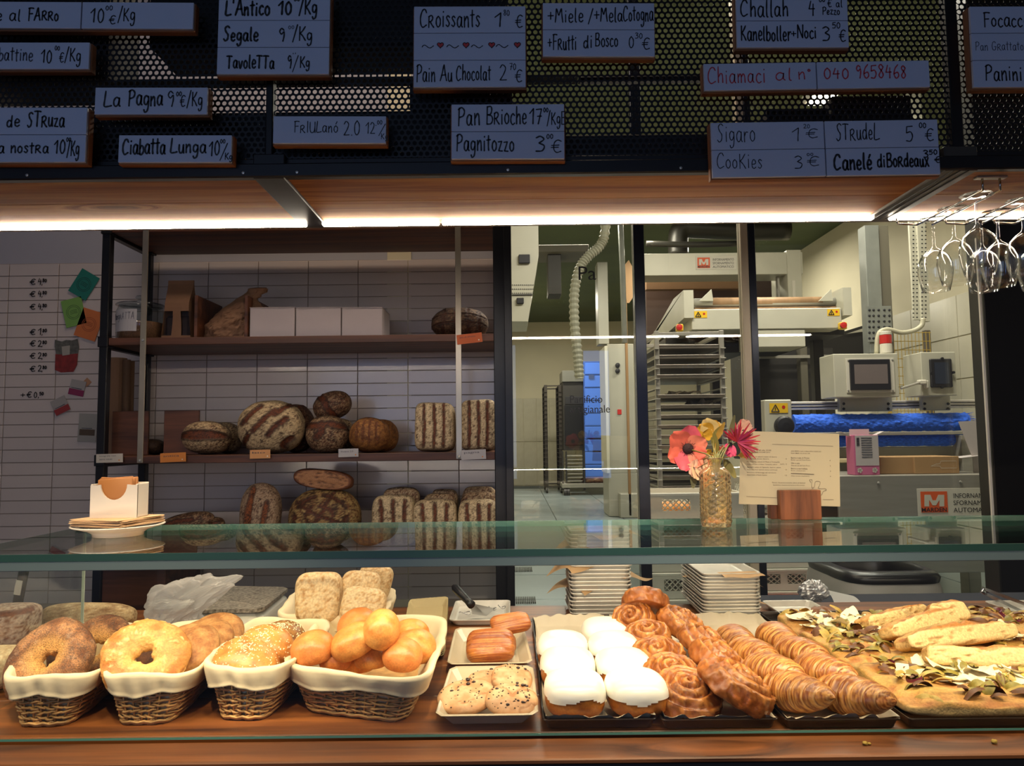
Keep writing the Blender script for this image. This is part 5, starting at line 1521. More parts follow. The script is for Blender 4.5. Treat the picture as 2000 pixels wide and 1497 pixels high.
cb = [(1260, 1183, .105, .056, (-38, 10, 40), 'topmost cinnamon bun lying on its edge against the tray stack'),
      (1238, 1217, .075, .052, (35, -28, 30), 'rear cinnamon bun leaning out over the glazed buns'),
      (1330, 1224, .070, .058, (8, 26, 80), 'rear cinnamon bun with a smooth side facing the tray stack'),
      (1265, 1252, .060, .052, (18, -8, 200), 'third bun back of the inner cinnamon bun row'),
      (1375, 1264, .062, .056, (6, 30, 150), 'cinnamon bun overlapping in the outer row near the back'),
      (1284, 1291, .055, .056, (22, -6, 120), 'cinnamon bun in the middle of the inner row'),
      (1402, 1297, .062, .058, (6, 30, 300), 'cinnamon bun in the middle of the outer row'),
      (1312, 1328, .052, .054, (24, 0, 20), 'cinnamon bun tucked behind the front one'),
      (1342, 1362, .044, .060, (20, 0, 250), 'front cinnamon bun with the widest spiral, at the tray edge'),
      (1438, 1345, .060, .068, (4, 30, 60), 'long tilted cinnamon bun at the front beside the croissants')]
for k, (px, py, z, R, rt, lab) in enumerate(cb):
    V, F, C = cinnamon_mesh(R, .036, 150 + k, 1.12 if k == 9 else 1.0)
    V = V @ np.array(rotm(0, 0, rt[2])).T
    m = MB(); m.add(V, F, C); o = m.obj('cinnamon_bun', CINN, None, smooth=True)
    place(o, PZ(px, py, ZC + z - .012), (rt[0], rt[1], 0)); tag(o, lab, 'pastry', 'cinnamon buns')

# croissants
def croissant_mesh(L, R, seed, bend=.012):
    nt, na = 120, 56
    t = np.linspace(-1, 1, nt); th = np.arange(na) / na * 2 * math.pi
    T, A = np.meshgrid(t, th, indexing='ij')
    sk = T + 0.05 * np.cos(A) * np.sign(T)
    bnd = np.array([0, .20, .45, .66, .84, 1.0, 1.2])
    ab = np.clip(np.abs(sk), 0, 1.1)
    k = np.searchsorted(bnd, ab, side='right') - 1; k = np.clip(k, 0, 5)
    fr = (ab - bnd[k]) / (bnd[k + 1] - bnd[k])
    env = np.clip(1 - np.abs(T) ** 1.9, 0, 1) ** .7 * .84 + .16 * np.clip(1 - np.abs(T) ** 8, 0, 1)
    r = R * env * (1 + .10 * (1 - fr) * smooth(0, .12, fr) - .0 * fr)
    P = np.stack([L / 2 * T, r * np.cos(A) + bend * (1 - T ** 2) * 1.5, r * np.sin(A) * .82], -1).reshape(-1, 3)
    n1 = fbm(P * 60, seed, 3)
    line = fbm(np.stack([(sk * 55).ravel(), (np.cos(A) * 1.6).ravel(), (np.sin(A) * 1.6).ravel()], 1), seed + 4, 2)
    P = P * (1 + (line - .5)[:, None] * [0, .06, .06] + (n1 - .5)[:, None] * [0, .06, .06])
    frr = fr.ravel()
    c = mixc(nlin('7c3f14'), nlin('c88a44'), smooth(.36, .68, line))
    c = mixc(c, nlin('8a431a'), smooth(.5, .8, n1) * .55)
    c = mixc(c, nlin('e8bf7c'), np.exp(-((frr - .92) / .07) ** 2) * .4)
    c = mixc(c, nlin('6a3010'), np.exp(-((frr - .03) / .05) ** 2) * .7)
    f = []
    for i in range(nt - 1):
        for j in range(na):
            j2 = (j + 1) % na
            f.append((i * na + j, i * na + j2, (i + 1) * na + j2, (i + 1) * na + j))
    f.append(tuple(range(na))[::-1]); f.append(tuple((nt - 1) * na + j for j in range(na)))
    return P, f, c
cr = [(1450, 1252, .048, .15, 88, 5, 'rearmost croissant of the row beside the cinnamon buns'),
      (1478, 1278, .054, .155, 100, 10, 'second croissant from the back beside the cinnamon buns'),
      (1516, 1310, .054, .155, 106, 10, 'third croissant from the back beside the cinnamon buns'),
      (1560, 1348, .044, .155, 114, 8, 'front croissant with a small curled tip beside the cinnamon buns'),
      (1530, 1246, .048, .15, 88, 5, 'rearmost croissant of the row beside the focaccia'),
      (1572, 1276, .054, .155, 100, 10, 'second croissant from the back beside the focaccia'),
      (1614, 1312, .054, .155, 106, 10, 'third croissant from the back beside the focaccia'),
      (1668, 1354, .044, .16, 116, 8, 'front croissant of the row beside the focaccia')]
for k, (px, py, z, Lh, rz, rt, lab) in enumerate(cr):
    P, F, C = croissant_mesh(Lh * 1.04, .0385, 180 + k)
    m = MB(); m.add(P, F, C); o = m.obj('croissant', CINN, None, smooth=True)
    place(o, PZ(px, py, ZC + z - .006), (0, rt, rz)); tag(o, lab, 'croissant', 'croissants in two rows')

# square dishes
DISH = mat('beige_melamine_dish', 'c0b096', 0.25, var=.05, vscale=8)
def dish(label, quad, h=.026, wall=.02):
    q = pxquad(quad, ZC + h)
    cen = sum(q, Vector()) / 4
    r = thing('square_dish', label, 'dish', (cen.x, cen.y, ZC), 'square beige dishes')
    m = MB(); G_ = []
    for off, z in ((0.03, .004), (.022, .005), (.004, h - .001), (0, h), (-.0015, h - .001), (.002, h - .003), (.018, .001), (.03, 0)):
        S, T = sring(48, 16)
        C = np.array(cen); P = quadmap(q, S, T); D = P - C
        hw = .085
        P = C + D * (1 - off / hw); P[:, 2] = ZC + z
        G_.append(P)
    A = np.array(G_); n = 48
    m.grid(A, closed_u=True, flip=True); 
    m.add(A[0], [tuple(range(n))]); m.add(A[-1], [tuple(range(n))[::-1]])
    m.obj('dish_body', DISH, r)
    return r, cen
dish('front square dish holding the cookies', [(850, 1398), (1051, 1395), (1040, 1300), (880, 1302)])
dish('rear square dish holding the flaky chocolate pastries', [(873, 1297), (1040, 1294), (1022, 1226), (890, 1226)])
m = MB()
for cx_ in (925, 957):
    c0 = PZ(cx_, 1322, ZC + .0065)
    for a in range(6):
        d = Vector((math.cos(a * 1.047), math.sin(a * 1.047), 0)) * .009
        m.tube([c0, c0 + d], .0006, 4)
    for a in range(6):
        d = Vector((math.cos(a * 1.047), math.sin(a * 1.047), 0)) * .006
        e_ = Vector((-d.y, d.x, 0)) * .5
        m.tube([c0 + d + e_, c0 + d * 1.4, c0 + d - e_], .0005, 4)
o = m.obj('blue_print', mat('blue_print', '6e7f92', .5), bpy.data.objects['square_dish'])
# cookies
COOKIE = mat('cookie_dough', None, 0.7, attr=True, var=.08, vscale=120, bump=.4, bscale=200)
CHIP = mat('chocolate_chip', '2a140c', 0.35)
def cookie(label, px, py, z, R, rot, seed, chips):
    V, F = sphere(72, 40)
    P = superell(V, R, R * .96, .011, 2.3)
    n = fbm(P * 55, seed, 3); n2 = fbm(P * 28, seed + 3, 2)
    top = P[:, 2] > 0
    crk = np.abs(n2 - .5) < .018
    P[:, 2] += np.where(top, (n - .5) * .005 - crk * .0012, 0)
    P[:, :2] *= (1 + (n2 - .5) * .10)[:, None]
    c = mixc(nlin('b8855a'), nlin('d2a982'), smooth(.3, .7, n))
    c = mixc(c, nlin('a8703a'), smooth(.75, 1.0, np.hypot(P[:, 0], P[:, 1]) / R) * .5)
    c = mixc(c, nlin('8a5428'), (crk & top) * .6)
    m = MB(); m.add(P, F, c); o = m.obj('cookie', COOKIE, None, smooth=True)
    place(o, PZ(px, py, z), rot); tag(o, label, 'cookie', 'chocolate chip cookies')
    rs = np.random.RandomState(seed); m = MB(); v, f = sphere(8, 5)
    for k in range(chips):
        a = rs.uniform(0, 6.28); d = R * .92 * math.sqrt(rs.rand()); s = rs.uniform(.0012, .0042) if k % 4 == 0 else rs.uniform(.0008, .0018)
        m.add(v * [s, s * .8, s * .55], f, None, None, (d * math.cos(a), d * math.sin(a), .0105 * (1 - (d / R) ** 2.6) ** .4 + .0006))
    s_ = m.obj('chocolate_chips', CHIP, o, smooth=True, world=False); s_['kind'] = 'stuff'
cookie('cookie lying underneath between the large one and the rear one', 955, 1330, ZC + .018, .042, (6, 0, 0), 200, 22)
cookie('rear cookie leaning on the dish edge', 1000, 1326, ZC + .030, .040, (20, 6, 0), 201, 26)
cookie('largest pale cookie with few dark flecks', 910, 1362, ZC + .026, .052, (14, -4, 0), 202, 44)
cookie('front cookie with big chocolate chips and cracks', 1000, 1368, ZC + .030, .0455, (17, 4, 0), 203, 60)
# flaky chocolate pastries
def flaky(label, px, py, z, a, b, c, rot, seed, rib=0):
    V, F = sphere(110, 90)
    P = superell(V, a, b, c, 4.0, 2.6)
    y = P[:, 1]
    line = fbm(np.stack([P[:, 0] * 12, (y + P[:, 2] * .8) * 520, P[:, 0] * 4], 1), seed, 2)
    n1 = fbm(P * 40, seed + 2, 2)
    groove = np.exp(-(((y / b) - .05) / .06) ** 2) * .004 if not rib else 0
    P[:, 2] += (P[:, 2] > 0) * ((line - .5) * .003 - groove + (n1 - .5) * .003)
    c_ = mixc(nlin('8a4014'), nlin('c47a38'), smooth(.35, .65, line))
    c_ = mixc(c_, nlin('93461c'), smooth(.4, .7, n1) * .5)
    m = MB(); m.add(P, F, c_); o = m.obj('chocolate_pastry', CINN, None, smooth=True)
    place(o, PZ(px, py, z), rot); tag(o, label, 'pastry', 'flaky chocolate pastries'); return o
flaky('ribbed flaky pastry resting across the rear of the dish', 997, 1218, ZC + .062, .046, .030, .016, (22, -6, 12), 212, 1)
flaky('flaky chocolate pastry underneath the front one', 962, 1258, ZC + .026, .053, .040, .022, (6, 0, 2), 211)
flaky('front flaky chocolate pastry with layered ridges', 958, 1262, ZC + .044, .052, .046, .024, (20, -2, 0), 210)

# small tray with cake server and tongs
a0 = pxquad([(886, 1213), (1005, 1211), (990, 1174), (880, 1175)], ZC + .016); cen = sum(a0, Vector()) / 4
st = thing('small_tray', 'small aluminium tray holding the cake server', 'tray', (cen.x, cen.y, ZC))
m = MB(); pan_mesh(m, cen.x, cen.y, ZC + .0005, (a0[1].x - a0[0].x) / 2, (a0[3].y - a0[0].y) / 2, .017, .010, .014); m.obj('pan', ALU, st, smooth=False)
sv = thing('cake_server', 'black handled steel cake server resting in the small tray', 'utensil', (cen.x, cen.y, ZC + .01))
h0, h1 = PY(886, 1146, 1.98), PY(921, 1182, 1.90)
m = MB(); m.tube([h0, h0.lerp(h1, .12), h0.lerp(h1, .5), h0.lerp(h1, .8), h1], [.006, .0115, .0105, .009, .011], 12); m.obj('handle', mat('black_plastic', '101012', .35), sv, smooth=True)
b0, b1 = PZ(930, 1186, ZC + .022), PZ(955, 1196, ZC + .012)
m = MB(); m.add([PY(918, 1182, 1.90), PY(926, 1180, 1.90), PZ(968, 1189, ZC + .012), PZ(950, 1204, ZC + .010), PZ(922, 1200, ZC + .012)], [(0, 4, 3, 2, 1)]); m.obj('blade', mat('polished_steel', 'b8b8ba', .2, 1.0), sv)
tg = thing('metal_tongs', 'small heap of shiny steel tongs and clips in the small tray', 'tongs', (cen.x, cen.y, ZC + .005))
rs = np.random.RandomState(4)
for k in range(5):
    p = PZ(908 + 18 * k, 1200 - 3 * k, ZC + .008); m = MB()
    th = np.linspace(0, 5.2, 16); d = rs.uniform(0, 3.1)
    Q = np.stack([p.x + .016 * np.cos(th) * math.cos(d) - .006 * np.sin(th) * math.sin(d), p.y + .016 * np.cos(th) * math.sin(d) + .006 * np.sin(th) * math.cos(d), p.z + .003 * np.sin(th * 2) + .003], 1)
    m.tube(Q, .0013, 6); m.obj('wire_loop', mat('polished_steel', 'b8b8ba', .2, 1.0), tg, smooth=True)

# cardboard serving trays (stack)
CARDB = mat('cream_cardboard', 'b5a070', 0.8, var=.04)
q = pxquad([(783, 1268), (868, 1262), (875, 1172), (800, 1178)], ZC + .03); cen = sum(q, Vector()) / 4
r = thing('cardboard_tray_stack', 'stack of cream cardboard serving trays with scalloped rims beside the largest basket', 'cardboard tray', (cen.x, cen.y, ZC))
for k in range(7):
    m = MB(); G_ = []; n = 96
    for off, z in ((.012, .001), (.002, .010), (-.001, .0115), (-.001, .0105), (.003, .009), (.013, 0)):
        S, T = sring(n, 14); C = np.array(cen); P = quadmap(q, S, T); P = C + (P - C) * (1 - off / .05)
        if -.002 < off < .001: P = C + (P - C) * (1 + .012 * np.abs(np.sin(np.arange(n) * math.pi / 3))[:, None])
        P[:, 2] = ZC + z + k * .0045; G_.append(P)
    m.grid(np.array(G_), closed_u=True, flip=True); m.add(G_[0], [tuple(range(n))]); m.add(G_[-1], [tuple(range(n))[::-1]])
    m.obj('cardboard_tray', CARDB, r)

# shop scale with steel platter, plastic bag
q = pxquad([(376, 1192), (512, 1190), (566, 1147), (402, 1144)], ZC + .075); cen = sum(q, Vector()) / 4
r = thing('kitchen_scale', 'white shop scale with a flour dusted steel platter', 'scale', (cen.x, cen.y, ZC))
m = MB(); G_ = []
for off, z in ((0, .075), (0, .066), (.006, .064)):
    S, T = sring(40, 14); C = np.array(cen); P = quadmap(q, S, T); P = C + (P - C) * (1 - off / .08); P[:, 2] = ZC + z; G_.append(P)
m.grid(np.array(G_), closed_u=True, flip=True); m.add(G_[0], [tuple(range(40))])
pl = m.obj('platter', mat('floury_steel', '8f887e', .4, .3, var=.7, vscale=140), r)
m = MB(); G_ = []
for off, z in ((.008, .062), (.0, .052), (-.006, .030), (-.01, .004), (-.008, 0)):
    S, T = sring(40, 8); C = np.array(cen); P = quadmap(q, S, T); P = C + (P - C) * (1 - off / .08); P[:, 2] = ZC + z; G_.append(P)
m.grid(np.array(G_), closed_u=True, flip=True); m.add(G_[0], [tuple(range(40))]); m.obj('housing', mat('white_plastic', 'c4c2ba', .3), r)
a, b = PY(512, 1212, cen.y - .075), PY(570, 1202, cen.y - .075)
MB().box(((a.x + b.x) / 2 - .015, cen.y - .088, ZC + .026), (.05, .004, .018), .001).obj('display', mat('lcd_green', '6a7468', .3), r)

def crumple(name, label, px, py, Y, dims, m_, seed, z0, cat, amp=.35, group=None, rot=0, shape=None, smooth_=True, res=(90, 60), f1=14):
    V, F = sphere(*res)
    P = V * dims
    n = fbm(V * 1.6 + seed, seed, 3); rg = np.abs(fbm(V * 3.2 + seed, seed + 4, 2) - .5) * 2
    P = P * (1 + (n - .5) * amp * 1.6 - rg * amp * .5)[:, None]
    if shape: P = shape(P)
    P[:, 2] -= P[:, 2].min()
    P = P @ np.array(rotm(0, 0, rot)).T
    p = PY(px, py, Y)
    m = MB(); m.add(P + [p.x, Y, z0], F)
    o = m.obj(name, m_, None, smooth=smooth_); tag(o, label, cat, group); return o
def film(name, col, alpha, rough=.25):
    if name in MATS: return MATS[name]
    m, nt, b, out = _mk(name); N, L = nt.nodes, nt.links
    b.inputs['Base Color'].default_value = (*lin(col), 1); b.inputs['Roughness'].default_value = rough
    t = N.new('ShaderNodeBsdfTransparent'); mx = N.new('ShaderNodeMixShader'); mx.inputs[0].default_value = alpha
    tr = N.new('ShaderNodeBsdfTranslucent'); tr.inputs[0].default_value = (*lin(col), 1); m2 = N.new('ShaderNodeMixShader'); m2.inputs[0].default_value = .35
    L.new(b.outputs[0], m2.inputs[1]); L.new(tr.outputs[0], m2.inputs[2])
    L.new(t.outputs[0], mx.inputs[1]); L.new(m2.outputs[0], mx.inputs[2]); L.new(mx.outputs[0], out.inputs[0]); MATS[name] = m; return m
def bagshape(P):
    s = P.copy(); s[:, 0] += np.clip(P[:, 2], 0, 1) * .55; s[:, 0] *= 1 + np.clip(P[:, 2], 0, 1) * 6; return s
bg = crumple('plastic_bag', 'crumpled translucent plastic bag with small blue print beside the scale', 335, 1190, 1.76, np.array([.078, .05, .088]), film('white_film', 'c8c6c6', .55), 5, ZC, 'plastic bag', .55, shape=bagshape, smooth_=False, res=(70, 46))
m = MB()
for k in range(4):
    p0 = PY(312 + k * 3, 1206 - k * 7, 1.735)
    m.span(p0.x - .003, p0.x + .003, 1.735, 1.7355, p0.z - .0012, p0.z + .0012)
o = m.obj('blue_print', mat('blue_ink', '4a5a9a', .5), bg, kind='stuff')

# ---------------------------------------------------------------- focaccia
FOC = ('8a5a26', 'c08a44', 'dcb878', '9a6a30')
def slab(label, x0, x1, y0, y1, z0, h, seed, rot=(0, 0, 0), crumb=False, group='focaccia pieces'):
    a, b = (x1 - x0) / 2, (y1 - y0) / 2
    V, F = sphere(128, 60)
    P = superell(V, a, b, h / 2, 9, 4)
    n = fbm(P * 16, seed, 3); n2 = fbm(P * 46, seed + 2, 2); n3 = vnoise(P * 170, seed + 3)
    top = smooth(.0, .5, P[:, 2] / (h / 2))
    P[:, 2] += top * ((n - .45) * h * .9 + (n2 - .5) * h * .25)
    P[:, :2] *= (1 + (n2 - .5) * .05)[:, None]
    c = mixc(nlin('a8682e'), nlin('dca85c'), smooth(.3, .65, n2))
    c = mixc(c, nlin('b0a050'), smooth(.5, .7, n) * .5 * top)
    c = mixc(c, nlin('9a5424'), smooth(.5, .68, n2) * .45 * top)
    side = 1 - top
    cr = mixc(nlin('e0bc7c'), nlin('b08a50'), smooth(.62, .75, n3) * .8)
    c = c * (1 - side[:, None] * .8) + cr * side[:, None] * .8
    if crumb:
        fr = P[:, 1] < -b * .72
        hol = smooth(.60, .72, fbm(P * [90, 90, 130], seed + 8, 2))
        P[:, 1] += np.where(fr, hol * .004, 0)
        c2 = mixc(nlin('ecca8c'), nlin('b48c54'), hol * .8)
        edge = smooth(.8, 1, np.abs(P[:, 2]) / (h / 2))[:, None]
        c = np.where(fr[:, None], c2 * (1 - edge) + nlin('b87838') * edge, c)
    m = MB(); m.add(P, F, c)
    r = m.obj('focaccia', CRUST, None, smooth=True)
    place(r, ((x0 + x1) / 2, (y0 + y1) / 2, z0 + h / 2), rot); tag(r, label, 'focaccia', group)
    return r, a, b, h, P
xd0 = trD[1] - trD[3] + .012
f1, *d1 = slab('front focaccia slab topped with artichokes and cheese shavings', xd0, xd0 + .50, 1.275, 1.50, ZC + .004, .034, 300)
f2, *d2 = slab('rear focaccia slab topped with artichokes along the croissant tray', xd0, xd0 + .20, 1.52, 1.93, ZC + .004, .034, 301)
f3, *d3 = slab('focaccia slab under the cut strips, with dark onion patches', xd0 + .21, xd0 + .60, 1.52, 1.93, ZC + .004, .034, 302)
def strip(label, px0, py0, px1, py1, z, w, h, seed, rx=10):
    a, b = PZ(px0, py0, z), PZ(px1, py1, z)
    L = (b - a).length; mid = (a + b) / 2; ang = math.degrees(math.atan2(b.y - a.y, b.x - a.x))
    r, *_ = slab(label, -L / 2, L / 2, -w / 2, w / 2, 0, h, seed, crumb=True, group='cut focaccia strips')
    place(r, mid, (-rx, 0, ang))
strip('rearmost cut focaccia strip lying at the left of the pile', 1685, 1222, 1800, 1196, ZC + .055, .05, .034, 310, 25)
strip('short upright focaccia piece at the top of the pile', 1812, 1204, 1882, 1200, ZC + .072, .05, .045, 311, 40)
strip('second cut focaccia strip with airy crumb', 1730, 1236, 1870, 1205, ZC + .065, .05, .04, 312, 25)
strip('third cut focaccia strip crossing towards the right edge', 1762, 1258, 1972, 1232, ZC + .062, .055, .038, 313, 25)
strip('front cut focaccia strip with the widest airy crumb face', 1805, 1282, 2030, 1290, ZC + .06, .055, .038, 314, 22)
ART = [mat('artichoke_olive', '8a7a30', .5, var=.3, vscale=80), mat('artichoke_brown', '6a3f1c', .5, var=.3, vscale=80), mat('artichoke_yellow', 'b89a4a', .5, var=.3, vscale=80)]
CHS = mat('cheese_shaving', 'f6e8c2', .5)
ONI = mat('red_onion', '6e2440', .4)
def leafmesh(L, Wd, curl, n=7):
    P = []
    for i in range(n):
        t = i / (n - 1); w = Wd * math.sin(math.pi * (t * .85 + .08)) ; z = curl * math.sin(t * math.pi) 
        P.append([(L * (t - .5), -w, z - curl * .4), (L * (t - .5), 0, z + curl * .25), (L * (t - .5), w, z - curl * .3)])
    return np.array(P)
protoL = []
for k in range(6):
    m = MB(); m.grid(leafmesh(.030 + .006 * (k % 3), .007 + .002 * (k % 2), .006)); me = m.obj('artichoke_leaf', ART[k % 3], None, smooth=True); me2 = me.data; bpy.data.objects.remove(me); protoL.append(me2)
protoC = []
for k in range(5):
    rs = np.random.RandomState(k); n = 6
    s = np.linspace(-1, 1, n); X, Y_ = np.meshgrid(s, s, indexing='ij')
    w, h_ = .024 + .008 * rs.rand(), .014 + .006 * rs.rand()
    zz = .007 * (X * rs.uniform(-.5, .5) + X ** 2 * .8) + .003 * np.sin(3 * Y_ + k)
    xx = X * w * (1 + .12 * np.sin(3 * Y_ + k)); yy = Y_ * h_ * (1 + .15 * np.sin(3 * X + k * 2)) * (1 - .35 * X ** 2)
    m = MB(); m.grid(np.stack([xx, yy, zz], -1)); me = m.obj('cheese_shaving', CHS, None, smooth=True); me2 = me.data; bpy.data.objects.remove(me); protoC.append(me2)
m = MB(); th = np.linspace(0, 2.6, 10); m.grid(np.array([[(.014 * math.cos(a), .014 * math.sin(a), z) for a in th] for z in (0, .006)])); _o = m.obj('onion_strip', ONI, None, smooth=True); protoO = _o.data; bpy.data.objects.remove(_o)
def topping(parent, P, nL, nC, nO, seed, xr=(-1, 1), a=1, b=1, cl=None):
    rs = np.random.RandomState(seed)
    up = P[P[:, 2] > 0.004]; ax_, by_ = np.abs(P[:, 0]).max() * .98, np.abs(P[:, 1]).max() * .98
    def put(me, nm, sc, cen=None, sp=None):
        for _ in range(40):
            rx_, ry_ = rs.uniform(-.95, .95) * ax_, rs.uniform(-.95, .95) * by_
            q_ = up[np.argmin((up[:, 0] - rx_) ** 2 + (up[:, 1] - ry_) ** 2)]; q_ = np.array([rx_, ry_, q_[2]])
            if cen is None or (abs(q_[0] - cen[0]) < sp[0] and abs(q_[1] - cen[1]) < sp[1]): break
        o = bpy.data.objects.new(nm, me); COL.objects.link(o); o.parent = parent
        o.location = (q_[0] * .93, q_[1] * .93, q_[2] + .004 + rs.rand() * .004)
        kt_ = .28 if nm == 'cheese_shaving' else .65
        o.rotation_euler = (rs.uniform(-kt_, kt_) + (.2 if nm == 'cheese_shaving' else 0), rs.uniform(-kt_, kt_), rs.uniform(0, 6.28)); o.scale = (sc,) * 3
    for k in range(nL): put(protoL[rs.randint(6)], 'artichoke_leaf', rs.uniform(.7, 1.25))
    for k in range(nC):
        c_ = cl[k % len(cl)] if cl else None
        put(protoC[rs.randint(5)], 'cheese_shaving', rs.uniform(.8, 1.25), c_, (.055, .035))
    for k in range(nO): put(protoO, 'onion_strip', rs.uniform(.7, 1.2))
topping(f1, d1[3], 190, 40, 9, 1, cl=[(-.15, .06), (-.10, .02), (-.04, -.02), (.02, -.04), (.09, -.03)])
topping(f2, d2[3], 110, 30, 1, 2, cl=[(-.02, .12), (.02, .06), (.04, .0), (.0, .02)])
topping(f3, d3[3], 100, 8, 26, 3, cl=[(0, -.1)])
# crumbs on the front rail
for k, (px, py, s) in enumerate(((1690, 1452, .0042), (1940, 1427, .005), (1697, 1434, .003))):
    crumple('bread_crumb', ['yellow crumb on the front rail of the counter', 'brown crumb at the foot of the front glass near the right end', 'tiny pale crumb by the glass edge'][k], px, py, 1.205, np.array([s, s * .8, s * .7]), mat('crumb_yellow', ['a89040', '6a4424', 'a08a60'][k], .8), 9 + k, ZC - .0034, 'crumb', .5, res=(16, 10))
# ---------------------------------------------------------------- kitchen beyond the partition
KGREY = mat('machine_grey', 'bab8a6', 0.4, .15, var=.06, vscale=5)
KDARK = mat('dark_machine', '24221e', 0.5)
KBROWN = mat('oven_mouth_brown', '3a2415', 0.6)
INOX = mat('stainless_panel', '9a978c', 0.38, .35, var=.08, vscale=3, stretch=(1, 1, 12))
YEL = mat('warning_yellow', 'd9b01c', 0.5)
REDP = mat('red_plastic', 'b0221c', 0.4)
ORG = mat('logo_orange', 'd8581e', 0.5)
WPL = mat('white_plate', 'c8c4b4', 0.4)
BLK = mat('printed_black', '15151a', 0.5)

def pb(name, px0, py0, px1, py1, Y, dep, mt, parent, b=.004, tagk=None):
    """box whose front face covers the photo rectangle at depth Y"""
    cx_, cy_ = (px0 + px1) / 2, (py0 + py1) / 2
    x0, x1 = PY(px0, cy_, Y).x, PY(px1, cy_, Y).x
    z1_, z0_ = PY(cx_, py0, Y).z, PY(cx_, py1, Y).z
    return MB().span(x0, x1, Y, Y + dep, z0_, z1_, b).obj(name, mt, parent)
def base(px, Y, z=FL):
    p = PY(px, 900, Y); return (p.x, Y, z)
def warn(parent, px0, py0, px1, py1, Y):
    s = pb('warning_sticker', px0, py0, px1, py1, Y - .003, .002, YEL, parent, 0)
    m = MB(); h = (py1 - py0)
    a = PY(px0 + h * .2, py1 - h * .15, Y - .004); b = PY(px0 + h * 1.0, py1 - h * .15, Y - .004); c = PY(px0 + h * .6, py0 + h * .15, Y - .004)
    s_ = Y / 1440
    for u, v in ((a, b), (b, c), (c, a)): m.tube([u, v], .9 * s_, 4)
    d = PY(px0 + h * .6, py0 + h * .45, Y - .004); e = PY(px0 + h * .6, py0 + h * .75, Y - .004); m.tube([d, e], .9 * s_, 4)
    m.obj('triangle_print', BLK, s)
    q = PY(px1 - h * .45, py0 + h * .4, Y - .004); MB().disc(q, (0, -1, 0), h * .18 * s_, 8).obj('hazard_print', REDP, s)
    return s
def maker_plate(parent, px0, py0, px1, py1, Y, full=True):
    s = pb('maker_plate', px0, py0, px1, py1, Y - .004, .003, WPL, parent, .0008)
    w, h = px1 - px0, py1 - py0
    Yt = Y - .0055
    l = pb('logo_panel', px0 + w * .04, py0 + h * .12, px0 + w * .35, py1 - h * .12, Y - .0055, .001, ORG, s, 0)
    def q(u, v): 
        p = PY(px0 + w * u, py0 + h * v, Yt); return (p.x, p.z)
    m = MB(); m.prism([q(.08, .66), q(.08, .24), q(.15, .24), q(.175, .44), q(.215, .44), q(.24, .24), q(.31, .24), q(.31, .66), q(.255, .66), q(.255, .42), q(.215, .62), q(.175, .62), q(.135, .42), q(.135, .66)], Yt - .001, Yt)
    m.obj('logo_letter', WPL, s)
    a = PY(px0 + w * .05, py1 - h * .14, Yt - .002); b = PY(px0 + w * .34, py1 - h * .3, Yt - .002)
    text_mesh('MARDEN', BLK, s, (a.x - s.parent.location.x, a.y - s.parent.location.y, a.z - s.parent.location.z), wid=b.x - a.x, hgt=b.z - a.z, bold=.02)
    for k, t in enumerate(('INFORNAMENTO', 'SFORNAMENTO', 'AUTOMATICO')):
        a = PY(px0 + w * .42, py0 + h * (.36 + .26 * k), Yt); b = PY(px0 + w * .94, py0 + h * (.17 + .26 * k), Yt)
        text_mesh(t, BLK, s, (a.x - s.parent.location.x, Yt - s.parent.location.y, a.z - s.parent.location.z), wid=b.x - a.x, hgt=b.z - a.z)
    return s

# --- overhead oven loader (far machine)
YL = 7.8
ld = thing('oven_loader', 'tall steel oven loading machine with maker plate, behind the tray rack', 'oven loader', base(1420, YL))
pb('top_beam', 1256, 494, 1568, 537, YL, .35, KGREY, ld)
pb('post', 1250, 490, 1263, 930, YL - .02, .3, KGREY, ld)
pb('post', 1545, 488, 1573, 930, YL - .02, .5, KGREY, ld)
pb('guide_strip', 1549, 548, 1555, 640, YL - .03, .02, WPL, ld, .001)
pb('oven_mouth', 1262, 536, 1548, 660, YL + .7, .1, KBROWN, ld)
pb('inner_shelf', 1262, 548, 1450, 565, YL + .5, .1, mat('inner_shelf_brown', '7a5a3c', .6), ld)
pb('chain_rail', 1520, 537, 1524, 640, YL + .1, .05, INOX, ld, .001)
maker_plate(ld, 1359, 500, 1438, 527, YL)
# --- tilting conveyor table of the loader
YB2 = 5.2
cv = thing('loading_conveyor', 'pale grey conveyor table with brown roller and yellow warning stickers', 'conveyor', base(1500, YB2))
pb('front_beam', 1351, 603, 1644, 643, YB2, .35, KGREY, cv)
pb('lower_box', 1468, 643, 1573, 678, YB2 + .01, .3, KGREY, cv)
a, b = PY(1352, 592, YB2 + .12), PY(1648, 590, YB2 + .12)
MB().tube([a, b], .032, 18).obj('steel_roller_end', STEEL, cv, smooth=True)
a, b = PY(1390, 591, YB2 + .12), PY(1604, 589, YB2 + .12)
MB().tube([a, b], .034, 18).obj('belt_roller', mat('tan_belt', '9a7a58', .5, var=.2, vscale=4, stretch=(6, 1, 1)), cv, smooth=True)
m = MB(); m.span(PY(1354, 0 + 600, YB2 + .15).x, PY(1640, 600, YB2 + .15).x, YB2 + .1, YB2 + 2.3, PY(1500, 600, YB2 + .1).z - .02, PY(1500, 600, YB2 + .1).z); m.obj('belt', mat('tan_belt', '9a7a58', .5), cv)
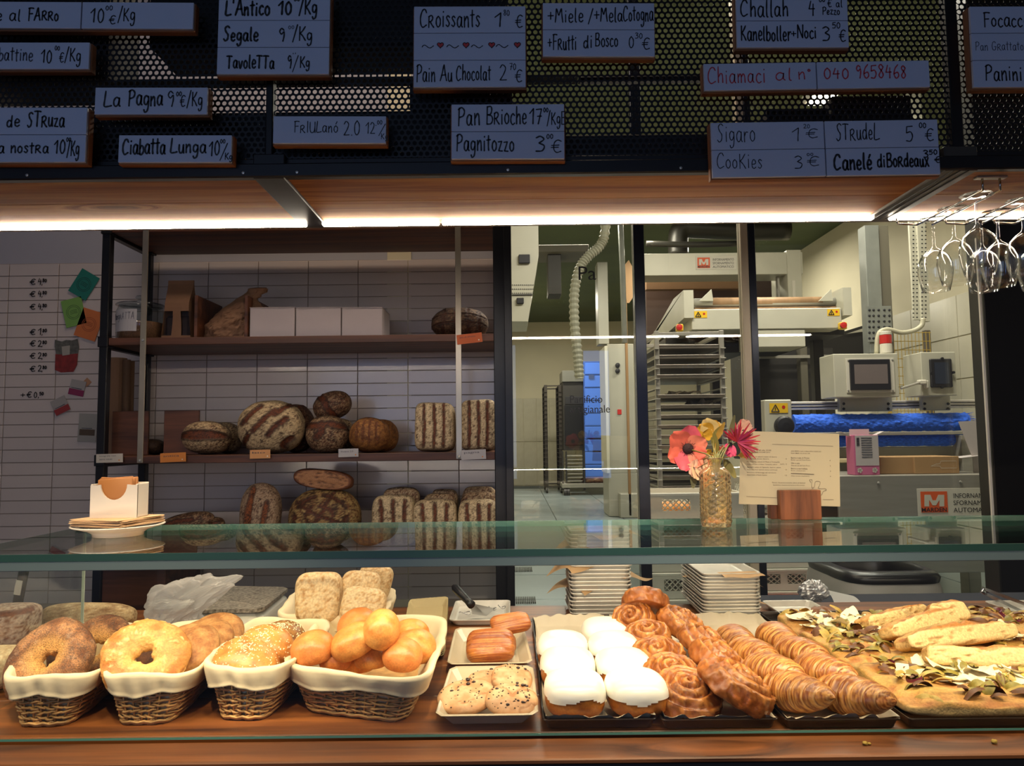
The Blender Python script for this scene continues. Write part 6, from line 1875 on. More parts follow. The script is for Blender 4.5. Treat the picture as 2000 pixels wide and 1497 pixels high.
# side cheeks: long plates running back
xl = PY(1351, 600, YB2).x
zA, zB = PY(1345, 568, YB2).z, PY(1345, 622, YB2).z
M = MB(); v = [(xl - .06, YB2 - .02, zB), (xl - .06, YB2 - .02, zA), (xl - .06, YB2 + .3, zA), (xl - .06, YB2 + 2.2, zA - .35), (xl - .06, YB2 + 2.2, zB - .1)]
v2 = [(x + .07, y, z) for x, y, z in v]
M.add(v + v2, [(0, 4, 3, 2, 1), (5, 6, 7, 8, 9), (0, 1, 6, 5), (1, 2, 7, 6), (2, 3, 8, 7), (3, 4, 9, 8), (4, 0, 5, 9)]); M.obj('side_cheek', KGREY, cv)
xr_ = PY(1645, 600, YB2).x; zA, zB = PY(1650, 563, YB2).z, PY(1650, 617, YB2).z
M = MB(); v = [(xr_, YB2 - .02, zB), (xr_, YB2 - .02, zA + .0), (xr_, YB2 + .4, zA), (xr_, YB2 + 2.0, zA - .3), (xr_, YB2 + 2.0, zB - .1)]
v2 = [(x + .06, y, z) for x, y, z in v]
M.add(v + v2, [(0, 4, 3, 2, 1), (5, 6, 7, 8, 9), (0, 1, 6, 5), (1, 2, 7, 6), (2, 3, 8, 7), (3, 4, 9, 8), (4, 0, 5, 9)]); M.obj('side_cheek', KGREY, cv)
for px0 in (1366, 1600):
    p = PY(px0, 588, YB2 + .05); MB().prism([(p.x, p.z), (p.x + .09, p.z + .085), (p.x + .1, p.z)], YB2 + .05, YB2 + .07).obj('bracket', KGREY, cv)
pb('under_frame', 1300, 660, 1462, 690, YB2 + .4, 1.2, KDARK, cv); pb('under_frame', 1575, 640, 1650, 655, YB2 + .2, 1.6, KDARK, cv)
warn(cv, 1356, 608, 1381, 621, YB2); warn(cv, 1616, 604, 1640, 617, YB2)
for px_, py_ in ((1330, 640), (1650, 636)):
    s = pb('switch_box', px_ - 8, py_ - 7, px_ + 5, py_ + 7, YB2 - .06, .05, YEL, cv, .006)
    MB().lathe([(.022, 0), (.022, .02), (0, .024)], 12, PY(px_ - 4, py_, YB2 - .06), rotm(90)).obj('stop_button', REDP, s)
for sgn in (-1, 1):
    x = PY(1400 if sgn < 0 else 1600, 700, YB2 + .5).x
    MB().span(x - .04, x + .04, YB2 + .5, YB2 + .58, FL, PY(1500, 640, YB2 + .5).z, .004).obj('leg', KDARK, cv)

# --- tray rack on wheels (near)
YK = 4.75
def rack(label, px0, px1, pyt, Y, dep, nsh, mt, zb=FL, rail=.030, group=None, shelf=True, wid=None, seed=0):
    xa, xb = PY(px0, 850, Y).x, PY(px1, 850, Y).x
    zt_ = PY((px0 + px1) / 2, pyt, Y).z
    r = thing('tray_rack', label, 'rack', ((xa + xb) / 2, Y, zb), group)
    for x in (xa, xb - rail):
        for y in (Y, Y + dep):
            MB().span(x, x + rail, y, y + rail * .8, zb + .1, zt_, .002).obj('upright', mt, r)
    for z in (zb + .13, zt_ - .02):
        for y in (Y, Y + dep):
            MB().span(xa + rail, xb - rail, y + .002, y + rail * .7, z - .012, z + .012, .002).obj('cross_bar', mt, r)
        for x in (xa, xb - rail):
            MB().span(x + .002, x + rail - .002, Y + rail, Y + dep, z - .012, z + .012, .002).obj('top_bar', mt, r)
    for x in (xa, xb - rail):
        for y in (Y, Y + dep):
            MB().lathe([(0, -.02), (.045, -.018), (.048, 0), (.045, .018), (0, .02)], 14, (x + rail / 2, y, zb + .05), rotm(0, 90)).obj('wheel', mat('rubber', '1a1a1a', .6), r)
            MB().span(x + .005, x + rail - .005, y, y + .02, zb + .05, zb + .1, .002).obj('wheel_fork', STEEL, r)
    rs = random.Random(seed)
    dz = (zt_ - zb - .22) / nsh
    for k in range(nsh):
        z = zb + .17 + k * dz
        for x in (xa - .004, xb - rail + .004):
            MB().span(x, x + rail, Y - .02, Y + dep + .03, z - .006, z, .001).obj('runner', mt, r)
    return r, xa, xb, zt_, dz
rk, xa, xb, zt_, dz = rack('tall steel bakery rack full of baking trays behind the flower vase', 1283, 1420, 646, YK, .62, 24, INOX)
rs = random.Random(5)
tmesh = None
TR = mat('rack_tray', '938c80', .4, .4, var=.15)
for k in range(24):
    z = FL + .17 + k * dz
    if k in (3, 8, 19): continue
    o = None
    if tmesh is None:
        m = MB(); pan_mesh(m, 0, 0, 0, (xb - xa) / 2 - .006, .33, .022, .006, .008); o = m.obj('baking_tray', TR, None); tmesh = o.data
    else:
        o = bpy.data.objects.new('baking_tray', tmesh); COL.objects.link(o)
    o.location = ((xa + xb) / 2, YK + .33 + rs.uniform(-.02, .02), z + .0015)
    tag(o, 'thin baking tray slid into the tall steel rack', 'tray', 'baking trays in the steel rack')
    # these cannot be told apart in the photograph
for k, px, py, w in ((0, 1345, 772, 60), (1, 1385, 790, 50), (2, 1300, 780, 26)):
    p = PY(px, py, YK + .05); m = MB(); s = np.linspace(-1, 1, 12); X, Yg = np.meshgrid(s, s, indexing='ij')
    n = fbm(np.stack([X.ravel() * 2, Yg.ravel() * 2, X.ravel() * 0 + k * 5], 1), k, 2).reshape(12, 12)
    m.grid(np.stack([p.x + X * w / 2 * YK / 1440, p.y + .2 + Yg * .2, p.z + n * .07 - .02], -1)); tag(m.obj('parchment_sheet', PARCH, None, smooth=False), ['crumpled parchment on a rack tray in the middle', 'parchment sheet curling at the right side of the rack', 'scrap of parchment at the left side of the rack'][k], 'paper')
rack('narrow dark rack with many runners by the far oven', 1064, 1098, 752, 14.6, .9, 22, mat('dark_rack', '3a352e', .5, .5), group=None, rail=.06)

# --- crates
CRATE = mat('cream_crate_plastic', 'd6d2c2', .5, var=.03)
def crate(label, x0, x1, y0, y1, z0, z1_, group='plastic bread crates in stacks', windows=True, bread=False):
    r = thing('bread_crate', label, 'crate', ((x0 + x1) / 2, (y0 + y1) / 2, z0), group)
    t = .012
    def wall(xa_, xb_, ya_, yb_):
        # solid frame with two lattice windows, on the faces
        m = MB(); L = xb_ - xa_ if xb_ - xa_ > yb_ - ya_ else yb_ - ya_
        alongx = xb_ - xa_ > yb_ - ya_
        H = z1_ - z0; zlo, zhi = z0 + H * .30, z0 + H * .74
        def sp(a0_, a1_, zz0, zz1, bb=0):
            if alongx: m.span(xa_ + a0_, xa_ + a1_, ya_, yb_, zz0, zz1, bb)
            else: m.span(xa_, xb_, ya_ + a0_, ya_ + a1_, zz0, zz1, bb)
        sp(0, L, z0, zlo); sp(0, L, zhi, z1_)
        w = [(.14, .44), (.56, .86)]
        sp(0, L * .14, zlo, zhi); sp(L * .44, L * .56, zlo, zhi); sp(L * .86, L, zlo, zhi)
        o = m.obj('wall_panel', CRATE, r)
        m = MB()
        for u0, u1 in w:
            wl = (u1 - u0) * L; n = max(3, int(wl / (zhi - zlo) * 2))
            stp = wl / n
            for k in range(n):
                for (s0, s1) in (((k) * stp, (k + 1) * stp), ((k + 1) * stp, (k) * stp)):
                    for (za, zb_) in ((zlo, (zlo + zhi) / 2), ((zlo + zhi) / 2, zhi)):
                        a0_, a1_ = u0 * L + s0, u0 * L + s1
                        A = (xa_ + a0_, (ya_ + yb_) / 2, za) if alongx else ((xa_ + xb_) / 2, ya_ + a0_, za)
                        B = (xa_ + a1_, (ya_ + yb_) / 2, zb_) if alongx else ((xa_ + xb_) / 2, ya_ + a1_, zb_)
                        m.tube([A, B], .0035, 4, cap=False)
        o2 = m.obj('lattice', CRATE, r, kind='stuff')
    wall(x0, x1, y0, y0 + t); wall(x0, x1, y1 - t, y1); wall(x0, x0 + t, y0 + t, y1 - t); wall(x1 - t, x1, y0 + t, y1 - t)
    MB().span(x0 + t, x1 - t, y0 + t, y1 - t, z0 + .002, z0 + .012).obj('bottom', CRATE, r)
    MB().span(x0 - .008, x1 + .008, y0 - .008, y0 + .001, z1_ - .016, z1_ - .002, .002).obj('rim', CRATE, r)
    return r
YC = 4.05
zc_t = PY(1330, 963, YC).z
hC = (zc_t - .012 - (PY(1560, 935, 4.3).z - 5 * .128 - .125)) / 5
xcA, xcB = PY(1268, 1000, YC).x, PY(1452, 1000, YC).x
lab = ['top', 'second', 'third', 'fourth', 'lowest']
for k in range(5):
    z1_ = zc_t - k * (hC + .003)
    crate('%s cream crate of the stack behind the vase' % lab[k], xcA, xcB, YC, YC + .38, z1_ - hC, z1_)
for px in (1300, 1325, 1355, 1385):
    for k in (0, 1):
        p = PY(px, 985, YC + .15); z0 = zc_t - k * (hC + .003) - hC + .013
        P, F, C = crust_mesh(.045, .06, .035, 2.2, None, (), .1, .2, px + k, GB, 'z', .03, 24, 16, 4)
        o = MB().add(P, F, C).obj('bread_roll', CRUST, None, smooth=True); o.location = (p.x, YC + .12, z0 + .034); tag(o, 'golden roll seen through the lattice of the %s crate behind the vase' % lab[k], 'bread roll', 'rolls inside the crates')
zE = zc_t - 4 * (hC + .003) - hC
xd, xe = PY(1468, 1000, 4.3).x, PY(1602, 1000, 4.3).x
zt2 = PY(1560, 935, 4.3).z
for k in range(6):
    z1_ = zt2 - k * (.128)
    crate('%s cream crate of the stack behind the menu card' % (['top', 'second', 'third', 'fourth', 'fifth', 'lowest'][k]), xd, xe - .05, 4.3, 4.68, z1_ - .125, z1_)
dz0 = zt2 - 5 * .128 - .125
dl = thing('crate_dolly', 'red wheeled dolly under the cream crates', 'dolly', ((xd + xe) / 2, 4.5, FL))
zr = PY(1500, 1164, 4.28).z
MB().span(xcA - .03, xe - .02, 4.0, 4.72, min(dz0, zE) - .045, min(dz0, zE) - .003, .004).obj('platform', REDP, dl)
zlow = min(dz0, zE) - .045
for x in (xcA + .02, xe - .1):
    for y in (4.08, 4.6):
        MB().lathe([(0, -.02), (.05, -.018), (.055, 0), (.05, .018), (0, .02)], 14, (x, y, zlow - .056), rotm(0, 90)).obj('wheel', mat('rubber', '1a1a1a', .6), dl)
        MB().span(x - .02, x + .02, y - .02, y + .02, FL, zlow, .002).obj('fork', STEEL, dl)

# --- brush machine with control boxes (right)
YR1 = 4.35
fx = thing('brush_roller_table', 'stainless conveyor table with blue brush rollers and orange logo plate', 'machine', base(1780, YR1))
pb('front_cabinet', 1640, 928, 1960, 1120, YR1, .55, INOX, fx, .004)
pb('side_bracket', 1592, 950, 1638, 1010, YR1 + .02, .3, KDARK, fx, .004)
pb('end_plate', 1612, 940, 1642, 1100, YR1 + .05, .4, INOX, fx, .003)
zt3 = PY(1780, 928, YR1).z
for px, py in ((1716, 944), (1876, 942)):
    p = PY(px, py, YR1 - .001); MB().lathe([(0, .008), (.007, .006), (.009, 0)], 10, p, rotm(90)).obj('bolt', STEEL, fx)
maker_plate(fx, 1792, 954, 1960, 1008, YR1)
pb('belt_bed', 1640, 873, 1880, 925, YR1 + .62, .05, mat('bed_edge', 'a8a48c', .5), fx)
m = MB(); p0 = PY(1610, 873, YR1 + .6); p1 = PY(1835, 873, YR1 + .6); zb_ = PY(1700, 895, YR1 + .6).z
m.span(p0.x, p1.x + .08, YR1 + .56, YR1 + 1.5, zb_ - .03, zb_, .004); m.obj('cream_belt', mat('cream_canvas', 'd0bf92', .8, var=.05), fx)
YBR = 4.9
BRUSH = mat('blue_bristles', '2b66e0', .75, var=.5, vscale=45, stretch=(1, 6, 6), bump=1.0, bscale=120)
def brush(px0, px1, pyc, hpx, Y, seed):
    a, b = PY(px0, pyc, Y), PY(px1, pyc, Y); R = hpx / 2 * Y / 1440
    na, nl = 40, 200
    th = np.arange(na) / na * 2 * math.pi; xs_ = np.linspace(a.x, b.x, nl)
    X, A = np.meshgrid(xs_, th, indexing='ij')
    n = vnoise(np.stack([X.ravel() * 60, np.cos(A).ravel() * 5, np.sin(A).ravel() * 5], 1), seed).reshape(nl, na); n2 = vnoise(np.stack([X.ravel() * 7, np.cos(A).ravel() * 3, np.sin(A).ravel() * 3], 1), seed + 1).reshape(nl, na)
    r = R * (.9 + .16 * n + .06 * n2)
    m = MB(); P = np.stack([X, a.y + r * np.cos(A), a.z + (b.z - a.z) * 0 + r * np.sin(A)], -1)
    m.grid(P, closed_u=True); m.add(P[0], [tuple(range(na))]); m.add(P[-1], [tuple(range(na))[::-1]])
    m.obj('brush_roller', BRUSH, fx)
    # loose bristle tips at the right end
    rs = np.random.RandomState(seed); m = MB()
    for k in range(46):
        t = rs.uniform(0, 6.28); c = Vector((b.x - .004, a.y + R * .9 * math.cos(t), a.z + R * .9 * math.sin(t)))
        m.tube([c, c + Vector((rs.uniform(.02, .06), rs.uniform(-.01, .01), rs.uniform(-.02, .012)))], [.0025, .0008], 4)
    m.obj('bristle_tips', BRUSH, fx, kind='stuff')
brush(1548, 1886, 828, 34, YBR, 1); brush(1560, 1884, 862, 24, YBR + .05, 2)
a, b = PY(1545, 849, YBR - .1), PY(1886, 847, YBR - .1)
MB().span(a.x, b.x, YBR - .11, YBR - .07, a.z - .012, a.z + .010, .003).obj('scraper_bar', STEEL, fx)
gb_ = pb('gear_box', 1494, 781, 1547, 848, YBR - .25, .35, KGREY, fx, .006)
warn(fx, 1503, 788, 1539, 807, YBR - .25)
p = PY(1530, 832, YBR - .26); MB().lathe([(.06, 0), (.06, .03), (.05, .045), (.02, .05), (0, .05)], 24, p, rotm(90)).obj('black_knob', BLK, fx, smooth=False)
ra = PY(1545, 793, YBR + .1); rb_ = PY(1925, 790, YBR + .1)
MB().span(ra.x, rb_.x, YBR + .1, YBR + .14, ra.z - .028, ra.z + .028, .003).obj('aluminium_rail', ALU, fx)
MB().span(ra.x, rb_.x, YBR + .096, YBR + .1, ra.z - .012, ra.z - .006).obj('slot', BLK, fx); MB().span(ra.x, rb_.x, YBR + .096, YBR + .1, ra.z + .008, ra.z + .013).obj('slot', BLK, fx)
pb('support_plate', 1640, 773, 1743, 804, YBR + .05, .04, KGREY, fx); pb('support_plate', 1801, 771, 1857, 802, YBR + .05, .04, KGREY, fx)
for px in (1648, 1735, 1806, 1852):
    for py in (789, 799):
        q_ = PY(px, py, YBR + .048); MB().lathe([(0, .008), (.008, .006), (.010, 0)], 8, q_, rotm(90)).obj('bolt', BLK, fx)
for px in (1500, 1880):
    x = PY(px, 850, YBR).x; MB().span(x - .04, x + .04, YBR - .05, YBR + .05, FL, PY(px, 850, YBR).z, .003).obj('leg', INOX, fx)
c1_ = thing('control_panel', 'grey steel control box with a wide touch screen above the blue brush', 'control panel', base(1690, YBR))
pb('housing', 1629, 691, 1755, 776, YBR - .12, .22, KGREY, c1_, .004)
pb('mount_plate', 1653, 700, 1747, 767, YBR - .126, .006, WPL, c1_, .001)
sc_ = pb('bezel', 1661, 702, 1740, 762, YBR - .14, .014, BLK, c1_, .003)
pb('screen', 1669, 712, 1734, 750, YBR - .1415, .002, mat('idle_screen', '6c6360', .25), c1_, 0)
for px, py in ((1657, 704), (1743, 703), (1657, 763), (1744, 763)):
    MB().lathe([(0, .006), (.006, .004), (.007, 0)], 8, PY(px, py, YBR - .126), rotm(90)).obj('screw', STEEL, c1_)
c2_ = thing('control_panel', 'grey steel box holding a black framed tablet, nearest the black column', 'control panel', base(1835, YBR))
pb('housing', 1800, 688, 1868, 773, YBR - .12, .22, KGREY, c2_, .004)
pb('bezel', 1818, 701, 1861, 757, YBR - .14, .02, BLK, c2_, .006)
pb('screen', 1826, 708, 1854, 750, YBR - .1415, .002, mat('dark_screen', '2c323e', .15), c2_, 0)
for px, py in ((1839, 701), (1839, 757), (1818, 729), (1861, 728)):
    MB().lathe([(0, .012), (.009, .012), (.009, 0)], 10, PY(px, py, YBR - .13), rotm(90)).obj('clamp_knob', BLK, c2_)
sl_ = thing('beacon_lamp', 'red and white signal lamp on top of the wide control box', 'lamp', (PY(1731, 690, YBR).x, YBR, PY(1731, 691, YBR).z))
pz = PY(1731, 691, YBR)
for (y0_, y1_, mt_, nm) in ((691, 672, WPL, 'white_segment'), (672, 655, REDP, 'red_segment'), (655, 648, WPL, 'cap')):
    za, zb_ = PY(1731, y0_, YBR).z, PY(1731, y1_, YBR).z
    MB().lathe([(.036, 0), (.038, .003), (.038, zb_ - za - .003), (.034, zb_ - za)], 20, (pz.x, YBR, za)).obj(nm, mt_, sl_, smooth=False)
hs = thing('cable_hose', 'thick grey cable hose curving from the tray down to the beacon lamp', 'hose', base(1760, YBR))
pts = [PY(*q_, YBR + .05) for q_ in ((1803, 622), (1800, 636), (1785, 646), (1760, 650), (1735, 644), (1720, 648), (1714, 662), (1712, 692))]
def crv(P, k=6): return _cr(np.array([tuple(p) for p in P]), k)
MB().tube(crv(pts), .016, 10).obj('hose', mat('grey_hose', 'aca890', .5), hs, smooth=True)
hd = thing('steel_handle', 'short chrome handle sticking out beside the tablet box', 'handle', base(1785, YBR))
a, b = PY(1760, 759, YBR - .2), PY(1798, 747, YBR - .15)
MB().tube([a, b], .008, 8).obj('rod', STEEL, hd); MB().box(PY(1800, 747, YBR - .14), (.05, .04, .03), .006).obj('grip', WPL, hd)
MB().box(PY(1803, 752, YBR - .10), (.02, .10, .05), .004).obj('stem', WPL, hd)
# steel column with holes and cable tray
co = thing('riveted_column', 'grey galvanised steel column with rows of rivets', 'column', base(1715, 6.0))
pb('column_body', 1694, 440, 1722, 690, 6.0, .12, mat('galvanised', '868a84', .45, .5, var=.1), co, .003)
pb('column_side', 1722, 440, 1741, 690, 6.02, .15, mat('dark_galvanised', '5a5648', .6), co, .003)
pb('splice_plate', 1694, 598, 1742, 668, 5.98, .01, mat('galvanised', '868a84', .45, .5), co, .001)
m = MB()
for c_ in (1698, 1706, 1716, 1727, 1737):
    for r_ in range(6): m.lathe([(0, .008), (.010, .005), (.011, 0)], 6, PY(c_, 606 + r_ * 11, 5.98), rotm(90))
m.obj('rivets', BLK, co, kind='stuff')
ct = thing('cable_tray', 'perforated vertical cable tray on the right kitchen wall', 'cable tray', base(1795, 5.6))
MB().span(PY(1780, 430, 5.6).x, PY(1812, 430, 5.6).x, 5.6, 5.62, PY(1790, 431, 5.6).z, 4.12, .001).obj('tray_top', KGREY, ct); cs0 = pb('tray_back', 1780, 430, 1796, 625, 5.6, .02, KGREY, ct, .001); pb('tray_flange', 1796, 430, 1812, 628, 5.58, .04, KGREY, ct, .001)
m = MB()
for r_ in range(24):
    for c_ in (1784, 1791, 1801, 1808):
        p = PY(c_, 436 + r_ * 8, 5.578 if c_ > 1796 else 5.598); m.span(p.x - .006, p.x + .006, p.y - .001, p.y, p.z - .004, p.z + .004)
m.obj('slots', BLK, ct, kind='stuff')
# yellow wire fence
fe = thing('wire_fence', 'yellow wire mesh safety fence behind the control boxes', 'fence', base(1780, 6.4))
m = MB(); Yf_ = 6.4
for px in range(1745, 1822, 7):
    a, b = PY(px, 648, Yf_), PY(px, 860, Yf_); m.tube([a, (a.x, Yf_, b.z)], .003, 4)
for py in range(650, 860, 17):
    a, b = PY(1745, py, Yf_), PY(1818, py, Yf_); m.tube([a, b], .003, 4)
m.obj('wire_mesh', mat('yellow_wire', 'c2a548', .5), fe, kind='stuff')
pb('fence_post', 1818, 645, 1830, 1102, Yf_, .05, mat('post_brown', '5f574a', .6), fe); pb('fence_post', 1741, 648, 1746, 1102, Yf_, .03, mat('yellow_wire', 'c2a548', .5), fe, .001)

# boxes on the table
zt4 = zt3 + .001
def topbox(label, px0, px1, pytop, Y, dep, mt, flaps=False, rz=0):
    x0, x1 = PY(px0, 900, Y).x, PY(px1, 900, Y).x; z1_ = PY((px0 + px1) / 2, pytop, Y).z
    r = thing('cardboard_box', label, 'box', ((x0 + x1) / 2, Y, zt4))
    MB().span(x0, x1, Y, Y + dep, zt4, z1_, .002).obj('carton', mt, r)
    return r, x0, x1, z1_
KB = mat('brown_cardboard', 'a07e52', .75, var=.05, vscale=6)
topbox('left flat brown cardboard box on the stainless table', 1719, 1785, 893, YR1 + .1, .25, KB)
r_, x0_, x1_, z1_ = topbox('right flat brown cardboard box with a bottle outline, on the stainless table', 1786, 1873, 892, YR1 + .08, .25, KB)
m = MB(); q0 = PY(1818, 911, YR1 + .078); S = [(0, 0), (.03, .012), (.05, .014), (.056, .03), (.14, .03), (.14, -.012), (.056, -.012), (.05, 0), (.03, .002), (0, 0)]
ribbon(m, np.array([[q0.x + a * 1.1, q0.z + b] for a, b in S]), .002, YR1 + .078); m.obj('bottle_outline_print', WPL, r_)
pk = thing('cherry_carton', 'tall pink and white carton with open flaps beside the menu card', 'box', (PY(1692, 928, YR1 + .02).x, YR1 + .05, zt4))
xp0, xp1 = PY(1668, 890, YR1 + .02).x, PY(1717, 890, YR1 + .02).x; zp1 = PY(1692, 850, YR1 + .02).z
PK = mat('pink_print', 'c4688c', .55)
MB().span(xp0, xp1, YR1 + .02, YR1 + .12, zt4, zp1, .002).obj('carton', PK, pk)
MB().span(xp0 + .010, xp1 - .002, YR1 + .0185, YR1 + .02, zt4 + .055, zp1 - .002).obj('white_panel', mat('carton_white', 'b8b0ac', .55), pk)
m = MB(); 
for k in range(9): m.span(xp0 + .045, xp1 - .04, YR1 + .017, YR1 + .0185, zp1 - .02 - k * .014, zp1 - .016 - k * .014)
m.obj('small_print', INKL, pk, kind='stuff')
m = MB()
for k in range(8): m.span(xp0 + .018, xp0 + .034, YR1 + .017, YR1 + .0185, zp1 - .02 - k * .006, zp1 - .0165 - k * .006)
m.obj('barcode_print', BLK, pk, kind='stuff')
for cxp in (xp0 + .03, xp1 - .03):
    for k in range(5):
        a = k * 1.2566; MB().disc((cxp + .009 * math.cos(a), YR1 + .0175, zt4 + .028 + .009 * math.sin(a)), (0, -1, 0), .0075, 8).obj('flower_print', WPL, pk)
for (dx, dz, tilt) in ((-.03, .012, 25), ((xp1 - xp0) / 2, .03, 0), (xp1 - xp0 + .02, .012, -25)):
    MB().box((xp0 + dx, YR1 + (.1 if tilt == 0 else .07), zp1 + dz * .6), (.06 if tilt else (xp1 - xp0) * .8, .05 if tilt else .002, .002 if tilt else .035), 0, rotm(0, tilt, 0)).obj('flap', mat('carton_white', 'b8b0ac', .55), pk)
wh = thing('white_carton_sheet', 'white folded carton leaning against the black column', 'carton', (PY(1895, 920, YR1 + .1).x, YR1 + .1, zt4))
P_ = [PY(1872, 824, YR1 + .15), PY(1905, 822, YR1 + .15), PY(1935, 850, YR1 + .15), PY(1935, 925, YR1 + .15), PY(1902, 925, YR1 + .15), PY(1900, 895, YR1 + .15)]
MB().prism([(p.x, p.z) for p in P_][::-1], YR1 + .15, YR1 + .154).obj('back_sheet', mat('carton_white', 'b8b0ac', .55), wh)
q_ = PY(1878, 893, YR1 + .1)
MB().box((q_.x + .06, q_.y + .06, q_.z), (.13, .12, .003), 0, rotm(0, -6, 0)).obj('fold', mat('carton_white', 'b8b0ac', .55), wh)
# dark machinery behind the table, lower middle
dm = thing('dough_divider', 'dark machine mass with pipes behind the steel post', 'machine', base(1560, 7.0))
pb('body', 1478, 680, 1632, 900, 7.0, .8, KDARK, dm, .01); pb('door_panel', 1560, 690, 1566, 860, 6.98, .02, KGREY, dm, .002); pb('grey_column', 1566, 670, 1580, 862, 6.9, .1, mat('dark_galvanised', '5a5648', .6), dm)
pb('pipe_rail', 1484, 694, 1630, 700, 6.85, .03, INOX, dm, .002)
m = MB(); m.tube([PY(1590, 720, 6.8), PY(1600, 735, 6.8), PY(1612, 742, 6.8)], .02, 8); m.obj('pipe', KDARK, dm)
ho = thing('extraction_hood', 'dark sloping hood under the conveyor at the right wall', 'hood', base(1640, 8.5))
a = [PY(1575, 670, 8.6), PY(1700, 632, 8.6), PY(1700, 700, 8.6), PY(1575, 700, 8.6)]
MB().prism([(p.x, p.z) for p in a][::-1], 8.6, 8.9).obj('hood_body', KDARK, ho)
a = [PY(1655, 652, 8.5), PY(1700, 637, 8.5), PY(1700, 646, 8.5)]
MB().prism([(p.x, p.z) for p in a][::-1], 8.5, 8.55).obj('light_panel', WPL, ho)
# ventilation pipes under the ceiling
vp = thing('ventilation_pipe', 'dark ventilation pipe under the green ceiling above the loader', 'pipe', (PY(1320, 470, 8.6).x, 8.6, PY(1320, 470, 8.6).z))
DP = mat('dark_pipe', '2e2c26', .4, .4)
MB().tube(crv([PY(1325, 500, 8.6), PY(1325, 462, 8.6), PY(1335, 446, 8.6), PY(1360, 446, 8.6), PY(1445, 450, 8.6), PY(1540, 450, 8.6)]), .12, 16).obj('pipe', DP, vp, smooth=True)
MB().tube(crv([PY(1262, 476, 8.3), PY(1350, 478, 8.3), PY(1440, 476, 8.3)]), .035, 8).obj('pipe', DP, vp, smooth=True)

for px in (1340, 1520):
    p = PY(px, 447, 8.6); MB().span(p.x - .015, p.x + .015, 8.59, 8.61, p.z, 4.12).obj('hanger', DP, vp)
# --- left part of the kitchen
wv = thing('white_oven_hood', 'large white vented oven casing at the upper left of the doorway', 'oven hood', base(1020, 6.0, 2.2))
a = [Vector((PY(985, 425, 6.0).x, 6, 4.12)), Vector((PY(1052, 425, 6.0).x, 6, 4.12)), PY(1052, 500, 6.0), PY(1042, 560, 6.0), PY(1031, 628, 6.0), PY(985, 628, 6.0)]
MB().prism([(p.x, p.z) for p in a][::-1], 6.0, 6.6).obj('casing', mat('white_casing', 'b4b2a2', .4), wv)
pb('socket', 1013, 497, 1035, 514, 5.97, .03, BLK, wv); pb('socket', 1009, 582, 1023, 593, 5.97, .03, BLK, wv)
m = MB()
for k in range(11):
    for yy in (557, 565, 573): 
        p = PY(1001 + k * 4, yy, 5.998); m.span(p.x - .005, p.x + .005, 5.996, 5.998, p.z - .003, p.z + .003)
m.obj('vent_holes', BLK, wv, kind='stuff')
pb('seam', 1000, 575, 1040, 577, 5.99, .01, BLK, wv, 0)
ch = thing('corrugated_hose', 'white corrugated flexible hose hanging from the green ceiling', 'hose', base(1130, 7.0, 1.9))
pts = crv([Vector((PY(1190, 446, 7.0).x, 7.0, 4.12)), PY(1182, 446, 7.0), PY(1172, 480, 7.0), PY(1150, 500, 7.0), PY(1132, 525, 7.0), PY(1122, 570, 7.0), PY(1122, 630, 7.0), PY(1128, 690, 7.0), PY(1132, 740, 7.0)], 22)
rr = .045 + .006 * np.sin(np.arange(len(pts)) * 1.57)
MB().tube(pts, rr, 12).obj('hose', mat('hose_white', '9a9a88', .45), ch, smooth=False)
tw = thing('proofing_cabinet', 'tall pale grey machine cabinet with round knobs right of the blue lockers', 'cabinet', base(1210, 10.2))
pb('body', 1188, 672, 1240, 925, 10.2, .6, mat('pale_cabinet', 'a09f92', .4), tw, .006)
pb('side_panel', 1183, 676, 1189, 925, 10.1, .6, mat('pale_side', 'c0bfae', .4), tw, .004)
for py in (714, 725): MB().lathe([(.033, 0), (.033, .03), (0, .036)], 12, PY(1206, py, 10.2), rotm(90)).obj('knob', BLK, tw)
s_b = pb('switch_plate', 1206, 800, 1214, 810, 10.19, .01, REDP, tw, .002)
pb('feet_box', 1212, 965, 1250, 1012, 10.0, .2, mat('pale_cabinet', 'a09f92', .4), tw, .006)
pb('upper_duct', 1168, 512, 1188, 672, 10.3, .3, mat('pale_cabinet', 'a09f92', .4), tw, .004)
pb('lower_body', 1189, 925, 1246, 1009, 10.2, .6, mat('pale_cabinet', 'a09f92', .4), tw, .004)
bl = thing('blue_locker_bank', 'blue panelled cabinet front with horizontal doors at the back of the kitchen', 'cabinet', base(1165, 14.3))
BLUE = mat('blue_enamel', '2e5cb8', .35)
pb('body', 1141, 706, 1189, 935, 14.4, .5, mat('dark_blue', '1c3a78', .5), bl, .004)
for k in range(9):
    pb('door_panel', 1143, 709 + k * 25, 1187, 731 + k * 25, 14.3, .1, BLUE, bl, .006)
pb('nameplate', 1150, 732, 1160, 740, 14.28, .02, BLK, bl, 0)
ov = thing('deck_oven', 'dark grey standing oven left of the blue lockers', 'oven', base(1120, 14.5))
pb('body', 1100, 745, 1143, 880, 14.5, .8, KDARK, ov, .006); pb('top_cap', 1098, 724, 1142, 746, 14.45, .8, mat('oven_cap', '5c5c54', .4), ov, .006); pb('control_strip', 1104, 775, 1140, 790, 14.48, .02, BLK, ov)
pb('door', 1103, 792, 1138, 870, 14.47, .03, mat('oven_door', '191a1d', .2), ov, .004)
tc_ = thing('trolley', 'low steel trolley with tray runners below the dark oven', 'trolley', base(1135, 14.0))
for px in (1098, 1105, 1140, 1192): pb('upright', px, 882, px + 3, 958, 14.0, .05, KDARK, tc_, .001)
for k in range(9): pb('runner', 1106, 890 + k * 7, 1138, 892 + k * 7, 14.02, .4, INOX, tc_, .001)
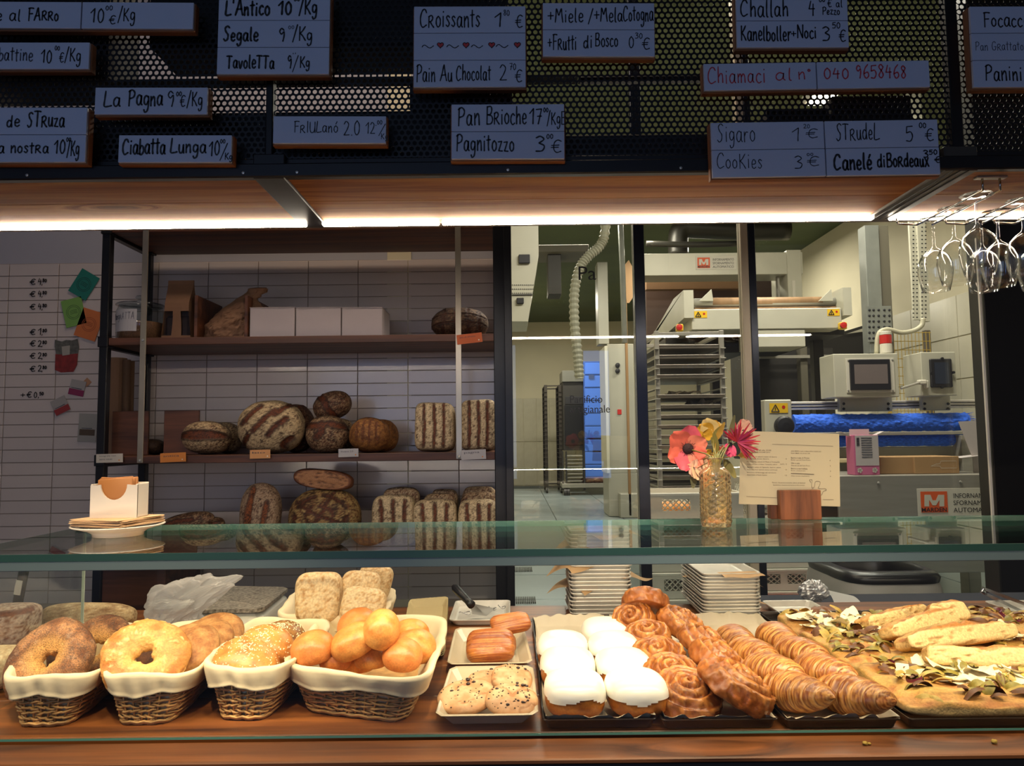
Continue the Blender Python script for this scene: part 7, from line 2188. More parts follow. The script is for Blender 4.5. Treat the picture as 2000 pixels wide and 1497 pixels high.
pb('platform', 1098, 945, 1196, 953, 13.95, .6, INOX, tc_, .002)
for px in (1104, 1110, 1190): MB().lathe([(0, -.03), (.075, -.025), (.075, .025), (0, .03)], 12, PY(px, 962, 14.0), rotm(0, 90)).obj('wheel', BLK, tc_)
for k in range(6):
    P, F, C = crust_mesh(.16, .12, .06, 2.2, None, (), .1, .3, 400 + k, RUSTIC, 'z', .03, 24, 14, 4)
    p = PY(1150 + 8 * k, 939, 14.15); o = MB().add(P, F, C).obj('bread_loaf', CRUST, None, smooth=True); o.location = (p.x, 14.15 + .05 * (k % 2), PY(1150, 945, 13.95).z + .052)
    tag(o, 'brown loaf lying on the low trolley below the blue lockers', 'bread', 'loaves on the low trolley')
yp = thing('yellow_safety_post', 'thin yellow steel safety post on the kitchen floor', 'post', base(1193, 11.9))
pb('post', 1190, 932, 1194, 990, 11.9, .06, YEL, yp, .001); pb('foot', 1184, 988, 1200, 992, 11.8, .2, YEL, yp, .001)
pe = thing('wooden_peel', 'long wooden peel leaning against the pale cabinet', 'peel', base(1227, 10.0))
pb('handle', 1224, 585, 1229, 1008, 10.0, .04, mat('peel_wood', '8a6a44', .6), pe, .003)
a = [PY(1218, 520, 10.0), PY(1228, 508, 10.0), PY(1237, 525, 10.0), PY(1237, 580, 10.0), PY(1229, 592, 10.0), PY(1222, 592, 10.0), PY(1217, 578, 10.0)]
MB().prism([(p.x, p.z) for p in a][::-1], 10.0, 10.02).obj('blade', mat('peel_wood', '8a6a44', .6), pe)
# duct and pipes near the green ceiling, left bay
du = thing('ceiling_duct', 'grey ceiling duct with a dark vertical drop in the left bay', 'duct', (PY(1110, 500, 8).x, 8.0, 3.2))
pb('duct_body', 1052, 478, 1150, 492, 8.0, .5, mat('dark_galvanised', '5a5648', .6), du); pb('drop', 1070, 480, 1096, 575, 8.1, .3, DP, du); 
MB().tube([PY(1212, 440, 7.6), PY(1216, 530, 7.6), PY(1220, 670, 7.6)], .03, 8).obj('pipe', mat('galvanised', '868a84', .45, .5), du)
# lettering on the partition glass
lt = text_mesh('Panificio\nartigianale', BLK, None, (0, 0, 0), wid=.17, hgt=.085, ls=.9)
p = PY(1113, 812, YP - .006); lt.location = (p.x, YP - .0055, p.z); lt.name = 'lettering'; lt.parent = part_; lt.location = Vector((p.x, YP - .0055, p.z)) - part_.location
t2 = text_mesh('Pa', BLK, None, (0, 0, 0), wid=.075, hgt=.06); p = PY(1130, 548, YP); t2.parent = part_; t2.location = Vector((p.x, YP - .0055, p.z)) - part_.location
# floor mats near the partition
for k, (px, py) in enumerate(((1018, 1112), (1020, 1172))):
    p = PZ(px, py, FL + .01); m = MB()
    for i in range(14): m.span(p.x - .08 + i * .0125, p.x - .08 + i * .0125 + .007, p.y - .09, p.y + .09, FL + .003, FL + .012)
    tag(m.obj('ribbed_floor_mat', mat('mat_grey', '4a4a44', .8), None, kind=None), ['ribbed rubber mat on the floor by the partition post', 'nearer ribbed rubber mat on the floor by the counter'][k], 'mat', None)

# ---------------------------------------------------------------- bin, foil, small things behind the counter
YBn = 2.62
bz = PY(1765, 1128, YBn).z; bxc = PY(1763, 1120, YBn).x
bn = thing('waste_bin', 'black rimmed waste bin with white liner behind the counter', 'bin', (bxc, YBn + .24, FL))
hw_, hd_ = .175, .22; cyb = YBn + .24
def lring(k, hx, hy, z, p=4.5, n=56, c=(bxc, cyb)):
    S, T = sring(n, p); return np.stack([c[0] + S * hx, c[1] + T * hy, np.full(n, z)], 1)
m = MB(); m.grid(np.array([lring(0, hw_ * .78, hd_ * .78, FL + .002), lring(0, hw_ * .95, hd_ * .95, bz - .03), lring(0, hw_ * .9, hd_ * .9, bz - .03), lring(0, hw_ * .74, hd_ * .74, FL + .01)]), closed_u=True); m.add(lring(0, hw_ * .78, hd_ * .78, FL + .002), [tuple(range(56))[::-1]])
m.obj('bin_body', mat('bin_black', '0f0f10', .5), bn, smooth=True)
m = MB(); m.grid(np.array([lring(0, hw_ * 1.02, hd_ * 1.04, bz - .028), lring(0, hw_ * 1.04, hd_ * 1.06, bz - .01), lring(0, hw_ * 1.0, hd_ * 1.02, bz + .003), lring(0, hw_ * .90, hd_ * .9, bz + .010), lring(0, hw_ * .82, hd_ * .82, bz + .011), lring(0, hw_ * .80, hd_ * .80, bz + .004), lring(0, hw_ * .8, hd_ * .8, bz - .08)]), closed_u=True)
m.obj('rim', mat('bin_rim', '1c1c1e', .3), bn, smooth=True)
aa = np.arange(56) / 56 * 2 * math.pi
G_ = []
for k, (z, o_) in enumerate(((bz - .022, 1.01), (bz - .05, 1.05), (bz - .10, 1.08), (bz - .16, 1.06), (bz - .2, 1.08))):
    R_ = lring(0, hw_ * o_, hd_ * o_, z); R_[:, :2] += .007 * np.stack([np.sin(aa * 7 + k), np.cos(aa * 9 + k)], 1) * k * .4; R_[:, 2] += .012 * np.sin(aa * 5) * (k == 4); G_.append(R_)
m = MB(); m.grid(np.array(G_), closed_u=True, flip=True); m.obj('liner_bag', mat('white_bin_bag', '9c9a94', .45), bn, smooth=True)
FOIL = mat('aluminium_foil', 'c8c8c8', .25, .6)
crumple('foil_ball', 'crumpled aluminium foil behind the empty tray', 1592, 1180, 2.35, np.array([.045, .03, .038]), FOIL, 11, PY(1592, 1182, 2.35).z, 'foil', .6, smooth_=False, res=(40, 24))
# back ledge carrying the foil and paper
zl = PY(1592, 1182, 2.35).z
lg = thing('back_ledge', 'dark service ledge along the rear of the counter', 'ledge', (1.2, 2.3, FL))
MB().span(PY(1470, 1180, 2.3).x, 2.2, 2.2, 2.50, zl - .03, zl, .003).obj('ledge_board', mat('navy_cloth', '15182a', .8), lg); MB().span(PY(1470, 1180, 2.3).x, 2.2, 2.22, 2.26, FL, zl - .03).obj('ledge_leg', DARK, lg)
m = MB(); th = np.linspace(-.6, 2.6, 18); p = PY(1650, 1172, 2.33)
m.grid(np.array([[(p.x - .05 + t * .085 + .012 * math.cos(a), p.y + .03 * math.sin(a), zl + .001 + (.012 + .01 * (1 - t)) * (1 + math.sin(a)) + .0) for a in th] for t in np.linspace(0, 1, 6)]))
tag(m.obj('rolled_paper', mat('white_paper', 'a8a6a2', .6), None, smooth=True), 'rolled sheet of white paper beside the foil', 'paper')
# ---------------------------------------------------------------- stacks of aluminium trays
def tray_stack(label_top, cx, yf, hx, dep, n, pitch, seed, group, papers, where):
    rs = random.Random(seed)
    m = MB(); pan_mesh(m, 0, 0, 0, hx, dep / 2, .019, .010, .016, .003); tmp = m.obj('aluminium_tray', ALU, None, smooth=False); me = tmp.data; bpy.data.objects.remove(tmp)
    for k in range(n):
        o = bpy.data.objects.new('aluminium_tray', me); COL.objects.link(o)
        o.location = (cx + rs.uniform(-.002, .002), yf + dep / 2 + rs.uniform(-.003, .003), ZC + .0008 + k * pitch)
        o.rotation_euler = (0, 0, math.radians(rs.uniform(-1.2, 1.2)))
        if k == n - 1: lab = label_top
        elif k == 0: lab = 'bottom aluminium tray of the stack ' + where
        else: lab = 'aluminium tray inside the stack ' + where
        tag(o, lab, 'tray', group)
    for (k, sx, sy, dx, dy, rz, drp) in papers:
        z = ZC + .0008 + k * pitch + .0185
        g = 14; s = np.linspace(-1, 1, g); X, Y_ = np.meshgrid(s, s, indexing='ij')
        x = X * sx; y = Y_ * sy
        M = np.array(rotm(0, 0, rz)); P = np.stack([x, y, 0 * x], -1) @ M.T
        P[..., 0] += cx + dx; P[..., 1] += yf + dep / 2 + dy
        ox = np.maximum(0, np.abs(P[..., 0] - cx) - hx + .003); oy = np.maximum(0, yf + .003 - P[..., 1])
        P[..., 2] = z - (ox + oy) ** 1.0 * drp + (.018 * np.sin(P[..., 0] * 60 + k) * (ox + oy) * 8 if drp else 0) - .0005
        inside = (ox + oy) <= 0
        P[..., 2] = np.where(inside, z - .0015, P[..., 2])
        m = MB(); m.grid(P); o = m.obj('kraft_sheet', mat('kraft_sheet', 'b89468', .8, var=.05), None, smooth=True)
        tag(o, 'brown paper sheet sticking out of the stack ' + where + {0: ''}.get(k, ', %s' % {3: 'low', 6: 'lower middle', 8: 'middle', 9: 'middle', 12: 'upper middle', 14: 'high', 17: 'higher', 20: 'near the top', 13: 'just under the top'}.get(k, 'between')), 'paper', 'brown paper sheets between the stacked trays')
tray_stack('top aluminium tray of the taller stack behind the glazed buns', .232, 2.0, .083, .2, 22, .0104, 1, 'aluminium trays in the taller stack',
           [(6, .075, .09, -.03, -.0, 32, .5), (12, .08, .09, -.035, -.01, 20, .75), (17, .07, .09, -.03, -.02, 40, .6), (9, .06, .08, .055, -.01, 40, .3), (20, .08, .09, .02, -.02, 30, .35), (3, .05, .08, .04, 0, 10, .3)], 'behind the glazed buns')
tray_stack('top aluminium tray of the shorter stack behind the cinnamon buns', .570, 1.965, .077, .26, 13, .0088, 2, 'aluminium trays in the shorter stack',
           [(12, .055, .028, .028, -.118, 8, .3), (8, .07, .09, .01, 0, 22, .3), (3, .07, .10, .015, 0, 16, .3)], 'behind the cinnamon buns')
a, b, c = PZ(1487, 1174, ZC + .018), PZ(1571, 1167, ZC + .018), PZ(1650, 1209, ZC + .018)
m = MB(); pan_mesh(m, (a.x + b.x) / 2, (a.y + c.y) / 2, ZC + .0005, (b.x - a.x) / 2, (a.y - c.y) / 2, .018, .010, .014); o = m.obj('aluminium_tray', ALU, None)
tag(o, 'single empty aluminium tray between the tray stack and the focaccia', 'tray')
a = PZ(1925, 1176, ZC + .018); m = MB(); pan_mesh(m, a.x + .10, a.y - .09, ZC + .0005, .10, .10, .018, .010, .014); tag(m.obj('aluminium_tray', ALU, None), 'empty aluminium tray at the right end under the steel tongs', 'tray')
tg2 = thing('serving_tongs', 'long flat steel serving tongs lying across the tray at the right end', 'tongs', (a.x + .05, a.y, ZC + .02))
p0, p1 = PY(1925, 1152, 2.12), PY(2030, 1192, 1.96)
q0, q1 = PY(1928, 1162, 2.12), PY(2030, 1212, 1.96)
for (u, v) in ((p0, p1), (q0, q1)):
    d = (v - u).normalized(); m = MB(); w = .004
    m.add([u + Vector((0, 0, w * 1.2)), v + Vector((0, 0, w * 1.2)), v - Vector((0, 0, w)), u - Vector((0, 0, w)), u + Vector((.003, .02, w * 1.2)), v + Vector((.003, .02, w * 1.2)), v + Vector((.003, .02, -w)), u + Vector((.003, .02, -w))], [(0, 3, 2, 1), (4, 5, 6, 7), (0, 1, 5, 4), (3, 7, 6, 2), (0, 4, 7, 3), (1, 2, 6, 5)])
    m.obj('arm', mat('polished_steel', 'b8b8ba', .2, 1.0), tg2)
MB().tube([p0 + Vector((0, .01, 0)), p0 + Vector((-.006, .01, -.008)), q0 + Vector((0, .01, 0))], .004, 8).obj('bow', mat('polished_steel', 'b8b8ba', .2, 1.0), tg2)

# ---------------------------------------------------------------- things on the glass top
ZT = ZG + .0005
p = PZ(231, 1046, ZT)
PORC = mat('white_porcelain', 'e2dcd2', .12, spec=.6)
pt = thing('porcelain_plate', 'white porcelain plate on a low foot carrying napkins, on the glass top', 'plate', (p.x, p.y, ZT))
MB().lathe([(.0, .003), (.040, .003), (.042, .0), (.046, .0), (.047, .006), (.058, .012), (.084, .0195), (.0855, .021), (.084, .0225), (.060, .016), (.045, .011), (0, .010)], 56, (p.x, p.y, ZT)).obj('plate_body', PORC, pt, smooth=True)
rs = random.Random(8)
NAP = mat('kraft_napkin', 'd0b08a', .85, var=.04)
for k in range(12):
    m = MB().box((0, 0, .0012 * k), (.118, .118, .00105), .0003)
    o = m.obj('paper_napkin', NAP, None); o.location = (p.x + rs.uniform(-.003, .003), p.y + rs.uniform(-.003, .003), ZT + .0225); o.rotation_euler = (0, 0, math.radians(-12 + rs.uniform(-7, 7)))
    tag(o, 'topmost brown paper napkin on the white plate' if k == 11 else 'brown paper napkin in the pile on the white plate', 'napkin', 'brown napkins piled on the white plate')
zh = ZT + .0225 + .0140
hx0, hy0 = p.x + .0015, p.y
sh_ = thing('sachet_holder', 'white porcelain sachet holder with scooped front, on the napkins', 'holder', (hx0, hy0, zh))
w, dp, h, t = .046, .024, .066, .0035
th = np.linspace(math.pi, 2 * math.pi, 14)
scoop = [(.026 * math.cos(a), h - .001 + .030 * math.sin(a)) for a in th]
poly = [(-w, 0), (w, 0), (w, h * .97)] + [(.034, h * .97)] + [(x, z) for x, z in scoop[::-1]] + [(-.034, h * .97), (-w, h * .97)]
def local_prism(poly, y0, y1): return MB().prism([(hx0 + a, zh + b) for a, b in poly], hy0 + y0, hy0 + y1)
local_prism(poly, -dp, -dp + t).obj('front_wall', PORC, sh_)
MB().span(hx0 - w, hx0 + w, hy0 + dp - t, hy0 + dp, zh, zh + h * 1.02, .001).obj('back_wall', PORC, sh_)
for s_ in (-1, 1): MB().span(hx0 + s_ * w - (t if s_ > 0 else 0), hx0 + s_ * w + (t if s_ < 0 else 0), hy0 - dp + .0005, hy0 + dp, zh, zh + h * 1.0, .001).obj('side_wall', PORC, sh_)
MB().span(hx0 - w + t, hx0 + w - t, hy0 - dp + t, hy0 + dp - t, zh, zh + .004).obj('bottom', PORC, sh_)
SACH = mat('brown_sugar_sachet', 'a8703c', .6, var=.06)
for k in range(6):
    o = MB().box((0, 0, 0), (.066, .0035, .062), .0012, None).obj('sugar_sachet', SACH, None, smooth=True)
    o.location = (hx0 - .004 + rs.uniform(-.003, .003), hy0 - .016 + k * .0058, zh + .042 + rs.uniform(0, .006)); o.rotation_euler = (math.radians(-4), math.radians(rs.uniform(-5, 5)), math.radians(rs.uniform(-3, 3)))
    tag(o, 'front brown sugar sachet in the white holder' if k == 0 else 'brown sugar sachet behind the front one in the white holder', 'sachet', 'sugar sachets in the white holder')

# vase
p = PZ(1399, 1029, ZT)
vs = thing('glass_vase', 'amber pressed glass vase with a diamond pattern holding flowers', 'vase', (p.x, p.y, ZT))
AMB = real_glass('amber_glass', (1.0, .80, .46), .05, 1.45)
AMB.node_tree.nodes['Principled BSDF'].inputs['Transmission Weight'].default_value = 0.88
def dia(th, r, z):
    if r < .022 or z > .108 or z < .006: return np.full(len(th), r)
    u = th * 9 / math.pi; v = z / .0062
    return r + .0019 * (np.abs(np.sin((u + v) * math.pi / 2)) * np.abs(np.sin((u - v) * math.pi / 2)))
zz = list(np.linspace(.004, .108, 64))
prof = [(.024, 0), (.029, .001)] + [(.0298 + .0006 * math.sin(z / .108 * 3.1), z) for z in zz] + [(.027, .113), (.020, .118), (.0135, .121), (.0125, .128), (.0135, .135), (.0155, .139), (.0145, .1395), (.0115, .135), (.0105, .122), (.018, .114), (.0255, .108), (.0265, .06), (.0255, .010), (0, .008)]
MB().lathe(prof, 108, (p.x, p.y, ZT), fn=dia).obj('vase_body', AMB, vs, smooth=True)
vx, vy = p.x, p.y
def petal(m, c, d, up, L, Wd, cup=.25, tip=1.0, n=9, w=7, ruff=.0, seed=0):
    d = Vector(d).normalized(); up = Vector(up).normalized(); side = d.cross(up).normalized(); up = side.cross(d)
    P = []
    for i in range(n):
        t = i / (n - 1); wd = Wd * math.sin(math.pi * min(1, (t ** .75) * .86 + .04)) ** tip
        row = []
        for j in range(w):
            s = j / (w - 1) * 2 - 1
            q_ = Vector(c) + d * (L * t) + side * (wd * s) + up * (cup * L * (t ** 1.6) * .6 + cup * wd * s * s * .8 + ruff * math.sin(s * 5 + t * 6 + seed) * t)
            row.append(tuple(q_))
        P.append(row)
    m.grid(np.array(P)); return m
def pmat(nm, c1): return mat(nm, c1, .6, var=.18, vscale=40, sss=0)
def img_dir(a, fwd=0.0):
    a = math.radians(a); return Vector((math.cos(a), -fwd, math.sin(a)))
def flower(name, label, px, py, Y, petals, pm, L, Wd, cen=None, cup=.25, stem=True, tip=1.0, ruff=.002, facing=(0, -1, 0), group='flowers in the amber vase'):
    c = PY(px, py, Y)
    r = thing(name, label, 'flower', tuple(c), group)
    for k, (ang, ls, fw) in enumerate(petals):
        m = MB(); petal(m, c, img_dir(ang, fw), facing, L * ls, Wd * ls, cup, tip, ruff=ruff, seed=k); m.obj('petal', pm[k % len(pm)], r, smooth=True)
    if cen:
        m = MB(); v, f = sphere(20, 12); m.add(v * [cen[0], cen[0] * .6, cen[0]], f, None, None, c + Vector((0, -.003, 0)))
        for k in range(26):
            a = k * .2417 * 6.28; rr_ = cen[0] * (1.1 + .25 * (k % 3)); e_ = c + Vector((rr_ * math.cos(a), -.007, rr_ * math.sin(a))); m.tube([c + Vector((0, -.004, 0)), e_], .0004, 4)
        m.obj('flower_centre', cen[1], r, smooth=True)
    if stem:
        top = Vector((vx + (c.x - vx) * .15, vy, ZT + .137)); bot = Vector((vx - (c.x - vx) * .2, vy + .005, ZT + .015))
        MB().tube(crv([c + Vector((0, .014, 0)), (c * .5 + top * .5) + Vector((0, .016, .004)), top, (top + bot) / 2, bot], 4), .0015, 6).obj('stem', pmat('stem_green', '6a6a34'), r, smooth=True)
    return r
COR = [pmat('coral_petal', 'd0604e'), pmat('pink_coral_petal', 'c85060'), pmat('coral_light', 'da7a60')]
flower('poppy_flower', 'large coral poppy with dark centre facing the customer', 1343, 877, 1.60, [(140, 1.0, .25), (80, 1.0, .1), (25, .85, .3), (205, 1.0, .25), (250, 1.0, .3), (300, .9, .3), (340, .8, .35)], COR, .051, .027, (.012, mat('poppy_centre', '2c1018', .8, bump=1, bscale=300)), .1)
YP_ = [pmat('yellow_petal', 'c89a2c'), pmat('pale_yellow_petal', 'd8bf7a')]
flower('yellow_flower', 'yellow cupped flower at the top of the bouquet', 1392, 851, 1.635, [(150, 1.1, .1), (118, 1.15, .1), (85, .95, 0), (60, .9, -.1), (170, .7, .2)], YP_, .036, .019, None, .2)
flower('yellow_flower', 'small yellow flower above the vase neck', 1390, 886, 1.61, [(165, .9, .4), (200, .8, .4), (340, .7, .4)], YP_[:1], .022, .009, None, .3)
RS = [pmat('crimson_petal', 'b02a3c'), pmat('red_petal', 'c2343c'), pmat('magenta_petal', 'a82a58')]
rs = random.Random(3)
flower('spider_flower', 'crimson spiky flower leaning to the right of the bouquet', 1440, 864, 1.60, [(-62 + k * 6.2 + rs.uniform(-3, 3), rs.uniform(.7, 1.15), rs.uniform(-.3, .5)) for k in range(36)], RS, .044, .0022, None, .15, ruff=.0005)
flower('pink_flower', 'pink drooping bell flower in the middle of the bouquet', 1425, 868, 1.59, [(262, 1, .3), (285, .95, .35), (240, .9, .4), (222, .7, .5)], [pmat('pink_petal', 'c83c6a')], .030, .0095, (.004, BLK), .1)
flower('pink_flower', 'small coral pink flower beside the yellow one', 1412, 880, 1.60, [(100, .7, .3), (140, .7, .3), (60, .7, .3), (180, .6, .4), (20, .6, .4)], [pmat('coral_light', 'da7a60')], .018, .005, None, .2)
flower('pale_flower', 'pale peach flower behind the crimson spiky one', 1452, 838, 1.66, [(60, 1, 0), (100, 1, 0), (20, .9, 0), (150, .8, 0)], [pmat('peach_petal', 'd8a890')], .022, .013, None, .2)
flower('peach_flower', 'large peach flower hanging at the lower left of the vase', 1372, 903, 1.592, [(245, 1.15, .2), (225, 1.1, .1), (262, 1.0, .3), (205, .7, .3), (30, .7, .4)], [pmat('peach_light_petal', 'd8b08a'), pmat('peach_petal', 'd8a890')], .036, .017, None, .15)
GR = [pmat('olive_leaf', '7d7434'), pmat('mustard_leaf', 'a88430'), pmat('grey_green_leaf', '6c6a44')]
for k, (px, py, ang, L, Wd, Y, lab) in enumerate(((1400, 890, 98, .050, .008, 1.605, 'broad grey green leaf rising from the vase neck'), (1398, 862, 66, .045, .006, 1.615, 'slender olive leaf pointing up to the right'), (1424, 866, 80, .062, .006, 1.61, 'tall mustard leaf at the top of the bouquet'), (1414, 897, 298, .046, .009, 1.60, 'olive leaf hanging over the right of the vase'),
        (1372, 925, 268, .060, .005, 1.595, 'long mustard leaf hanging at the left of the vase'), (1356, 918, 262, .040, .008, 1.60, 'olive leaf hanging over the peach flower'), (1392, 850, 45, .03, .004, 1.62, 'narrow olive leaf beside the pale petals'), (1442, 890, 5, .03, .007, 1.62, 'mustard leaf under the crimson flower'))):
    c = PY(px, py, Y); m = MB(); petal(m, c, img_dir(ang, .1), (0, -1, 0), L, Wd, .12, 1.0); m.tube([c, Vector((vx, vy, ZT + .136))], .0009, 5)
    o = m.obj('leaf_sprig', GR[k % 3], None, smooth=True); tag(o, lab, 'leaf', 'leaf sprigs in the amber vase')

# menu card in its wooden block
BW = wood('figured_block_wood', '3a1a0c', '8c5432', 'z', .7, .45, contrast=.45)
blk = thing('wooden_block', 'figured reddish wooden block holding the menu card on the glass top', 'block', (PZ(1563, 1028, ZT).x, 1.635, ZT))
bx0, bx1 = PY(1524, 995, 1.612).x, PY(1605, 995, 1.612).x; bzt = PY(1563, 958, 1.612).z
MB().span(bx0, bx1, 1.612, 1.630, ZT, bzt, .0015).obj('front_half', BW, blk)
MB().span(bx0 - .014, bx1 - .006, 1.6325, 1.654, ZT, bzt - .026, .0015).obj('rear_half', BW, blk)
MB().span(bx0 + .004, bx1 - .01, 1.630, 1.6325, ZT, ZT + .012).obj('slot_floor', BW, blk)
PAP = mat('cream_menu_paper', 'c0b494', .8, var=.015)
mc = thing('menu_card', 'cream printed menu card standing in the wooden block', 'menu', (bx0, 1.6312, ZT + .015))
YM_ = 1.6312
TL, TR_, BR_, BL = [PY(*q_, YM_) for q_ in ((1447, 842), (1639, 848), (1641, 990), (1443, 985))]
m = MB(); g = 10
P = np.array([[np.array(TL) * (1 - u) * (1 - v) + np.array(TR_) * u * (1 - v) + np.array(BR_) * u * v + np.array(BL) * (1 - u) * v for u in np.linspace(0, 1, g)] for v in np.linspace(0, 1, g)])
m.grid(P); P2 = P.copy(); P2[..., 1] += .0004; m.grid(P2, flip=True); sheet = m.obj('paper_sheet', PAP, mc)
PRT = mat('menu_print', '5a4a3a', .7)
def mtext(t, px0, py0, px1, cap):
    a, b = PY(px0, py0, YM_ - .0006), PY(px1, py0, YM_ - .0006)
    o = text_mesh(t, PRT, None, (0, 0, 0), wid=b.x - a.x, hgt=cap * YM_ / 1440); o.parent = sheet; o.location = a - Vector(mc.location); o.rotation_euler = (0, math.radians(1.3), 0)
m = MB()
for (x0, y0, x1, y1) in ((1508, 868, 1627, 872), (1458, 970, 1522, 973), (1607, 976, 1628, 976.5)):
    a, b = PY(x0, y0, YM_ - .0006), PY(x1, y1, YM_ - .0006); m.tube([a, b], .00025, 4)
m.tube([PY(1545, 925, YM_ - .0006), PY(1568, 926, YM_ - .0006), PY(1590, 927, YM_ - .0006)], .0006, 4)
o = m.obj('printed_rules', PRT, sheet, kind='stuff')
for (t, x0, y, x1, cp) in (('dalle 11:30 alle 22:00', 1466, 881, 1506, 2.6), ('until 10:00 pm', 1470, 885, 1504, 2.4), ('Tagliere di salumi misto di Sauris', 1460, 894, 1517, 2.8), ('Selection from Sauris', 1459, 897.5, 1502, 2.2),
        ('Prodotti dei salumi di Masè e Tranquillo', 1459, 904, 1523, 2.8), ('Daily selection of Masè, Tranquillo salumi', 1459, 908.5, 1518, 2.3), ('Sardoni salati di Spinola, burro, pane', 1459, 914.5, 1525, 2.8), ('Anchovies from Spinola, butter and bread', 1459, 919, 1518, 2.3),
        ('Selezione di formaggi del territorio', 1459, 925, 1516, 2.8), ('Assortment of local cheeses', 1459, 929, 1498, 2.3), ('dalle 08:00 in poi è disponibile il pane con', 1545, 883, 1604, 2.6), ('From 08:00, we always add', 1545, 887, 1582, 2.4),
        ('Burro e sale di Pirano', 1545, 896, 1581, 2.8), ('Butter, sea salt from Pirano', 1545, 900, 1583, 2.3), ('Olio e sale', 1545, 906.5, 1562, 2.8), ('Olive oil, sea salt from Pirano', 1545, 911, 1582, 2.3), ('Burro e marmellata', 1545, 917, 1577, 2.8), ('Butter, artisanal jam', 1545, 921, 1573, 2.3), ('Olive, tomato, local honey', 1545, 931.5, 1581, 2.3),
        ('Panini, focacce e molto altro al banco!', 1508, 944.5, 1573, 2.6), ('Sandwiches, focaccia and more at the counter', 1510, 949, 1572, 2.4), ('10', 1534, 898, 1537, 2.2), ('da 8 a 12', 1524, 908, 1537, 2.2), ('10', 1534, 919, 1537, 2.2), ('12', 1533, 930, 1537, 2.2), ('4', 1620, 901, 1622, 2.2), ('4', 1620.5, 911.5, 1622.5, 2.2), ('5', 1621, 922, 1623, 2.2), ('6', 1621, 932, 1623, 2.2)):
    mtext(t, x0, y, x1, cp)
dd = crv([PY(x, y, YM_ - .0006) for x, y in ((1584, 943), (1581, 938), (1586, 938), (1585, 948), (1587, 954), (1591, 950), (1593, 941), (1602, 942), (1600, 950), (1598, 954), (1604, 955), (1612, 955), (1614, 958), (1608, 960), (1606, 965), (1602, 970))], 4)
m = MB(); m.tube(dd, .0003, 4); m.obj('line_drawing', PRT, sheet)

# ---------------------------------------------------------------- hanging wine glasses
ZR = PY(1924, 373, 1.66).z
rk2 = thing('glass_rack', 'chrome wire stemware rack under the canopy at the right end', 'glass rack', (1.15, 1.8, ZR))
CHR = mat('chrome_wire', 'a8a49c', .15, 1.0)
GX = (1.105, 1.235, 1.365)
hw = .020
for gx in GX:
    for s_ in (-1, 1):
        m = MB(); x = gx + s_ * hw
        m.tube([(x, 1.655, ZS - .003), (x, 1.655, ZR), (x, 1.70, ZR), (x, 1.93, ZR)], .0028, 8); m.obj('wire_rail', CHR, rk2, smooth=True)
    MB().tube([(gx - hw, 1.93, ZR), (gx - hw - .045, 1.942, ZR + .006), (gx - hw - .05, 1.942, ZR + .022)], .0028, 8).obj('wire_hook', CHR, rk2, smooth=True)
    MB().span(gx - .035, gx + .035, 1.648, 1.665, ZS - .006, ZS - .001, .001).obj('mount_plate', STEEL, rk2)
WG = pane_glass('wine_glass_crystal', (.985, .99, .985), 1.5, 0.03, 1.5)
t_ = .0011
def glass_profile():
    o_ = [(.0, .0), (.034, .0), (.0345, .001), (.02, .0028), (.006, .006), (.0038, .012), (.0034, .05), (.0036, .070), (.007, .078), (.020, .088), (.033, .102), (.0405, .122), (.0415, .140), (.038, .165), (.0315, .192)]
    i_ = [(.0302, .192), (.0368, .165), (.0402, .140), (.0392, .122), (.0318, .1035), (.019, .0905), (.006, .083), (0, .0815)]
    return [(r, -z) for r, z in o_ + i_]
pr = glass_profile()
gm = MB().lathe(pr, 40); tmp = gm.obj('wine_glass', WG, None, smooth=True); gme = tmp.data; bpy.data.objects.remove(tmp)
for k, (gx, y, lab) in enumerate(((GX[0], 1.893, 'rearmost wine glass of the inner row, nearest the grey column'), (GX[0], 1.805, 'middle wine glass of the inner row'), (GX[0] - .008, 1.70, 'front wine glass of the inner row, hanging highest in the picture'),
        (GX[1], 1.90, 'rear wine glass of the second row'), (GX[1], 1.835, 'second wine glass of the second row, half hidden by its neighbours'), (GX[1] + .002, 1.745, 'front wine glass of the second row by the frame edge'), (GX[2], 1.89, 'wine glass of the outer row at the frame edge'))):
    o = bpy.data.objects.new('wine_glass', gme); COL.objects.link(o); o.location = (gx, y, ZR + .0045)
    tag(o, lab, 'wine glass', 'wine glasses hanging upside down')

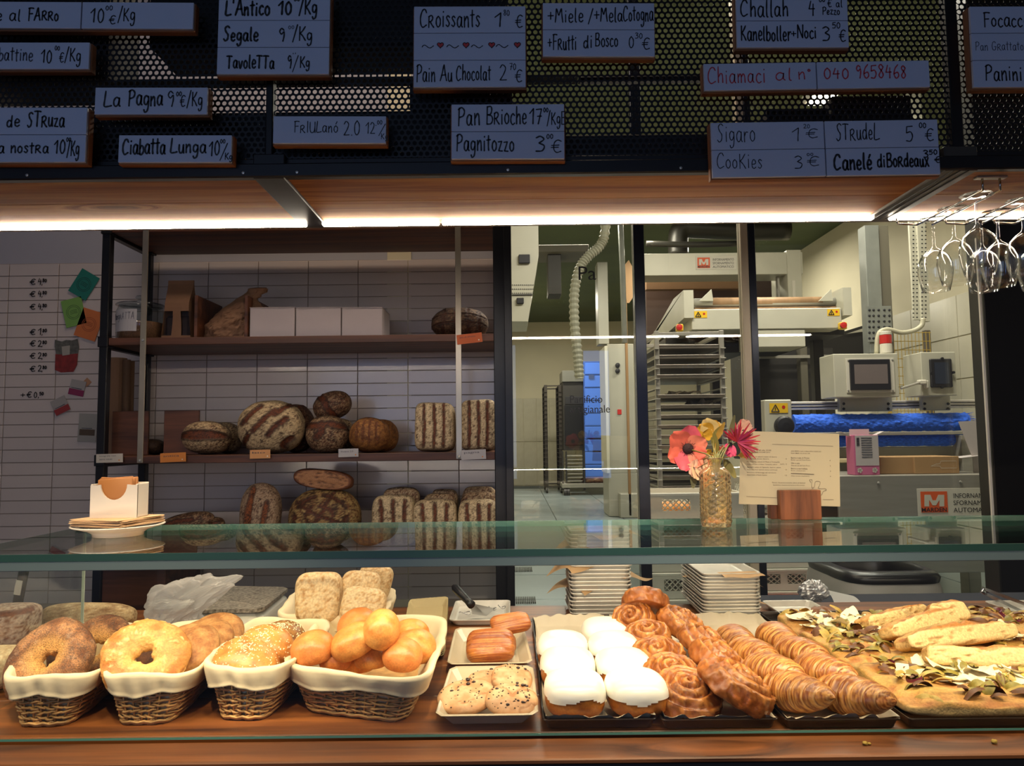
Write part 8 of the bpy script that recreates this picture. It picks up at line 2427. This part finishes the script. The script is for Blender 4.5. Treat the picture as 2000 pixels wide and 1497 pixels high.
# ---------------------------------------------------------------- neighbouring counter on the left, behind the side pane
def lb(label, bb, Y, b, p_, cols, seed, rot, flour, zb=None, name='bread_loaf', scores=()):
    s_ = Y / 1440; a = (bb[2] - bb[0]) / 2 * s_; c = (bb[3] - bb[1]) / 2 * s_
    P, F, col = crust_mesh(a, b, c, p_, None, scores, .12, flour, seed, cols, 'y', .03, 64, 44, 8)
    o = MB().add(P, F, col).obj(name, CRUST, None, smooth=True); pt_ = PY((bb[0] + bb[2]) / 2, (bb[1] + bb[3]) / 2, Y)
    place(o, (pt_.x, Y, ZC + c * 1.0 + .001 if zb is None else zb + c), rot); tag(o, label, 'bread', 'loaves beyond the side glass'); return o
lb('large cut floury loaf at the left edge beyond the side glass', (-30, 1166, 66, 1240), 1.83, .05, 5, ('5a3018', '8a5a38', 'c0ac98', '7a4424'), 501, (0, 0, 0), .7, scores=[[(-1, .62), (0, .72), (1, .8)]])
lb('pale smooth ciabatta at the left edge next to the dark ring bread', (-40, 1212, 43, 1284), 1.52, .05, 3.4, ('b8946a', 'cdb088', 'dcc8a4', 'a87c48'), 502, (0, 0, 0), .5)
lb('broad flat floury loaf leaning beyond the side glass', (78, 1196, 205, 1246), 1.72, .035, 2.4, ('8a6a44', 'b09468', 'cbb690', '6a4424'), 503, (-20, -3, 0), .7)
lb('long flat loaf behind the broad one, reaching past the glass edge', (85, 1184, 262, 1236), 1.95, .04, 3.0, ('7a5630', 'a88a5c', 'c4ae84', '5a3418'), 504, (-20, 0, 0), .6)
# dark tool leaning behind, seen through the side pane
p0, p1 = PY(152, 1105, 2.4), PY(138, 1200, 2.3)
kn = thing('black_tool', 'black flat tool with a white label leaning behind the loaves', 'tool', (p1.x, 2.3, ZC))
M_ = rotm(0, 9, 0)
MB().box(((p0.x + p1.x) / 2, 2.08, (p0.z + p1.z) / 2), (.026, .012, .22), .003, M_).obj('bar', mat('black_plastic', '101012', .35), kn)
MB().box(((p0.x + p1.x) / 2 + .007, 2.073, (p0.z + p1.z) / 2 + .06), (.018, .002, .04), 0, M_).obj('label', WPL, kn)
